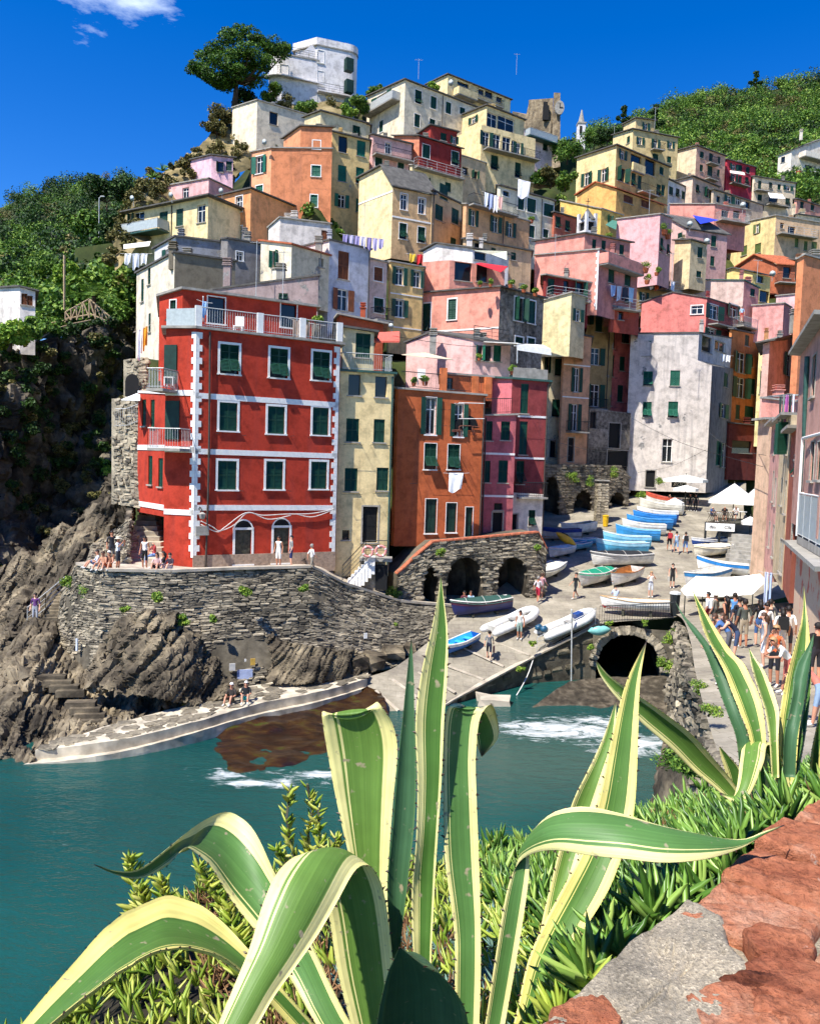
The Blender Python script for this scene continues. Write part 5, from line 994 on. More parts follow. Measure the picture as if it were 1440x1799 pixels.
# water
def water():
 m,N,L,b=nodes_of('sea_water');t=tex(N,L,scale=.06,detail=3);rp=ramp(N,[(.35,(.004,.046,.043,1)),(.65,(.012,.078,.066,1))]);L.new(t.outputs[0],rp.inputs[0])
 ge=N.new('ShaderNodeNewGeometry');nz=tex(N,L,scale=1.1,coord='Object',detail=9,rough=.74,stretch=(.7,1.5,1));nz.inputs['Distortion'].default_value=.9;acc=None
 def spot(c,r0,r1):
  d=N.new('ShaderNodeVectorMath');d.operation='SUBTRACT';L.new(ge.outputs['Position'],d.inputs[0]);d.inputs[1].default_value=c
  s=N.new('ShaderNodeVectorMath');s.operation='MULTIPLY';L.new(d.outputs[0],s.inputs[0]);s.inputs[1].default_value=(1/r0,1/r1,0);ln=N.new('ShaderNodeVectorMath');ln.operation='LENGTH';L.new(s.outputs[0],ln.inputs[0])
  mr=N.new('ShaderNodeMapRange');mr.inputs['From Min'].default_value=.2;mr.inputs['From Max'].default_value=1;mr.inputs['To Min'].default_value=.3;mr.inputs['To Max'].default_value=0;L.new(ln.outputs['Value'],mr.inputs[0]);return mr.outputs[0]
 for px,py,r0,r1 in((1000,1282,5.2,3.0),(1110,1305,4,3.0),(940,1280,3.2,2.4),(392,1362,1.6,1.1),(470,1376,3.6,.7),(560,1360,3,.7),(1060,1270,3,2)):
  s=spot(atz(px,py,0),r0,r1)
  if acc is None:acc=s
  else:
   mx=N.new('ShaderNodeMath');mx.operation='MAXIMUM';L.new(acc,mx.inputs[0]);L.new(s,mx.inputs[1]);acc=mx.outputs[0]
 ad=N.new('ShaderNodeMath');ad.operation='ADD';L.new(acc,ad.inputs[0]);L.new(nz.outputs[0],ad.inputs[1])
 fo=N.new('ShaderNodeMapRange');fo.inputs['From Min'].default_value=.66;fo.inputs['From Max'].default_value=.92;L.new(ad.outputs[0],fo.inputs[0])
 sil=spot(atz(960,1340,0),10,6);sm=N.new('ShaderNodeMath');sm.operation='MULTIPLY';sm.inputs[1].default_value=2.2;L.new(sil,sm.inputs[0]);c1=mixc(N,L,sm.outputs[0],rp.outputs[0],(.055,.1,.075,1));c=mixc(N,L,fo.outputs[0],c1,(.8,.82,.82,1));L.new(c,b.inputs['Base Color'])
 rr=N.new('ShaderNodeMapRange');rr.inputs['To Min'].default_value=.12;rr.inputs['To Max'].default_value=.8;L.new(fo.outputs[0],rr.inputs[0]);L.new(rr.outputs[0],b.inputs['Roughness']);b.inputs['IOR'].default_value=1.33
 w1=tex(N,L,scale=.9,detail=5,rough=.6,stretch=(1,1.6,1));w2=tex(N,L,scale=4.5,detail=4,stretch=(1,1.8,1));n1=bump(N,L,b,w1.outputs[0],.55,.25);bump(N,L,b,w2.outputs[0],.45,.06,n1);return m
mb=MB();mb.poly([(-400,-30,0),(120,-30,0),(120,62,0),(-400,62,0)]);sea=mb.build('sea',water());tag(sea,'teal green harbour water',None,None,'structure')
mb=MB();mb.poly([(-700,-60,-4),(700,-60,-4),(700,700,-4),(-700,700,-4)]);tag(mb.build('ground',M_EARTH),'land under everything',None,None,'structure')
# foreground: parapet, agaves, ice plants
CROPS['Q']=(450,1200,.34722);CROPS['V']=(850,1100,.40972);CROPS['U']=(0,1350,.34722);CROPS['Z']=(1200,1000,.16678)
def agave_mat(name,mid,edge,marg):
 m,N,L,b=nodes_of(name);uv=N.new('ShaderNodeUVMap');sp=N.new('ShaderNodeSeparateXYZ');L.new(uv.outputs[0],sp.inputs[0])
 mp=N.new('ShaderNodeMapping');mp.inputs['Scale'].default_value=(26,1.2,1);L.new(uv.outputs[0],mp.inputs[0]);nz=N.new('ShaderNodeTexNoise');nz.inputs['Scale'].default_value=1;nz.inputs['Detail'].default_value=3;L.new(mp.outputs[0],nz.inputs['Vector'])
 wob=N.new('ShaderNodeMath');wob.operation='MULTIPLY_ADD';wob.inputs[1].default_value=.05;L.new(nz.outputs[0],wob.inputs[0]);L.new(sp.outputs[0],wob.inputs[2])
 rp=ramp(N,[(0,edge),(marg[0],edge),(marg[0]+.012,mid),(marg[1]-.012,mid),(marg[1],edge)]);rp.color_ramp.elements.new(marg[0]+.05).color=mid;e=rp.color_ramp.elements.new(marg[0]+.055);e.color=edge;e=rp.color_ramp.elements.new(marg[0]+.075);e.color=edge;e=rp.color_ramp.elements.new(marg[0]+.08);e.color=mid
 L.new(wob.outputs[0],rp.inputs[0]);st=ramp(N,[(.3,(.78,.80,.78,1)),(.7,(1.12,1.1,1.1,1))]);L.new(nz.outputs[0],st.inputs[0]);c=mixc(N,L,1,rp.outputs[0],st.outputs[0],'MULTIPLY')
 bl=tex(N,L,scale=14,detail=5);br_=ramp(N,[(.3,(.85,.85,.82,1)),(.62,(1,1,1,1))]);L.new(bl.outputs[0],br_.inputs[0]);c=mixc(N,L,1,c,br_.outputs[0],'MULTIPLY')
 sc=tex(N,L,scale=38,detail=2);sr=ramp(N,[(.66,(0,0,0,1)),(.74,(1,1,1,1))]);L.new(sc.outputs[0],sr.inputs[0]);c=mixc(N,L,sr.outputs[0],c,(.33,.28,.17,1))
 tipm=N.new('ShaderNodeMapRange');tipm.inputs['From Min'].default_value=.93;tipm.inputs['From Max'].default_value=.985;L.new(sp.outputs[1],tipm.inputs[0]);c=mixc(N,L,tipm.outputs[0],c,(.05,.035,.03,1))
 L.new(c,b.inputs['Base Color']);b.inputs['Roughness'].default_value=.5;b.inputs['Specular IOR Level'].default_value=.3;bump(N,L,b,nz.outputs[0],.25,.004)
 tr=N.new('ShaderNodeBsdfTranslucent');L.new(c,tr.inputs[0]);mx=N.new('ShaderNodeMixShader');mx.inputs[0].default_value=.1;out=N['Material Output'];L.new(b.outputs[0],mx.inputs[1]);L.new(tr.outputs[0],mx.inputs[2]);L.new(mx.outputs[0],out.inputs[0]);return m
G1,G2,Y1,Y2=lin('#678a3c'),lin('#567f40'),lin('#f1e79c'),lin('#efe084')
AG=[agave_mat('agave_leaf',G1,Y1,(.18,.82)),agave_mat('agave_leaf',lin('#557c34'),Y2,(.26,.80)),agave_mat('agave_leaf',G2,Y1,(.15,.80)),agave_mat('agave_leaf',lin('#466c48'),lin('#5f8050'),(.03,.97)),agave_mat('agave_leaf',lin('#4d7430'),Y1,(.3,.93))]
M_SPINE=plain('spine','#3a241a',.5)
def agave_leaf(root,c,st,D,mi=0,cup=.13,teeth=True,n=44,m=13,th=.011):
 """stations (xL, yL, xR, yR[, dDL, dDR]) from base to tip in a crop of the photograph, D list of distances"""
 Ls,Rs=[],[]
 for i,s in enumerate(st):
  d=D[i]if isinstance(D,(list,tuple))else D;a=s[4]if len(s)>4 else 0;b=s[5]if len(s)>5 else a
  Ls.append(tuple(at(*cv(c,s[0],s[1]),d+a)));Rs.append(tuple(at(*cv(c,s[2],s[3]),d+b)))
 A,B=catmull(Ls,n),catmull(Rs,n);ax=B-A;w=np.linalg.norm(ax,axis=1);sp=(A+B)/2;tg=np.gradient(sp,axis=0);tg/=np.linalg.norm(tg,axis=1)[:,None]+1e-9
 nm=np.cross(ax,tg);nm/=np.linalg.norm(nm,axis=1)[:,None]+1e-9
 for i in range(1,n):
  if nm[i]@nm[i-1]<0:nm[i]=-nm[i]
 if nm[n//3]@(np.array(CAM)-sp[n//3])<0:nm=-nm
 u=np.linspace(0,1,m);cup_=-(1-(2*u-1)**2)*cup;wav=fbm(np.stack([np.arange(n)*.35,np.zeros(n),np.zeros(n)],1),1,2,int(st[0][0])%97)*.05
 G=A[:,None]*(1-u)[None,:,None]+B[:,None]*u[None,:,None]+nm[:,None]*((cup_[None]+wav[:,None]*(2*u[None]-1))*w[:,None])[...,None]
 tk=th*np.clip(1-(2*u-1)**2,.12,1)[None]*np.clip(w/.08,.15,1)[:,None];Bk=G-nm[:,None]*tk[...,None]
 V=np.concatenate([G.reshape(-1,3),Bk.reshape(-1,3)])-np.array(root.location);i=np.arange(n*m).reshape(n,m);o=n*m
 F=[np.stack([i[:-1,:-1],i[:-1,1:],i[1:,1:],i[1:,:-1]],-1).reshape(-1,4),np.stack([i[:-1,:-1],i[1:,:-1],i[1:,1:],i[:-1,1:]],-1).reshape(-1,4)+o]
 for q in(i[:,0],i[:,-1]):F.append(np.stack([q[:-1],q[1:],q[1:]+o,q[:-1]+o],-1))
 for q in(i[0],i[-1]):F.append(np.stack([q[:-1],q[1:],q[1:]+o,q[:-1]+o],-1))
 F=np.concatenate(F);me=np_mesh('leaf',V,F,True);uvl=me.uv_layers.new(name='UVMap');vv=np.linspace(0,1,n);uv=np.stack([np.tile(u,n),np.repeat(vv,m)],1);uv=np.concatenate([uv,uv]);uvl.data.foreach_set('uv',uv[F.ravel()].astype(np.float32).ravel())
 lf=link('leaf',me,root,AG[mi])
 if teeth:
  mb=MB();g=random.Random(int(st[0][0]))
  for E,s in((A,-1),(B,1)):
   ln=np.concatenate([[0],np.cumsum(np.linalg.norm(np.diff(E,axis=0),axis=1))]);q=.02
   while q<ln[-1]*.93:
    k=np.searchsorted(ln,q)-1;k=max(0,min(n-2,k));f=(q-ln[k])/(ln[k+1]-ln[k]+1e-9);P=Vector(E[k]*(1-f)+E[k+1]*f)-root.location;out=Vector(ax[k]).normalized()*s;t=Vector(tg[k]);h=g.uniform(.003,.0085)*min(1,w[k]/.05);r=h*.45
    mb.add([P-t*r,P+t*r,P+Vector(nm[k])*r*.8-out*r*.5,P+out*h+t*h*g.uniform(-.2,.6)],[(0,1,3),(1,2,3),(2,0,3)]);q+=g.uniform(.014,.045)
  s_=mb.build('spines',M_SPINE,lf);s_['kind']='stuff'
 return lf
ag1=empty('agave',at(740,1960,1.75),'large variegated agave with arching yellow-edged leaves by the parapet','agave')
agave_leaf(ag1,'U',[(1800,1600,1960,1560),(1596,1293,1756,1260),(1456,1048,1576,888),(1305,840,1390,530,-.03,.05),(1180,680,1300,340,-.05,.1),(1070,500,1220,250,-.07,.14),(970,415,1130,222,-.08,.15),(930,405,1000,285,-.05,.1),(850,490,860,395),(720,556,720,503),(600,545,600,522),(475,489,475,485)],[1.85,1.9,1.98,2.06,2.1,2.12,2.1,2.04,1.96,1.88,1.82,1.76],2)
agave_leaf(ag1,'U',[(1760,1640,1860,1600),(1400,1230,1460,1150),(1250,1060,1275,940,-.03,.05),(1130,960,1140,790,-.06,.1),(1000,912,1000,690,-.08,.14),(850,912,850,645,-.1,.16),(720,960,700,695,-.1,.15),(580,1045,550,790,-.09,.13),(420,1165,400,950,-.07,.1),(250,1295,230,1150,-.05,.07),(90,1430,60,1360,-.03,.04),(-90,1600,-95,1590)],[1.72,1.72,1.7,1.69,1.66,1.62,1.57,1.51,1.45,1.38,1.31,1.24],1)
agave_leaf(ag1,'Q',[(600,1500,690,1560),(540,1150,680,1250),(470,880,665,1000),(410,620,690,620),(368,400,714,350),(340,230,692,215),(332,150,625,108),(350,150,600,112,.08,.08),(380,230,590,190,.16,.16),(450,380,560,350,.2,.2),(500,500,510,500,.2,.2)],[1.9,1.92,1.95,1.97,1.98,1.98,1.98,2.0,2.02,2.04,2.05],0)
agave_leaf(ag1,'Q',[(690,1400,720,1400),(662,1050,768,1000),(690,700,800,700),(712,430,809,430),(740,180,800,180),(760,-20,797,-20),(783,-230,785,-238)],[1.8,1.8,1.81,1.82,1.83,1.84,1.85],3,cup=.3)
agave_leaf(ag1,'Q',[(780,1700,900,1700),(795,1440,885,1450),(785,1100,905,1000),(808,800,920,750),(815,500,938,480),(805,200,950,200),(835,-50,966,-50),(890,-290,969,-250),(920,-450,946,-450),(931,-545,933,-548)],[1.78,1.78,1.8,1.8,1.81,1.82,1.83,1.84,1.85,1.86],4,cup=.22)
agave_leaf(ag1,'Q',[(1000,1900,1120,1900),(1005,1500,1135,1500),(1000,1250,1135,1200),(955,900,1127,900),(946,600,1115,600),(946,350,1110,380),(955,180,1130,185),(985,108,1185,108),(1060,125,1216,165,.08,.08),(1088,240,1222,280,.1,.12),(1138,372,1142,374,.1,.1)],[1.72,1.75,1.78,1.81,1.83,1.85,1.86,1.87,1.88,1.88,1.88],2)
agave_leaf(ag1,'Q',[(500,1800,720,1800),(420,1500,695,1450),(372,1210,652,1090),(330,1000,600,955),(275,885,552,925),(195,880,490,965),(100,970,405,1115),(30,1130,315,1270),(-30,1330,205,1430),(-110,1530,90,1590),(-190,1725,0,1745),(-240,1900,-120,1900),(-280,2100,-275,2102)],[1.74,1.75,1.76,1.75,1.7,1.64,1.57,1.52,1.47,1.42,1.38,1.34,1.3],0)
agave_leaf(ag1,'V',[(240,1300,330,1190),(300,1050,390,1050),(345,880,440,900),(382,750,480,780),(440,630,530,600),(510,480,560,470),(565,318,567,315)],[2.0,2.05,2.1,2.13,2.16,2.2,2.24],0,cup=.2)
agave_leaf(ag1,'V',[(60,1900,190,1900),(128,1706,240,1706),(185,1450,340,1470),(250,1290,440,1290),(340,1120,540,1120),(430,950,610,930),(490,750,645,780),(530,560,658,560),(575,360,663,360),(622,210,672,210),(696,64,698,60)],[1.62,1.65,1.74,1.8,1.86,1.92,1.97,2.02,2.06,2.09,2.12],1)
agave_leaf(ag1,'V',[(-30,1900,60,1900),(5,1706,90,1706),(52,1400,145,1400),(95,1150,190,1100),(138,1030,196,960),(200,980,215,875,-.03,0),(310,963,300,800,-.05,.02),(450,985,420,776,-.06,.04),(600,1000,570,802,-.06,.05),(780,1015,740,855,-.05,.05),(950,1000,920,898,-.03,.04),(1100,955,1100,916,0,.02),(1200,896,1200,880),(1285,856,1285,853)],[1.55,1.57,1.59,1.61,1.62,1.61,1.58,1.55,1.52,1.5,1.5,1.52,1.54,1.56],2)
agave_leaf(ag1,'Q',[(590,1950,1100,1950),(600,1800,1080,1800),(622,1650,1050,1640),(660,1490,945,1490),(690,1412,840,1430),(722,1345,728,1338)],[1.5,1.48,1.44,1.4,1.37,1.35],3,cup=.25)
ag2=empty('agave',at(1335,1420,3.4),'second variegated agave with upright leaves before the crowd','agave')
agave_leaf(ag2,'Z',[(600,2200,760,2250),(560,1800,700,1800),(480,1560,600,1540),(390,1320,520,1300),(300,1060,420,1060),(210,830,300,840),(80,640,150,640),(-20,480,0,480),(-90,330,-88,328)],[3.35,3.38,3.42,3.48,3.55,3.6,3.65,3.7,3.75],3,cup=.2)
agave_leaf(ag2,'Z',[(780,2350,900,2350),(700,1799,870,1799),(585,1480,840,1500),(505,1280,785,1300),(430,1080,705,1130),(335,890,630,985),(245,720,520,880),(190,560,390,700),(150,420,260,490),(108,270,125,270),(92,195,94,192)],[3.3,3.35,3.4,3.45,3.5,3.55,3.6,3.64,3.68,3.72,3.75],1)
agave_leaf(ag2,'Z',[(930,2200,1010,2200),(905,1799,1000,1799),(860,1500,1010,1560),(800,1300,990,1420),(745,1120,930,1250),(712,1000,850,1070),(700,900,750,930),(686,830,690,826)],[3.32,3.36,3.42,3.46,3.52,3.56,3.6,3.64],0)
agave_leaf(ag2,'Z',[(990,2300,1180,2300),(1000,1799,1210,1799),(1015,1550,1250,1500),(1045,1330,1290,1200),(1095,1100,1320,1000),(1142,930,1335,800),(1190,750,1325,650),(1235,580,1312,540),(1262,380,1290,380),(1266,150,1269,146)],[3.4,3.45,3.5,3.55,3.58,3.6,3.62,3.64,3.68,3.72],1,cup=.2)
agave_leaf(ag2,'Z',[(1050,2200,1180,2200),(1060,1799,1200,1799),(1095,1580,1262,1450),(1148,1320,1300,1200),(1158,1150,1335,1000),(1205,980,1352,850),(1300,830,1368,780),(1376,670,1378,666)],[3.25,3.28,3.32,3.36,3.4,3.44,3.47,3.5],3,cup=.25)
agave_leaf(ag2,'Z',[(1120,2200,1200,2200),(1190,1799,1280,1799),(1240,1500,1330,1400),(1300,1200,1345,1150),(1340,950,1344,945)],[3.42,3.48,3.54,3.6,3.66],4)
agave_leaf(ag2,'V',[(1090,790,1130,760),(1000,705,1060,660),(900,625,985,570),(800,525,890,465),(680,420,760,365),(570,310,640,285),(500,215,540,215),(478,150,479,146)],[3.3,3.3,3.28,3.25,3.22,3.2,3.2,3.2],0,cup=.2)
agave_leaf(ag2,'V',[(1340,790,1290,760),(1310,660,1240,640),(1262,540,1200,560,-.04,.05),(1215,512,1120,505,-.06,.03),(1200,580,1098,580,-.1,-.04),(1170,660,1090,650,-.14,-.1),(1130,735,1080,705,-.16,-.12),(1080,752,1062,735,-.16,-.12),(1010,725,1010,720,-.15,-.12)],[3.36,3.4,3.42,3.4,3.36,3.32,3.3,3.3,3.3],0)
agave_leaf(ag2,'V',[(1060,740,1110,700),(1040,650,1100,620),(1015,560,1060,570),(1008,520,1012,518)],3.5,4)
agave_leaf(ag2,'V',[(1390,700,1440,690),(1400,560,1450,540),(1425,430,1460,400),(1450,300,1452,298)],3.5,1)
agave_leaf(ag2,'V',[(690,1150,780,1180),(685,1080,770,1120),(684,1000,752,1010),(700,930,705,928)],[2.3,2.35,2.4,2.45],3)
# parapet
ZW=CAM.z-.75
def wallmat():
 m,N,L,b=nodes_of('red_sandstone');t=tex(N,L,scale=7,detail=6,rough=.7,stretch=(1,1,2));oi=N.new('ShaderNodeObjectInfo');ad=N.new('ShaderNodeMath');ad.operation='MULTIPLY_ADD';ad.inputs[1].default_value=.3;L.new(oi.outputs['Random'],ad.inputs[0]);L.new(t.outputs[0],ad.inputs[2])
 rp=ramp(N,[(.40,lin('#5a3122')),(.54,lin('#9a5a40')),(.72,lin('#b67454')),(.95,lin('#cfa386'))]);L.new(ad.outputs[0],rp.inputs[0]);f=tex(N,L,scale=55,detail=6,rough=.75)
 li=tex(N,L,scale=9,detail=7,rough=.7);lr=ramp(N,[(.63,(0,0,0,1)),(.70,(1,1,1,1))]);L.new(li.outputs[0],lr.inputs[0]);c=mixc(N,L,lr.outputs[0],rp.outputs[0],lin('#cfc3b4'))
 fr=ramp(N,[(.32,(.5,.48,.48,1)),(.5,(.95,.95,.95,1)),(.7,(1.2,1.2,1.2,1))]);L.new(f.outputs[0],fr.inputs[0]);c=mixc(N,L,1,c,fr.outputs[0],'MULTIPLY');L.new(c,b.inputs['Base Color']);b.inputs['Roughness'].default_value=.95;b.inputs['Specular IOR Level'].default_value=.15;n1=bump(N,L,b,t.outputs[0],.9,.03);bump(N,L,b,f.outputs[0],1,.01,n1);return m
def concmat():
 m,N,L,b=nodes_of('pebbly_concrete');v=tex(N,L,'ShaderNodeTexVoronoi',300);v2=tex(N,L,scale=130,detail=4);t=tex(N,L,scale=6,detail=6,rough=.65)
 rp=ramp(N,[(.3,lin('#716a5c')),(.5,lin('#938a78')),(.7,lin('#aca08a'))]);L.new(t.outputs[0],rp.inputs[0]);sp=N.new('ShaderNodeSeparateColor');L.new(v.outputs['Color'],sp.inputs[0]);pr=ramp(N,[(0,(.55,.53,.5,1)),(.5,(.95,.93,.9,1)),(.88,(1.1,1.05,.98,1)),(.97,(1.5,1.45,1.4,1))]);L.new(sp.outputs[0],pr.inputs[0])
 c=mixc(N,L,1,rp.outputs[0],pr.outputs[0],'MULTIPLY');L.new(c,b.inputs['Base Color']);b.inputs['Roughness'].default_value=.95;mx=N.new('ShaderNodeMath');mx.operation='ADD';L.new(v.outputs[0],mx.inputs[0]);L.new(v2.outputs[0],mx.inputs[1]);bump(N,L,b,mx.outputs[0],.6,.003);return m
M_SAND,M_PEB=wallmat(),concmat()
par=empty('parapet_wall',atz(1200,1700,ZW-.5),'worn red sandstone parapet with a concrete patched end','wall');pl0=Vector(par.location)
def warp_slab(poly,z0,hgt,mat,name,seed,res=.012,amp=.01,rnd=.02,scale=9):
 """one flat stone: polygon in plan, rounded edge, weathered top"""
 P=np.array([(p.x,p.y)for p in poly]);c=P.mean(0);n=96;seg=np.linspace(0,len(P),n,False);i=seg.astype(int)%len(P);f=(seg-seg.astype(int))[:,None];ring=P[i]*(1-f)+P[(i+1)%len(P)]*f
 ks=np.array([0,.08,.16,.24,.32,.4,.48,.56,.63,.7,.77,.83,.88,.92,.955,.98,1.0,1.0]);rows=[]
 for j,k in enumerate(ks):
  xy=c+(ring-c)*k;z=np.full(n,z0+hgt);drop=np.clip((k-.9)/.1,0,1)**2*rnd
  q=np.column_stack([xy,z-drop]);q[:,:2]+=(fbm(np.column_stack([xy,z]),14,3,seed+5)[:,None]*.035*k)
  q[:,2]+=fbm(np.column_stack([q[:,:2],np.full(n,seed*1.)]),scale,5,seed)*amp*2+fbm(np.column_stack([q[:,:2],np.full(n,seed*1.)]),40,3,seed)*amp*.7
  ly=fbm(np.column_stack([q[:,:2]@np.array([[.9,.3],[-.3,.9]])*np.array([2.2,9]),np.full(n,seed*1.)]),2.2,4,seed+2)*7;q[:,2]+=np.floor(ly*1.6)*amp*.42
  ck=fbm(np.column_stack([q[:,:2],np.full(n,3.)]),7,4,9);q[:,2]-=np.exp(-(ck/.022)**2)*amp*.8
  if j==len(ks)-1:q[:,2]=z0-.06
  rows.append(q)
 G=np.stack(rows);G=np.concatenate([G,G[:,:1]],1)-np.array(pl0);return link(name,grid_mesh(name,G),par,mat)
pa=lambda x,y,z=ZW:atz(x,y,z)
E0,E1=pa(945,1810),pa(1440,1385);wd=(E1-E0);wd.z=0;wd.normalize();wt=Vector((wd.y,-wd.x,0))
def wp(s,t):return E0+wd*s+wt*t
core=MB();q=[wp(-.8,.02),wp(4.5,.02),wp(4.5,.8),wp(-.8,.8)];core.hexa([v-pl0-Vector((0,0,1.6))for v in q],[v-pl0-Vector((0,0,.03))for v in q]);core.build('core',M_PEB,par)
warp_slab([pa(900,1850),pa(1020,1728),pa(1120,1640),pa(1212,1566),pa(1262,1600),pa(1290,1650),pa(1318,1690),pa(1330,1760),pa(1280,1830),pa(1150,1900),pa(960,1950)],ZW-.05,.05,M_PEB,'concrete_patch',3,amp=.006,rnd=.012,scale=14)
g_=random.Random(12);s=.62;slabs=[]
sts=[.42,.62,.80,.98,1.14,1.3,1.5,1.75,2.1,2.5,3.0,3.6,4.4]
for k in range(len(sts)-1):
 cuts=[-.01+g_.uniform(-.015,.02),.17+g_.uniform(-.05,.06),.36+g_.uniform(-.05,.06),.58,.82]
 for j in range(4):
  a0,a1,b0,b1=sts[k],sts[k+1],cuts[j],cuts[j+1];jj=lambda:g_.uniform(-.012,.012);gp_=.009
  slabs.append(([wp(a0+gp_+jj(),b0+gp_),wp((a0+a1)/2+jj(),b0+gp_+jj()*.5),wp(a1-gp_+jj(),b0+gp_+jj()),wp(a1-gp_+jj(),b1-gp_),wp((a0+a1)/2,b1-gp_+jj()),wp(a0+gp_+jj(),b1-gp_)],k*7+j))
for poly,sd in slabs:warp_slab(poly,ZW-.05+g_.uniform(-.018,.014),.05,M_SAND,'brick',sd,amp=.007,rnd=.012,scale=9)
for i,(x,y)in enumerate(((1040,1790),(1300,1780),(1400,1720),(1380,1660),(1000,1830),(1410,1790),(1340,1740))):
 c=pa(x,y);r=(.05,.07,.08,.06,.05,.08,.05)[i];warp_slab([c+Vector((math.cos(a)*r*g_.uniform(.7,1.3),math.sin(a)*r*g_.uniform(.7,1.2),0))for a in np.linspace(0,2*math.pi,7,False)],ZW-.052,.058,M_SAND,'brick',90+i,amp=.006,rnd=.015,scale=20)
 # bank of succulents between parapet and sea
GB=rows_grid([[(-200,2150,2.2),(200,2100,1.9),(600,2050,1.75),(850,1980,1.62),(1010,1800,1.6),(1120,1700,1.85),(1240,1590,2.2),(1360,1480,2.7),(1520,1390,3.4)],[(-150,2000,2.6),(200,1930,2.4),(500,1850,2.4),(750,1780,2.4),(950,1700,2.5),(1080,1640,2.7),(1200,1560,3.0),(1330,1470,3.5),(1480,1400,4.2)],[(30,1880,3.1),(220,1760,3.2),(420,1680,3.4),(650,1650,3.5),(850,1610,3.7),(1020,1570,3.9),(1160,1510,4.2),(1300,1440,4.7),(1460,1385,5.4)],[(130,1810,3.7),(270,1650,4.0),(420,1570,4.4),(620,1560,4.5),(850,1530,4.9),(1000,1500,5.3),(1130,1460,5.7),(1260,1420,6.0),(1440,1375,6.8)],[(150,1860,3.8),(300,1680,4.3),(430,1610,4.8),(640,1600,5.0),(860,1580,5.4),(1020,1550,5.9),(1140,1530,6.4),(1270,1480,6.6),(1440,1420,7.4)]],60,50)
GB=rough(GB,.18,1.8,3,77);skirt=GB[-1:].copy();skirt[...,2]-=11;tag(link('plant_bank',grid_mesh('plant_bank',np.concatenate([GB,skirt])),None,plain('bank_soil','#2a2418',.95,var=.4,scale=5,bmp=.6)),'earth bank under the succulents',None,None,'structure')
def fingers(name,label,base_pts,nrm,mat,ln,wd_,per,seed,spread=.75,cat='ice plant'):
 """clusters of fleshy finger leaves, each a bent four-sided spike"""
 g=np.random.default_rng(seed);B0=np.repeat(np.asarray(base_pts),per,0);m=len(B0);N0=np.repeat(np.asarray(nrm),per,0);ll=np.repeat(np.asarray(ln),per)*g.uniform(.6,1.2,m)
 d=N0*1.0+g.normal(size=(m,3))*spread;d[:,2]=np.abs(d[:,2])*.8+.25;d/=np.linalg.norm(d,axis=1)[:,None];bend=g.normal(size=(m,3))*.25;bend[:,2]+=.35
 a=np.cross(d,np.array([0,0,1.])+g.normal(size=(m,3))*.2);a/=np.linalg.norm(a,axis=1)[:,None]+1e-9;b=np.cross(d,a);r=ll*wd_;st=[(0,.7),(.35,1.0),(.75,.72),(1.0,.06)];rings=[]
 for t,k in st:
  c=B0+d*(ll*t)[:,None]+bend*(ll*t*t*.35)[:,None]
  for q in range(3):
   an=2*math.pi*q/3;rings.append(c+(a*math.cos(an)+b*math.sin(an))*(r*k)[:,None])
 V=np.stack(rings,1).reshape(-1,3);o=(np.arange(m)*12)[:,None];fs=[]
 for s_ in range(3):
  for q in range(3):fs.append(np.array([s_*3+q,s_*3+(q+1)%3,s_*3+3+(q+1)%3,s_*3+3+q]))
 F=(np.array(fs)[None]+o[:,None]).reshape(-1,4);return tag(link(name,np_mesh(name,V,F,True),None,mat),label,cat,None,'stuff')
nb=normals(GB);nb=nb*np.sign(nb[...,2:3]);gB=np.random.default_rng(3);flatP=GB.reshape(-1,3);flatN=nb.reshape(-1,3);rN,cN=GB.shape[:2]
def scatter(n,umin,umax,vmin,vmax,seed,jit=.0):
 g=np.random.default_rng(seed);fu=g.uniform(umin,umax,n)*(cN-1);fv=g.uniform(vmin,vmax,n)*(rN-1);i=np.minimum(fv.astype(int),rN-2);j=np.minimum(fu.astype(int),cN-2);a=(fv-i)[:,None];b=(fu-j)[:,None]
 return GB[i,j]*(1-a)*(1-b)+GB[i+1,j]*a*(1-b)+GB[i,j+1]*(1-a)*b+GB[i+1,j+1]*a*b,nb[i,j]
gl=lambda h:lin(h)
M_ICE=leaf_mat('ice_plant_leaf',[gl('#223a15'),gl('#456c26'),gl('#779f40'),gl('#aac264')],.38,.12,2.0,.45)
M_ICEB=leaf_mat('blue_succulent',[gl('#4d6b60'),gl('#6f8f82'),gl('#8fae9c')],.5,.05,3)
M_DRYV=leaf_mat('dry_leaf',[gl('#4a3222'),gl('#7a573a'),gl('#a9855c')],.8,.05,3)
P,Nn=scatter(1500,.5,1,.0,1,1);P[:,2]+=gB.uniform(-.02,.12,len(P));fingers('ice_plants','dense green finger-leaved ice plants on the bank right of the agave',P,Nn,M_ICE,.1+.005*P[:,1],.105,8,2)
P,Nn=scatter(1050,.0,.52,.0,1,5);P[:,2]+=gB.uniform(-.02,.1,len(P));fingers('ice_plants','yellow-green finger-leaved ice plants left of the agave',P,Nn,leaf_mat('ice_plant_yellow',[gl('#3f5a20'),gl('#73902e'),gl('#a9b848'),gl('#c6c66a')],.4,.12,2.0,.4),.08+.004*P[:,1],.1,8,6)
P,Nn=scatter(420,.30,.5,.02,.5,8);P[:,2]+=.04;fingers('blue_succulents','patch of blue-grey succulents below the agave',P,Nn,M_ICEB,np.full(len(P),.06),.09,9,7,.9,'succulent')
P,Nn=scatter(500,.2,.42,.1,.75,9);P[:,2]+=.05;fingers('dry_leaves','withered brown ice plant leaves under the arching leaf',P,Nn,M_DRYV,np.full(len(P),.08),.06,7,4,1.1,'dry leaves')
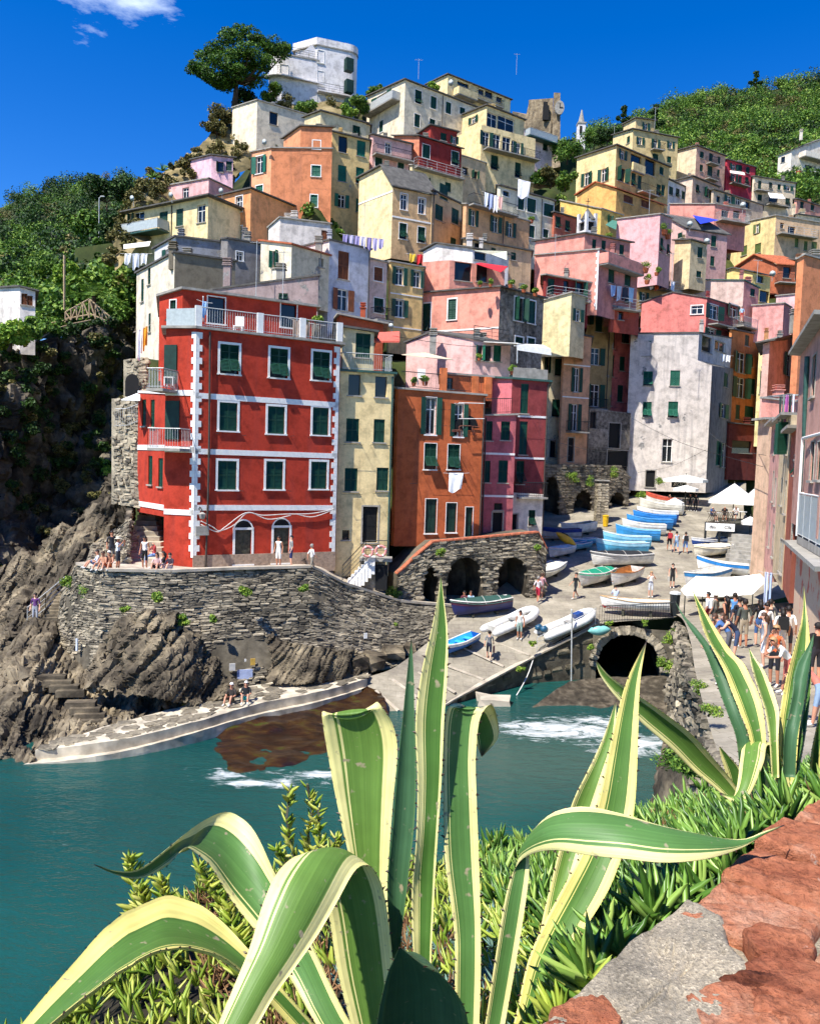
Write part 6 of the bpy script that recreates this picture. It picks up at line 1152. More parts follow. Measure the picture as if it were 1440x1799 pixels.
P,Nn=scatter(420,.55,.98,.05,.9,19);P[:,2]+=.07;fingers('dry_leaves','withered brown stems among the ice plants right of the agave',P,Nn,M_DRYV,np.full(len(P),.09),.05,6,14,1.2,'dry leaves')
def stem_shrub(label,stems,seed,mat,ln=.07):
 root=empty('leafy_shrub',stems[0][0],label,'shrub');g=random.Random(seed);mb=MB();bp_,nn,ll=[],[],[]
 for a,b in stems:
  pts=[Vector(a).lerp(Vector(b),t)+Vector((g.uniform(-.02,.02),g.uniform(-.02,.02),0))for t in np.linspace(0,1,6)];mb.tube([p-Vector(stems[0][0])for p in pts],.006,4)
  for k in range(70):t=g.uniform(.12,1);i=min(int(t*5),4);p=pts[i].lerp(pts[i+1],t*5-i);bp_.append(tuple(p));a_=g.uniform(0,6.28);nn.append((math.cos(a_)*.9,math.sin(a_)*.9,.55));ll.append(ln*g.uniform(.7,1.2)*(1.1-.3*t))
 mb.build('stem',M_WOODOLD,root);f=fingers('leaves',None,bp_,nn,mat,ll,.16,1,seed,.25,None);f.parent=root;f.location=-root.location
 if 'category' in f:del f['category']
 return root
M_STEML=leaf_mat('stem_leaf',[gl('#4c6a1e'),gl('#86a02f'),gl('#b7bd4e'),gl('#d3cf76')],.4,.2,3,.4)
stem_shrub('upright leafy yellow-green shrub left of the tall agave leaf',[(at(545,1640,2.9),at(500,1385,3.0)),(at(560,1640,2.9),at(535,1375,3.05)),(at(580,1640,2.9),at(555,1420,3.0)),(at(540,1650,2.8),at(490,1490,2.9)),(at(590,1640,2.9),at(590,1470,2.95)),(at(560,1650,2.8),at(570,1500,2.8))],3,M_STEML,.06)
stem_shrub('low leafy stems over the water between the arching leaves',[(at(420,1640,3.0),at(340,1520,3.1)),(at(430,1660,3.0),at(370,1560,3.1)),(at(440,1680,2.9),at(400,1590,3.0)),(at(400,1680,3.0),at(385,1540,3.2))],5,M_STEML,.065)
stem_shrub('small shoot beside the curved agave tip',[(at(250,1640,3.3),at(235,1505,3.4)),(at(270,1640,3.3),at(285,1545,3.3)),(at(240,1640,3.3),at(250,1560,3.3))],7,M_STEML,.07)
# harbour: steps, arched walls, boats, furniture
CROPS['T']=(930,900,.1875);CROPS['X']=(1120,820,.16667);CROPS['Y']=(940,770,.15278);CROPS['W']=(560,940,.20833)
def arch_wall(name,label,cat,c,top,ybase,D0,D1,arches,mat,th=.6,deep=4,stones=None,coping=None,seed=3):
 """stone wall with round-arched openings; top polyline px, arches (x centre, half width px, y spring, y crown)"""
 n=len(top);xs=[p[0]for p in top];P=[at(*cv(c,p[0],p[1]),D0+(D1-D0)*(p[0]-xs[0])/(xs[-1]-xs[0]))for p in top];A,B=P[0],P[-1];t=Vector((B.x-A.x,B.y-A.y,0));W=t.length;t.normalize();nn=Vector((t.y,-t.x,0))
 zb=min(at(*cv(c,xs[0],ybase[0]),D0).z,at(*cv(c,xs[-1],ybase[1]),D1).z)-.3;base=Vector((A.x,A.y,zb));root=empty(name,base,label,cat)
 def hit(x,y):r=ray(*cv(c,x,y));k=(A-CAM).dot(nn)/r.dot(nn);q=CAM+r*k;return(q-A).dot(t),q.z
 tp=sorted([hit(p[0],p[1])for p in top]);ar=[]
 for x,hw,ys,yc in arches:u,z1=hit(x,yc);u0,zs=hit(x-hw,ys);ar.append((u,abs(u-u0),zs,z1))
 def ztop(u):return float(np.interp(u,[q[0]for q in tp],[q[1]for q in tp]))
 def zar(u):
  for uc,r,zs,zc in ar:
   if abs(u-uc)<r:return zs+(zc-zs)*math.sqrt(max(0,1-((u-uc)/r)**2))
  return None
 us=sorted(set(list(np.linspace(0,W,30))+[q[0]for q in tp]+[uc+r*k for uc,r,_,_ in ar for k in np.linspace(-1,1,15)]));us=[u for u in us if 0<=u<=W]
 Pq=lambda u,z,d=0:Vector((t.x*u-nn.x*d,t.y*u-nn.y*d,z-zb));mb=MB();dk=MB()
 for a,b in zip(us[:-1],us[1:]):
  m_=(a+b)/2;z=zar(m_)
  if z is None:mb.poly([Pq(a,zb),Pq(b,zb),Pq(b,ztop(b)),Pq(a,ztop(a))])
  else:
   za=zar(a)if zar(a)is not None else zar(m_)if abs(zar(m_)-0)<0 else([q[2]for q in ar if abs(a-q[0])<=q[1]+1e-4]or[z])[0];zc=zar(b)if zar(b)is not None else([q[2]for q in ar if abs(b-q[0])<=q[1]+1e-4]or[z])[0]
   mb.poly([Pq(a,za),Pq(b,zc),Pq(b,max(ztop(b),zc+.1)),Pq(a,max(ztop(a),za+.1))]);dk.poly([Pq(a,za),Pq(b,zc),Pq(b,zc,deep),Pq(a,za,deep)])
 for uc,r,zs,zc in ar:
  for s in(-1,1):dk.poly([Pq(uc+s*r,zb),Pq(uc+s*r,zs),Pq(uc+s*r,zs,deep),Pq(uc+s*r,zb,deep)])
  dk.poly([Pq(uc-r,zb,deep),Pq(uc+r,zb,deep),Pq(uc+r,zc,deep),Pq(uc-r,zc,deep)])
 for a,b in zip(us[:-1],us[1:]):mb.poly([Pq(a,ztop(a)),Pq(b,ztop(b)),Pq(b,ztop(b),deep),Pq(a,ztop(a),deep)])
 mb.poly([Pq(0,zb),Pq(0,ztop(0)),Pq(0,ztop(0),deep),Pq(0,zb,deep)]);mb.poly([Pq(W,zb),Pq(W,ztop(W)),Pq(W,ztop(W),deep),Pq(W,zb,deep)]);mb.build('wall',mat,root);dk.build('vault',M_ROCKD,root)
 G=np.array([[np.array(Pq(u,zb+(ztop(u)-zb)*v))+np.array(base)for u in np.linspace(0,W,60)]for v in np.linspace(1,0,24)])
 if stones:stone_wall(root,G,stones[0],stones[1],M_WALLST if len(stones)<3 else stones[2],seed,dep=.22,keep=200,skip=lambda P_,u,v:any(abs(u*W-uc)<r+.08 and P_.z<(zar(min(max(u*W,uc-r*.98),uc+r*.98))or 0)+.1 for uc,r,zs,zc in ar),proud=.05)
 if coping:
  for i in range(len(tp)-1):
   (a,za),(b,zc)=tp[i],tp[i+1];L_=math.hypot(b-a,zc-za);k=max(1,int(L_/.45))
   for j in range(k):
    f0,f1=j/k+.01,(j+1)/k-.01;cm=MB();q0=Pq(a+(b-a)*f0,za+(zc-za)*f0,-.1);q1=Pq(a+(b-a)*f1,za+(zc-za)*f1,-.1);dn=-nn*.5;up=Vector((0,0,.1));cm.hexa([q0,q1,q1+dn,q0+dn],[q0+up,q1+up,q1+dn+up,q0+dn+up]);cm.build('coping_brick',coping,root)
 return root
M_BRICKC=plain('brick_coping','#b86a4c',.9,var=.25,scale=4,bmp=.4)
arch_wall('arched_wall','rubble wall with dark arches and brick coping below the orange house','wall','W',[(655,330),(705,290),(835,165),(960,62),(1440,18),(1850,-20),(1880,40),(1920,120)],(600,430),49.4,52.6,[(950,65,380,275),(1240,165,400,190),(1640,130,330,190)],M_MORT,stones=(.4,.17),coping=M_BRICKC,deep=3.0,seed=21)
arch_wall('arched_wall','old plastered vault and stone arch wall behind the boats','wall','Y',[(100,300),(240,302),(600,302),(980,312),(1040,380),(1085,440)],(1010,900),76,81,[(190,115,760,430),(560,120,800,600),(950,110,820,620)],M_MORT,stones=(.5,.24,stone_mat('vault_stone',[(.2,'#2d2a26'),(.45,'#5b544a'),(.7,'#857b6b')],1,rnd=.4,fine=6)),deep=5,seed=27)
pil=empty('stone_pillar',at(*cv('Y',745,1060),74),'slim rubble stone pillar behind the yellow bin','pillar');zp=at(*cv('Y',745,490),74).z-pil.location.z;g_=random.Random(5)
mb=MB();mb.box((0,0,zp/2),(.85,.85,zp));mb.build('core',M_MORT,pil);mb=MB();mb.box((0,0,zp+.05),(1.15,1.1,.12));mb.build('cap',M_CONC,pil)
for k in range(int(zp/.24)):
 for sx in(-1,0,1):link('stone',STONES[g_.randrange(8)],pil,M_WALLST,Matrix.Translation((sx*.33+g_.uniform(-.05,.05),-.42,.12+k*.24))@Matrix.Diagonal((.36,.25,.25,1)))
 link('stone',STONES[g_.randrange(8)],pil,M_WALLST,Matrix.Translation((-.42,.1,.12+k*.24))@Matrix.Diagonal((.3,.6,.25,1)))
stp=empty('stone_steps',at(250,998,44.3),'worn stone steps climbing beside the red house','steps');ns=13
for k in range(ns):
 f=k/(ns-1);xL,xR=212+(247-212)*f,292+(268-292)*f;y=1000+(886-1000)*f;D=43.6+7.4*f;a,b=at(xL,y,D),at(xR,y,D+.4);z=a.z;mb=MB();q=[Vector((a.x,a.y,z)),Vector((b.x,b.y,z)),Vector((b.x+.1,b.y+.9,z)),Vector((a.x+.1,a.y+.9,z))];mb.hexa([v-stp.location-Vector((0,0,.6))for v in q],[v-stp.location for v in q]);mb.build('step',M_QUAYC,stp)
M_RUBL=stone_mat('rubble_light',[(.25,'#5c554a'),(.5,'#948a78'),(.75,'#c3b79f')],1.6,rnd=.3,bmp=1,fine=6)
fw=empty('flank_wall',at(215,1000,43.5),'rubble side wall left of the stone steps','wall');GF=straight([[(198,935,46.5),(226,915,46),(236,870,51)],[(196,1000,43.6),(222,985,43.4),(236,910,51)]],30,24);link('core',grid_mesh('core',GF-np.array(fw.location)),fw,M_MORT);stone_wall(fw,GF,.4,.18,M_WALLST,31,keep=80)
def rubble_block(label,rows,seed,sw=.42,sh=.2,mat=None):
 rt=empty('rubble_wall',at(*rows[1][0]),label,'wall');Gx=straight(rows,40,30);link('core',grid_mesh('core',Gx-np.array(rt.location)),rt,M_RUBL);stone_wall(rt,Gx,sw,sh,mat or M_WALLST,seed,keep=90);return rt
rubble_block('pale rubble house base with slim drain pipe above the steps',[[(196,700,50.5),(243,700,49.2),(262,705,49.0)],[(196,885,49),(236,890,48),(262,900,48)]],33)
rubble_block('rubble wall with small dark arch left of the red house',[[(217,632,54),(250,628,53),(256,628,53)],[(217,705,53.5),(250,705,52.5),(256,705,52.5)]],34)
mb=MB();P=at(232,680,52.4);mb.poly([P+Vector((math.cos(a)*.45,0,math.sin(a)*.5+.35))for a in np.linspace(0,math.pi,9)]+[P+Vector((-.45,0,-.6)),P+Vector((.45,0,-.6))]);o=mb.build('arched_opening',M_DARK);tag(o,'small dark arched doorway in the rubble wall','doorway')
rubble_block('low rubble parapet left of the terrace people',[[(160,960,45),(195,942,46.5),(238,930,47)],[(150,990,43),(195,985,44.5),(238,985,45.5)]],35)
ra=empty('ledge_railing',at(203,745,49.4),'grey railing on the ledge left of the red wing','railing');railing(ra,Vector(ra.location),[at(202,750,49.4),at(222,750,49.0),at(243,742,48.6)],1.1,'bars',M_RAIL)
ys=empty('house_steps',at(610,1030,48),'white steps with railing up to the mustard house door','steps')
for k in range(8):
 f=k/7;a=at(600+42*f,1025-46*f,47.1+.2*f);mb=MB();mb.box(a-ys.location+Vector((.35,.45,-.5)),(.42,.95,1.0));mb.build('step',M_WHITE,ys)
mb=MB();a=at(660,979,47.4)-ys.location;mb.box(a+Vector((0,.5,-.15)),(1.9,1.1,.2));mb.build('landing',M_CONC,ys);mb=MB();mb.box(a+Vector((-.2,.6,-1.1)),(1.5,.9,1.8));mb.build('base',M_RUBL,ys)
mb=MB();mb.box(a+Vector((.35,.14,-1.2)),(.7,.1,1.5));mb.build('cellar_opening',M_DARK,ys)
pts=[at(601,1022,46.9),at(642,978,47.1),at(680,978,47.1)];railing(ys,Vector(ys.location),pts,.95,'rails',M_IRON)
M_RING=plain('life_ring','#d98c86',.6,var=.12)
for i,(x,y)in enumerate(((646,969),(669,968))):
 o=empty('life_ring',at(x,y,46.9),('faded pink life ring nearer the steps on the landing rail','faded pink life ring nearer the drain pipe on the landing rail')[i],'life ring','life rings on the landing rail');mb=MB();mb.tube([(math.cos(q)*.29,0,math.sin(q)*.29)for q in np.linspace(0,2*math.pi,25)],.075,8,cap=False);mb.build('ring',M_RING,o,True)
 mb=MB()
 for q in range(4):an=q*math.pi/2+.5;mb.tube([(math.cos(an-.12)*.29,0,math.sin(an-.12)*.29),(math.cos(an+.12)*.29,0,math.sin(an+.12)*.29)],.082,8)
 mb.build('bands',M_WHITE,o)
os_=empty('house_steps',at(700,1005,53),'grey steps rising in front of the burnt orange house','steps')
for k in range(9):f=k/8;a=at(698+56*f,1000-46*f,49.9+.4*f);mb=MB();mb.box(a-os_.location+Vector((.3,.4,-.5)),(.45,1.0,1.0));mb.build('step',M_CONC,os_)
for x,y,w,h,colr,lb in((430,1185,.78,.5,'#b9c6e6','pale blue notice board on the retaining wall'),(444,1163,.24,.34,'#c9a24a','small yellow plaque above the notice board'),(408,1172,.3,.36,'#cfccc6','white sign left of the notice board'),(431,1160,.1,.12,'#dcd9d2','tiny white tag between the two upper plaques'),(642,1117,.2,.3,'#e6e3dc','small white sign on the wall above the slipway'),(135,1133,.22,.62,'#c9d0d8','narrow white board on the pale side of the wall')):
 if x==135:P,tt=at(x,y,40.2),Vector((.65,-.75,0)).normalized()
 else:j=int(np.argmin(np.abs(np.array([proj(q)[0]for q in GWLr[20]])-x)));D_=GWLr[int(40*.75),j,1]-.42;P,tt=at(x,y,D_),Vector((.93,.36,0)).normalized()
 mb=MB();mb.box((0,0,0),(w,.05,h),place(tt,Vector((0,0,0))));o=link('sign_board',mb.mesh('sign_board'),None,plain('board'+colr,colr,.5,var=.15,scale=2),Matrix.Translation(P));tag(o,lb,'sign')
 # boats
def hull_pts(t,L_,Bm,H,sh):
 b=Bm/2*(max(0,1-max(0,(t-.42)/.58)**2.3))*(.74+.26*math.sin(min(1,t/.42)*math.pi/2));z=H*(1+.42*max(0,(t-.35)/.65)**2+.08*(1-t)**2);k=.16*H*max(0,(t-.8)/.2)**2
 return b,z,k
PAINT={}
def paint(h,rough=.42):
 if(h,rough)not in PAINT:PAINT[(h,rough)]=plain('boat_paint'+h,h,rough,var=.16,scale=2.5,spec=.45)
 return PAINT[(h,rough)]
def boat(label,bow,stern,hullc,stripe,inside,H=.84,Bk=.36,cover=None,below=None,group='boats drawn up in the harbour',name='rowing_boat',seats=True,lift=0.12,gunw='#e8e4da',Lmin=3.4):
 A,B=ground_at(*bow),ground_at(*stern);d=A-B;L_=max(Lmin,d.length);mid=(A+B)/2;d.normalize();Bm=L_*Bk;up=Vector((0,0,1));side=d.cross(up).normalized();up2=side.cross(d).normalized();base=mid+up*lift
 M=Matrix(((d.x,-side.x,up2.x,base.x),(d.y,-side.y,up2.y,base.y),(d.z,-side.z,up2.z,base.z),(0,0,0,1)));root=empty(name,(0,0,0),label,'boat',group);root.matrix_basis=M
 n=15;T=np.linspace(0,1,n);secs=[0,.35,.62,.8,.92];hu=MB();sk=MB();inn=MB();gw=MB()
 def P(t,s,f=1.0):
  b,z,k=hull_pts(t,L_,Bm,H,0);x=(t-.5)*L_+(.06*L_*s*max(0,(t-.7)/.3));y=b*(math.sin(s*math.pi/2)**.8);zz=k+(z-k)*(s**1.5);return Vector((x,y*f,zz))
 def strip(mb,s0,s1,f=1.0,off=0):
  for sgn in(1,-1):
   for i in range(n-1):
    q=[P(T[i],s0,f),P(T[i+1],s0,f),P(T[i+1],s1,f),P(T[i],s1,f)];q=[Vector((v.x,(v.y+off)*sgn,v.z))for v in q];mb.poly(q if sgn<0 else q[::-1])
 ss=[0,.25,.45,.62,.78]
 for a,b in zip(ss[:-1],ss[1:]):strip(hu,a,b)
 hu.poly([Vector((P(0,s).x,P(0,s).y,P(0,s).z))for s in(0,.25,.45,.62,.78,1)]+[Vector((P(0,s).x,-P(0,s).y,P(0,s).z))for s in(1,.78,.62,.45,.25)]);ho=hu.build('hull',paint(hullc),root,False)
 strip(sk,.78,1.0,1.0,.012);sk.build('sheer_strake',paint(stripe),root)
 if below:bt_=MB();strip(bt_,.0,.4,1.0,.012);bt_.build('bottom_paint',paint(below),root)
 gp_=[P(t,1)for t in T];gw.tube([Vector((p.x,p.y,p.z))for p in gp_]+[Vector((p.x,-p.y,p.z))for p in gp_[::-1]],.035,5);gw.build('gunwale',paint(gunw),root)
 if not cover or cover=='half':
  for a,b in((.98,.6),(.6,.38)):
   for sgn in(1,-1):
    for i in range(n-1):
     q=[P(T[i],a,.95),P(T[i+1],a,.95),P(T[i+1],b,.88),P(T[i],b,.88)];inn.poly([Vector((v.x,v.y*sgn,v.z))for v in q][::(1 if sgn>0 else-1)])
  inn.poly([Vector((P(t,.38).x,P(t,.38).y*.88,P(t,.38).z))for t in T]+[Vector((P(t,.38).x,-P(t,.38).y*.88,P(t,.38).z))for t in T[::-1]]);inn.build('inside',paint(inside,.6),root)
  if seats:
   for t in(.2,.45,.68):p=P(t,.75);s_=MB();s_.box((p.x,0,p.z),(.26,p.y*1.9,.05));s_.build('thwart',paint(inside if inside!=hullc else gunw,.6),root)
   dk=MB();q=[P(t,.97)for t in T[11:]];dk.poly([v for v in q]+[Vector((v.x,-v.y,v.z))for v in q[::-1]]);dk.build('fore_deck',paint(stripe),root)
 if cover and cover!='half':
  cm=MB();rws=[];g=random.Random(int(bow[0]))
  for i,t in enumerate(T):
   p=P(t,1);hh=H*.34*math.sin(min(1,max(0.05,t*1.02))*math.pi)**.6;rws.append([Vector((p.x,y*(p.y+.05),p.z-.13+(hh+.13)*(1-abs(y)**1.6)+g.uniform(-.02,.02)))for y in(-1.0,-.8,-.5,-.2,0,.2,.5,.8,1.0)])
  G_=np.array([[tuple(v)for v in r]for r in rws]);ob=link('cover',grid_mesh('cover',G_),root,plain('tarp'+cover,cover,.6,var=.14,scale=1.5,bmp=.4))
  rp_=MB()
  for i in(3,7,11):rp_.tube([v+Vector((0,0,.015))for v in rws[i]],.012,4)
  rp_.build('lashing',M_CABLE,root)
 ch=MB();ch.box((-L_*.22,0,-lift*.5),(.14,Bm*.5,lift+.06));ch.box((L_*.2,0,-lift*.5),(.14,Bm*.4,lift+.06));ch.build('chock',M_WOODOLD,root);return root
tt=lambda x,y:cv('T',x,y)
LB,MBl,NB,WH='#58b4dc','#2f86cf','#1d3f98','#e9e6dd'
boat('light blue rowing boat at the front of the row of blue boats',tt(640,395),tt(1100,400),LB,'#9fd4ea','#7cc3e2',gunw='#dff0f5')
boat('light blue rowing boat second in the row, red seat cloth',tt(705,325),tt(1130,345),'#6cc0e4','#8fd0ea','#4a9cc8',gunw='#d9eef4')
boat('mid blue rowing boat third in the row',tt(820,255),tt(1220,285),'#3d9bdb','#3f95d6','#58b4dc',gunw='#8fc8ea')
boat('white rowing boat with yellow inside among the blue row',tt(880,200),tt(1270,225),WH,'#f0ede4','#e5c66a')
boat('strong blue rowing boat behind the white one',tt(925,155),tt(1330,175),MBl,'#3f96dc','#2a6fb8',gunw='#5aa6e0')
boat('deep blue rowing boat next to last of the blue boats',tt(985,115),tt(1370,135),'#2878c8','#2f86d6','#2a66b0',gunw='#4f9ade')
boat('navy blue boat with white stripe at the back of the row',tt(1020,75),tt(1390,95),NB,'#f0eee8','#27479c',gunw='#f0eee8')
boat('cream white boat below the cafe umbrellas',cv('X',30,470),cv('X',470,520),'#e6e2d4','#dcd8ca','#cfc9b8')
boat('white boat with red orange deck nearest the white house',cv('X',100,400),cv('X',430,445),WH,'#c85a44','#b84a38',gunw='#c85a44')
boat('white workboat with black cover on the trailer',tt(600,520),tt(1130,500),'#d9d7d0',WH,'#222426',cover='#2a2b2c',H=.8)
boat('small boat under a bright green tarpaulin',tt(500,715),tt(730,640),'#cdc9bf','#e3dfd6','#d8d4c8',cover='#1f8f6c',H=.75,Bk=.46)
boat('white dinghy with varnished brown inside beside the green tarpaulin',tt(775,715),tt(1010,625),'#e4e1d9','#dedbd2','#a5662c',H=.75,Bk=.44,gunw='#9a6534')
boat('white covered boat by the rubble wall corner',tt(15,690),tt(280,560),'#ece8dc','#e6e1d3','#d8d2c0',cover='#e2dcc8',H=.65)
boat('white and orange boat with navy deck under the vault',tt(130,265),tt(450,262),'#e8e2d6','#23408c','#c98a3c',H=.8,below='#d99a3a',gunw='#23408c')
boat('white open boat with teal bottom beside the pillar',tt(330,235),tt(590,195),'#eeeadf','#e4dfd2','#b9a888',H=.85,below='#1f6f78')
boat('pale blue small kayak boat behind the striped dinghy',tt(400,370),tt(520,350),'#7fc3dd','#5fb0d0','#4a90b0',H=.45,Lmin=2.4)
boat('sky blue small boat between kayak and open boat',tt(430,320),tt(570,310),'#4f9ccc','#5fb0d8','#3a78a0',H=.45,Lmin=2.4)
boat('small white dinghy with blue striped cloth',tt(210,440),tt(390,400),'#e2e0da','#dad8d2','#8fb6d0',H=.6,cover='#a9c8d8',Lmin=2.6)
hh=lambda x,y:cv('H',x,y)
boat('navy boat with dark green cover on the upper slipway',cv('G',715,800),cv('G',1010,760),'#252a5a','#5a2a3c','#2a4a44',cover='#2f5148',H=.75)
boat('small blue and white rowing boat on the slipway',cv('G',655,1010),cv('G',830,930),'#1f5fae','#e9e7e0','#35a8e0',H=.5,Bk=.44,Lmin=2.6,gunw='#f0eee8')
boat('white boat with red waterline behind the bridge railing',hh(425,690),hh(735,705),'#e9e4da','#f0ece2','#d9d2c4',H=.6,below='#c03a32',lift=.3,gunw='#b89a72')
boat('blue topped white boat moored against the lane steps',hh(870,490),hh(1100,520),'#ece9e2','#2f86cf','#d8d4c8',H=.75)
boat('cream tarpaulin boat above the blue topped boat',hh(870,430),hh(1000,415),'#e8dfc8','#e2d8c0','#d8ccb0',cover='#ead9b6',H=.7,Bk=.44)
boat('navy and white striped boat under the restaurant deck',hh(845,385),hh(1010,375),'#2a4a8c','#e4e6ea','#2a3a6a',H=.6)
boat('white and blue boat with orange ring beside the white tent',hh(815,570),hh(1000,530),'#e9e7e0','#3f8fce','#dcd6c8',H=.75)
def inflatable(label,bow,stern,motor=False):
 A,B=ground_at(*bow),ground_at(*stern);d=(A-B);L_=max(3.4,d.length);mid=(A+B)/2;d.normalize();side=d.cross(Vector((0,0,1))).normalized();up=side.cross(d);M=Matrix(((d.x,-side.x,up.x,mid.x),(d.y,-side.y,up.y,mid.y),(d.z,-side.z,up.z,mid.z+.1),(0,0,0,1)));root=empty('inflatable_dinghy',(0,0,0),label,'dinghy','inflatable dinghies');root.matrix_basis=M;W=.62;r=.24;x0,x1=-L_/2,L_/2
 pts=[(x0-.25,W,r),(x0,W,r),(0,W,r),(x1-.9,W,r+.05)]+[(x1-.9+math.sin(a)*.9,W*math.cos(a),r+.05+.14*math.sin(a))for a in np.linspace(.25,math.pi-.25,9)]+[(x1-.9,-W,r+.05),(0,-W,r),(x0,-W,r),(x0-.25,-W,r)]
 mb=MB();mb.tube([Vector(p)for p in pts],[r*.5]+[r]*(len(pts)-2)+[r*.5],12);mb.build('tube',plain('hypalon','#dedcd6',.5,var=.1),root,True)
 mb=MB();mb.box((-.1,0,.14),(L_*.8,W*1.5,.06));mb.build('floor',paint('#b9b6ae'),root);mb=MB();mb.box((x0+.15,0,.3),(.06,W*1.5,.4));mb.build('transom',paint('#d5d2ca'),root);mb=MB();mb.box((.1,0,.36),(.25,W*1.6,.04));mb.build('thwart',paint('#8f8c86'),root)
 if motor:
  for k,(x,y)in enumerate(((x0-.15,.25),(x0-.1,-.3))):mb=MB();mb.tube([(x-.1,y,.55),(x,y,.62),(x+.2,y,.62),(x+.3,y,.55)],[.1,.2,.2,.1],10);mb.build('float_drum',paint('#1f4f6a'),root,True)
  mb=MB();mb.box((x1-.9,0,.55),(.5,.5,.3));mb.build('bow_seat',paint('#2a4a8a'),root)
inflatable('white inflatable dinghy in the middle of the slipway',cv('G',1130,800),cv('G',915,890));inflatable('white inflatable dinghy with dark drums by the slipway rail',cv('G',1390,830),cv('G',1240,890),True)
def kayak(label,P,ax,colr,L_=3.2):
 o=empty('kayak',P,label,'kayak');ax=Vector(ax).normalized();mb=MB();n=11;mb.tube([ax*((t-.5)*L_)for t in np.linspace(0,1,n)],[max(.02,.32*math.sin(math.pi*t)**.7)for t in np.linspace(0,1,n)],10);mb.build('hull',paint(colr),o,True);mb=MB();mb.tube([Vector((0,0,.2))+ax*(t-.5)*.9 for t in(0,.5,1)],[.1,.2,.1],8);mb.build('cockpit',M_DARK,o)
kayak('yellow kayak leaning over the small boats',at(994,947,63),(.8,-.1,-.5),'#e8b92c',1.9);kayak('turquoise kayak hung on the bridge corner',at(1053,1107,46.6),(1,.1,.1),'#7fc0b8',1.4)
# umbrellas, deck, tent
def parasol(label,top,rim_y,rpx,D,yfoot=None,sides=8,sq=True):
 T_=at(*top,D);r=rpx*D/F_PX;zr=at(top[0],rim_y,D).z;foot=ground_at(top[0],yfoot)if yfoot else Vector((T_.x,T_.y,zr-2.3));o=empty('parasol',Vector((T_.x,T_.y,foot.z)),label,'parasol','white cafe parasols');lo=Vector(o.location);mb=MB();ring=[Vector((math.cos(a+.3)*r,math.sin(a+.3)*r,zr-lo.z))for a in np.linspace(0,2*math.pi,sides,False)];ap=Vector((0,0,T_.z-lo.z));lowr=[v-Vector((0,0,.28))for v in ring]
 for i in range(sides):
  j=(i+1)%sides;m_=(ring[i]+ring[j])/2*.97;m_.z=ring[i].z-.0;mm=(ap+m_)/2-Vector((0,0,.08));mb.poly([ap,ring[i],mm]);mb.poly([ap,mm,ring[j]]);mb.poly([mm,ring[i],ring[j]]);mb.poly([ring[i],lowr[i],lowr[j],ring[j]])
 mb.build('canopy',plain('canvas','#eeeae2',.85,var=.05),o);mb=MB();mb.tube([(0,0,0),ap+Vector((0,0,.15))],.04);mb.build('pole',M_WOODOLD,o);mb=MB()
 for v in ring:mb.tube([ap-Vector((0,0,.1)),v-Vector((0,0,.03))],.015,4)
 mb.build('ribs',M_WOODOLD,o)
parasol('large white parasol over the restaurant deck',(1290,849),879,52,72,None,4);parasol('white parasol on the right behind the deck umbrella',(1325,858),882,30,75,None,4)
parasol('wide white parasol against the white peeling house',(1205,834),842,46,82,None,4);parasol('small white parasol in front of the cafe sign',(1205,852),858,26,79,None,4);parasol('low white parasol among the cafe tables',(1185,874),883,20,78,None,4);parasol('pink striped parasol beside the deck stairs',(1318,907),916,16,66,None,6)
dk=empty('restaurant_deck',at(1265,945,66),'dark restaurant deck with lattice fence and white banner','deck');dl=Vector(dk.location)
dq=[at(1240,918,65.2)-dl,at(1290,918,64.6)-dl,at(1325,905,72)-dl,at(1262,903,73)-dl];z_=dq[0].z;dq=[Vector((v.x,v.y,z_))for v in dq]
mb=MB();mb.hexa([v-Vector((0,0,.18))for v in dq],dq);mb.build('platform',M_WOODOLD,dk)
for v in dq[:2]+[(dq[0]+dq[1])/2]:mb=MB();mb.box(v+Vector((0,.05,-.9)),(.14,.14,1.9));mb.build('post',M_IRON,dk)
a,b=dq[0],dq[1];lt=MB();w_=(b-a)
for k in range(16):
 for s in(1,-1):
  u0=k/15;u1=u0+s*.16
  if 0<=u1<=1:lt.tube([a+w_*u0+Vector((0,-.02*s,.05)),a+w_*u1+Vector((0,-.02*s,.9))],.018,4)
for z in(.04,.92):lt.tube([a+Vector((0,0,z)),b+Vector((0,0,z))],.03,4)
lt.build('lattice_fence',plain('lattice','#4a3c30',.8),dk)
mb=MB();tx=w_.normalized();mb.box((w_.length/2,-.08,-.32),(w_.length*1.02,.03,.62),place(tx,a));mb.build('banner',M_WHITE,dk)
def text(body,M,size,mat,parent,name='lettering'):
 cu=bpy.data.curves.new(name,'FONT');cu.body=body;cu.size=size;cu.align_x='CENTER';cu.align_y='CENTER';cu.extrude=.006;cu.resolution_u=2;cu.shear=.25;to=bpy.data.objects.new(name,cu);COL.objects.link(to);dg=bpy.context.evaluated_depsgraph_get();me=bpy.data.meshes.new_from_object(to.evaluated_get(dg));bpy.data.objects.remove(to);me.name=name;return link(name,me,parent,mat,M)
FL=Matrix(((1,0,0,0),(0,0,-1,0),(0,1,0,0),(0,0,0,1)))
text('dau      Cila',place(tx,a+w_/2+Vector((-tx.y*-0.0,0,-.32))+Vector((tx.y,-tx.x,0))*.11)@FL,.36,M_IRON,dk)
cs_=empty('cafe_sign',at(1192,851,83.5),'dark cafe sign with white letters ROC on the white house','sign');mb=MB();mb.box((0,0,0),(1.5,.06,.62));mb.build('board',M_IRON,cs_);text('ROC',Matrix.Translation((0,-.05,0))@FL,.55,M_WHITE,cs_)
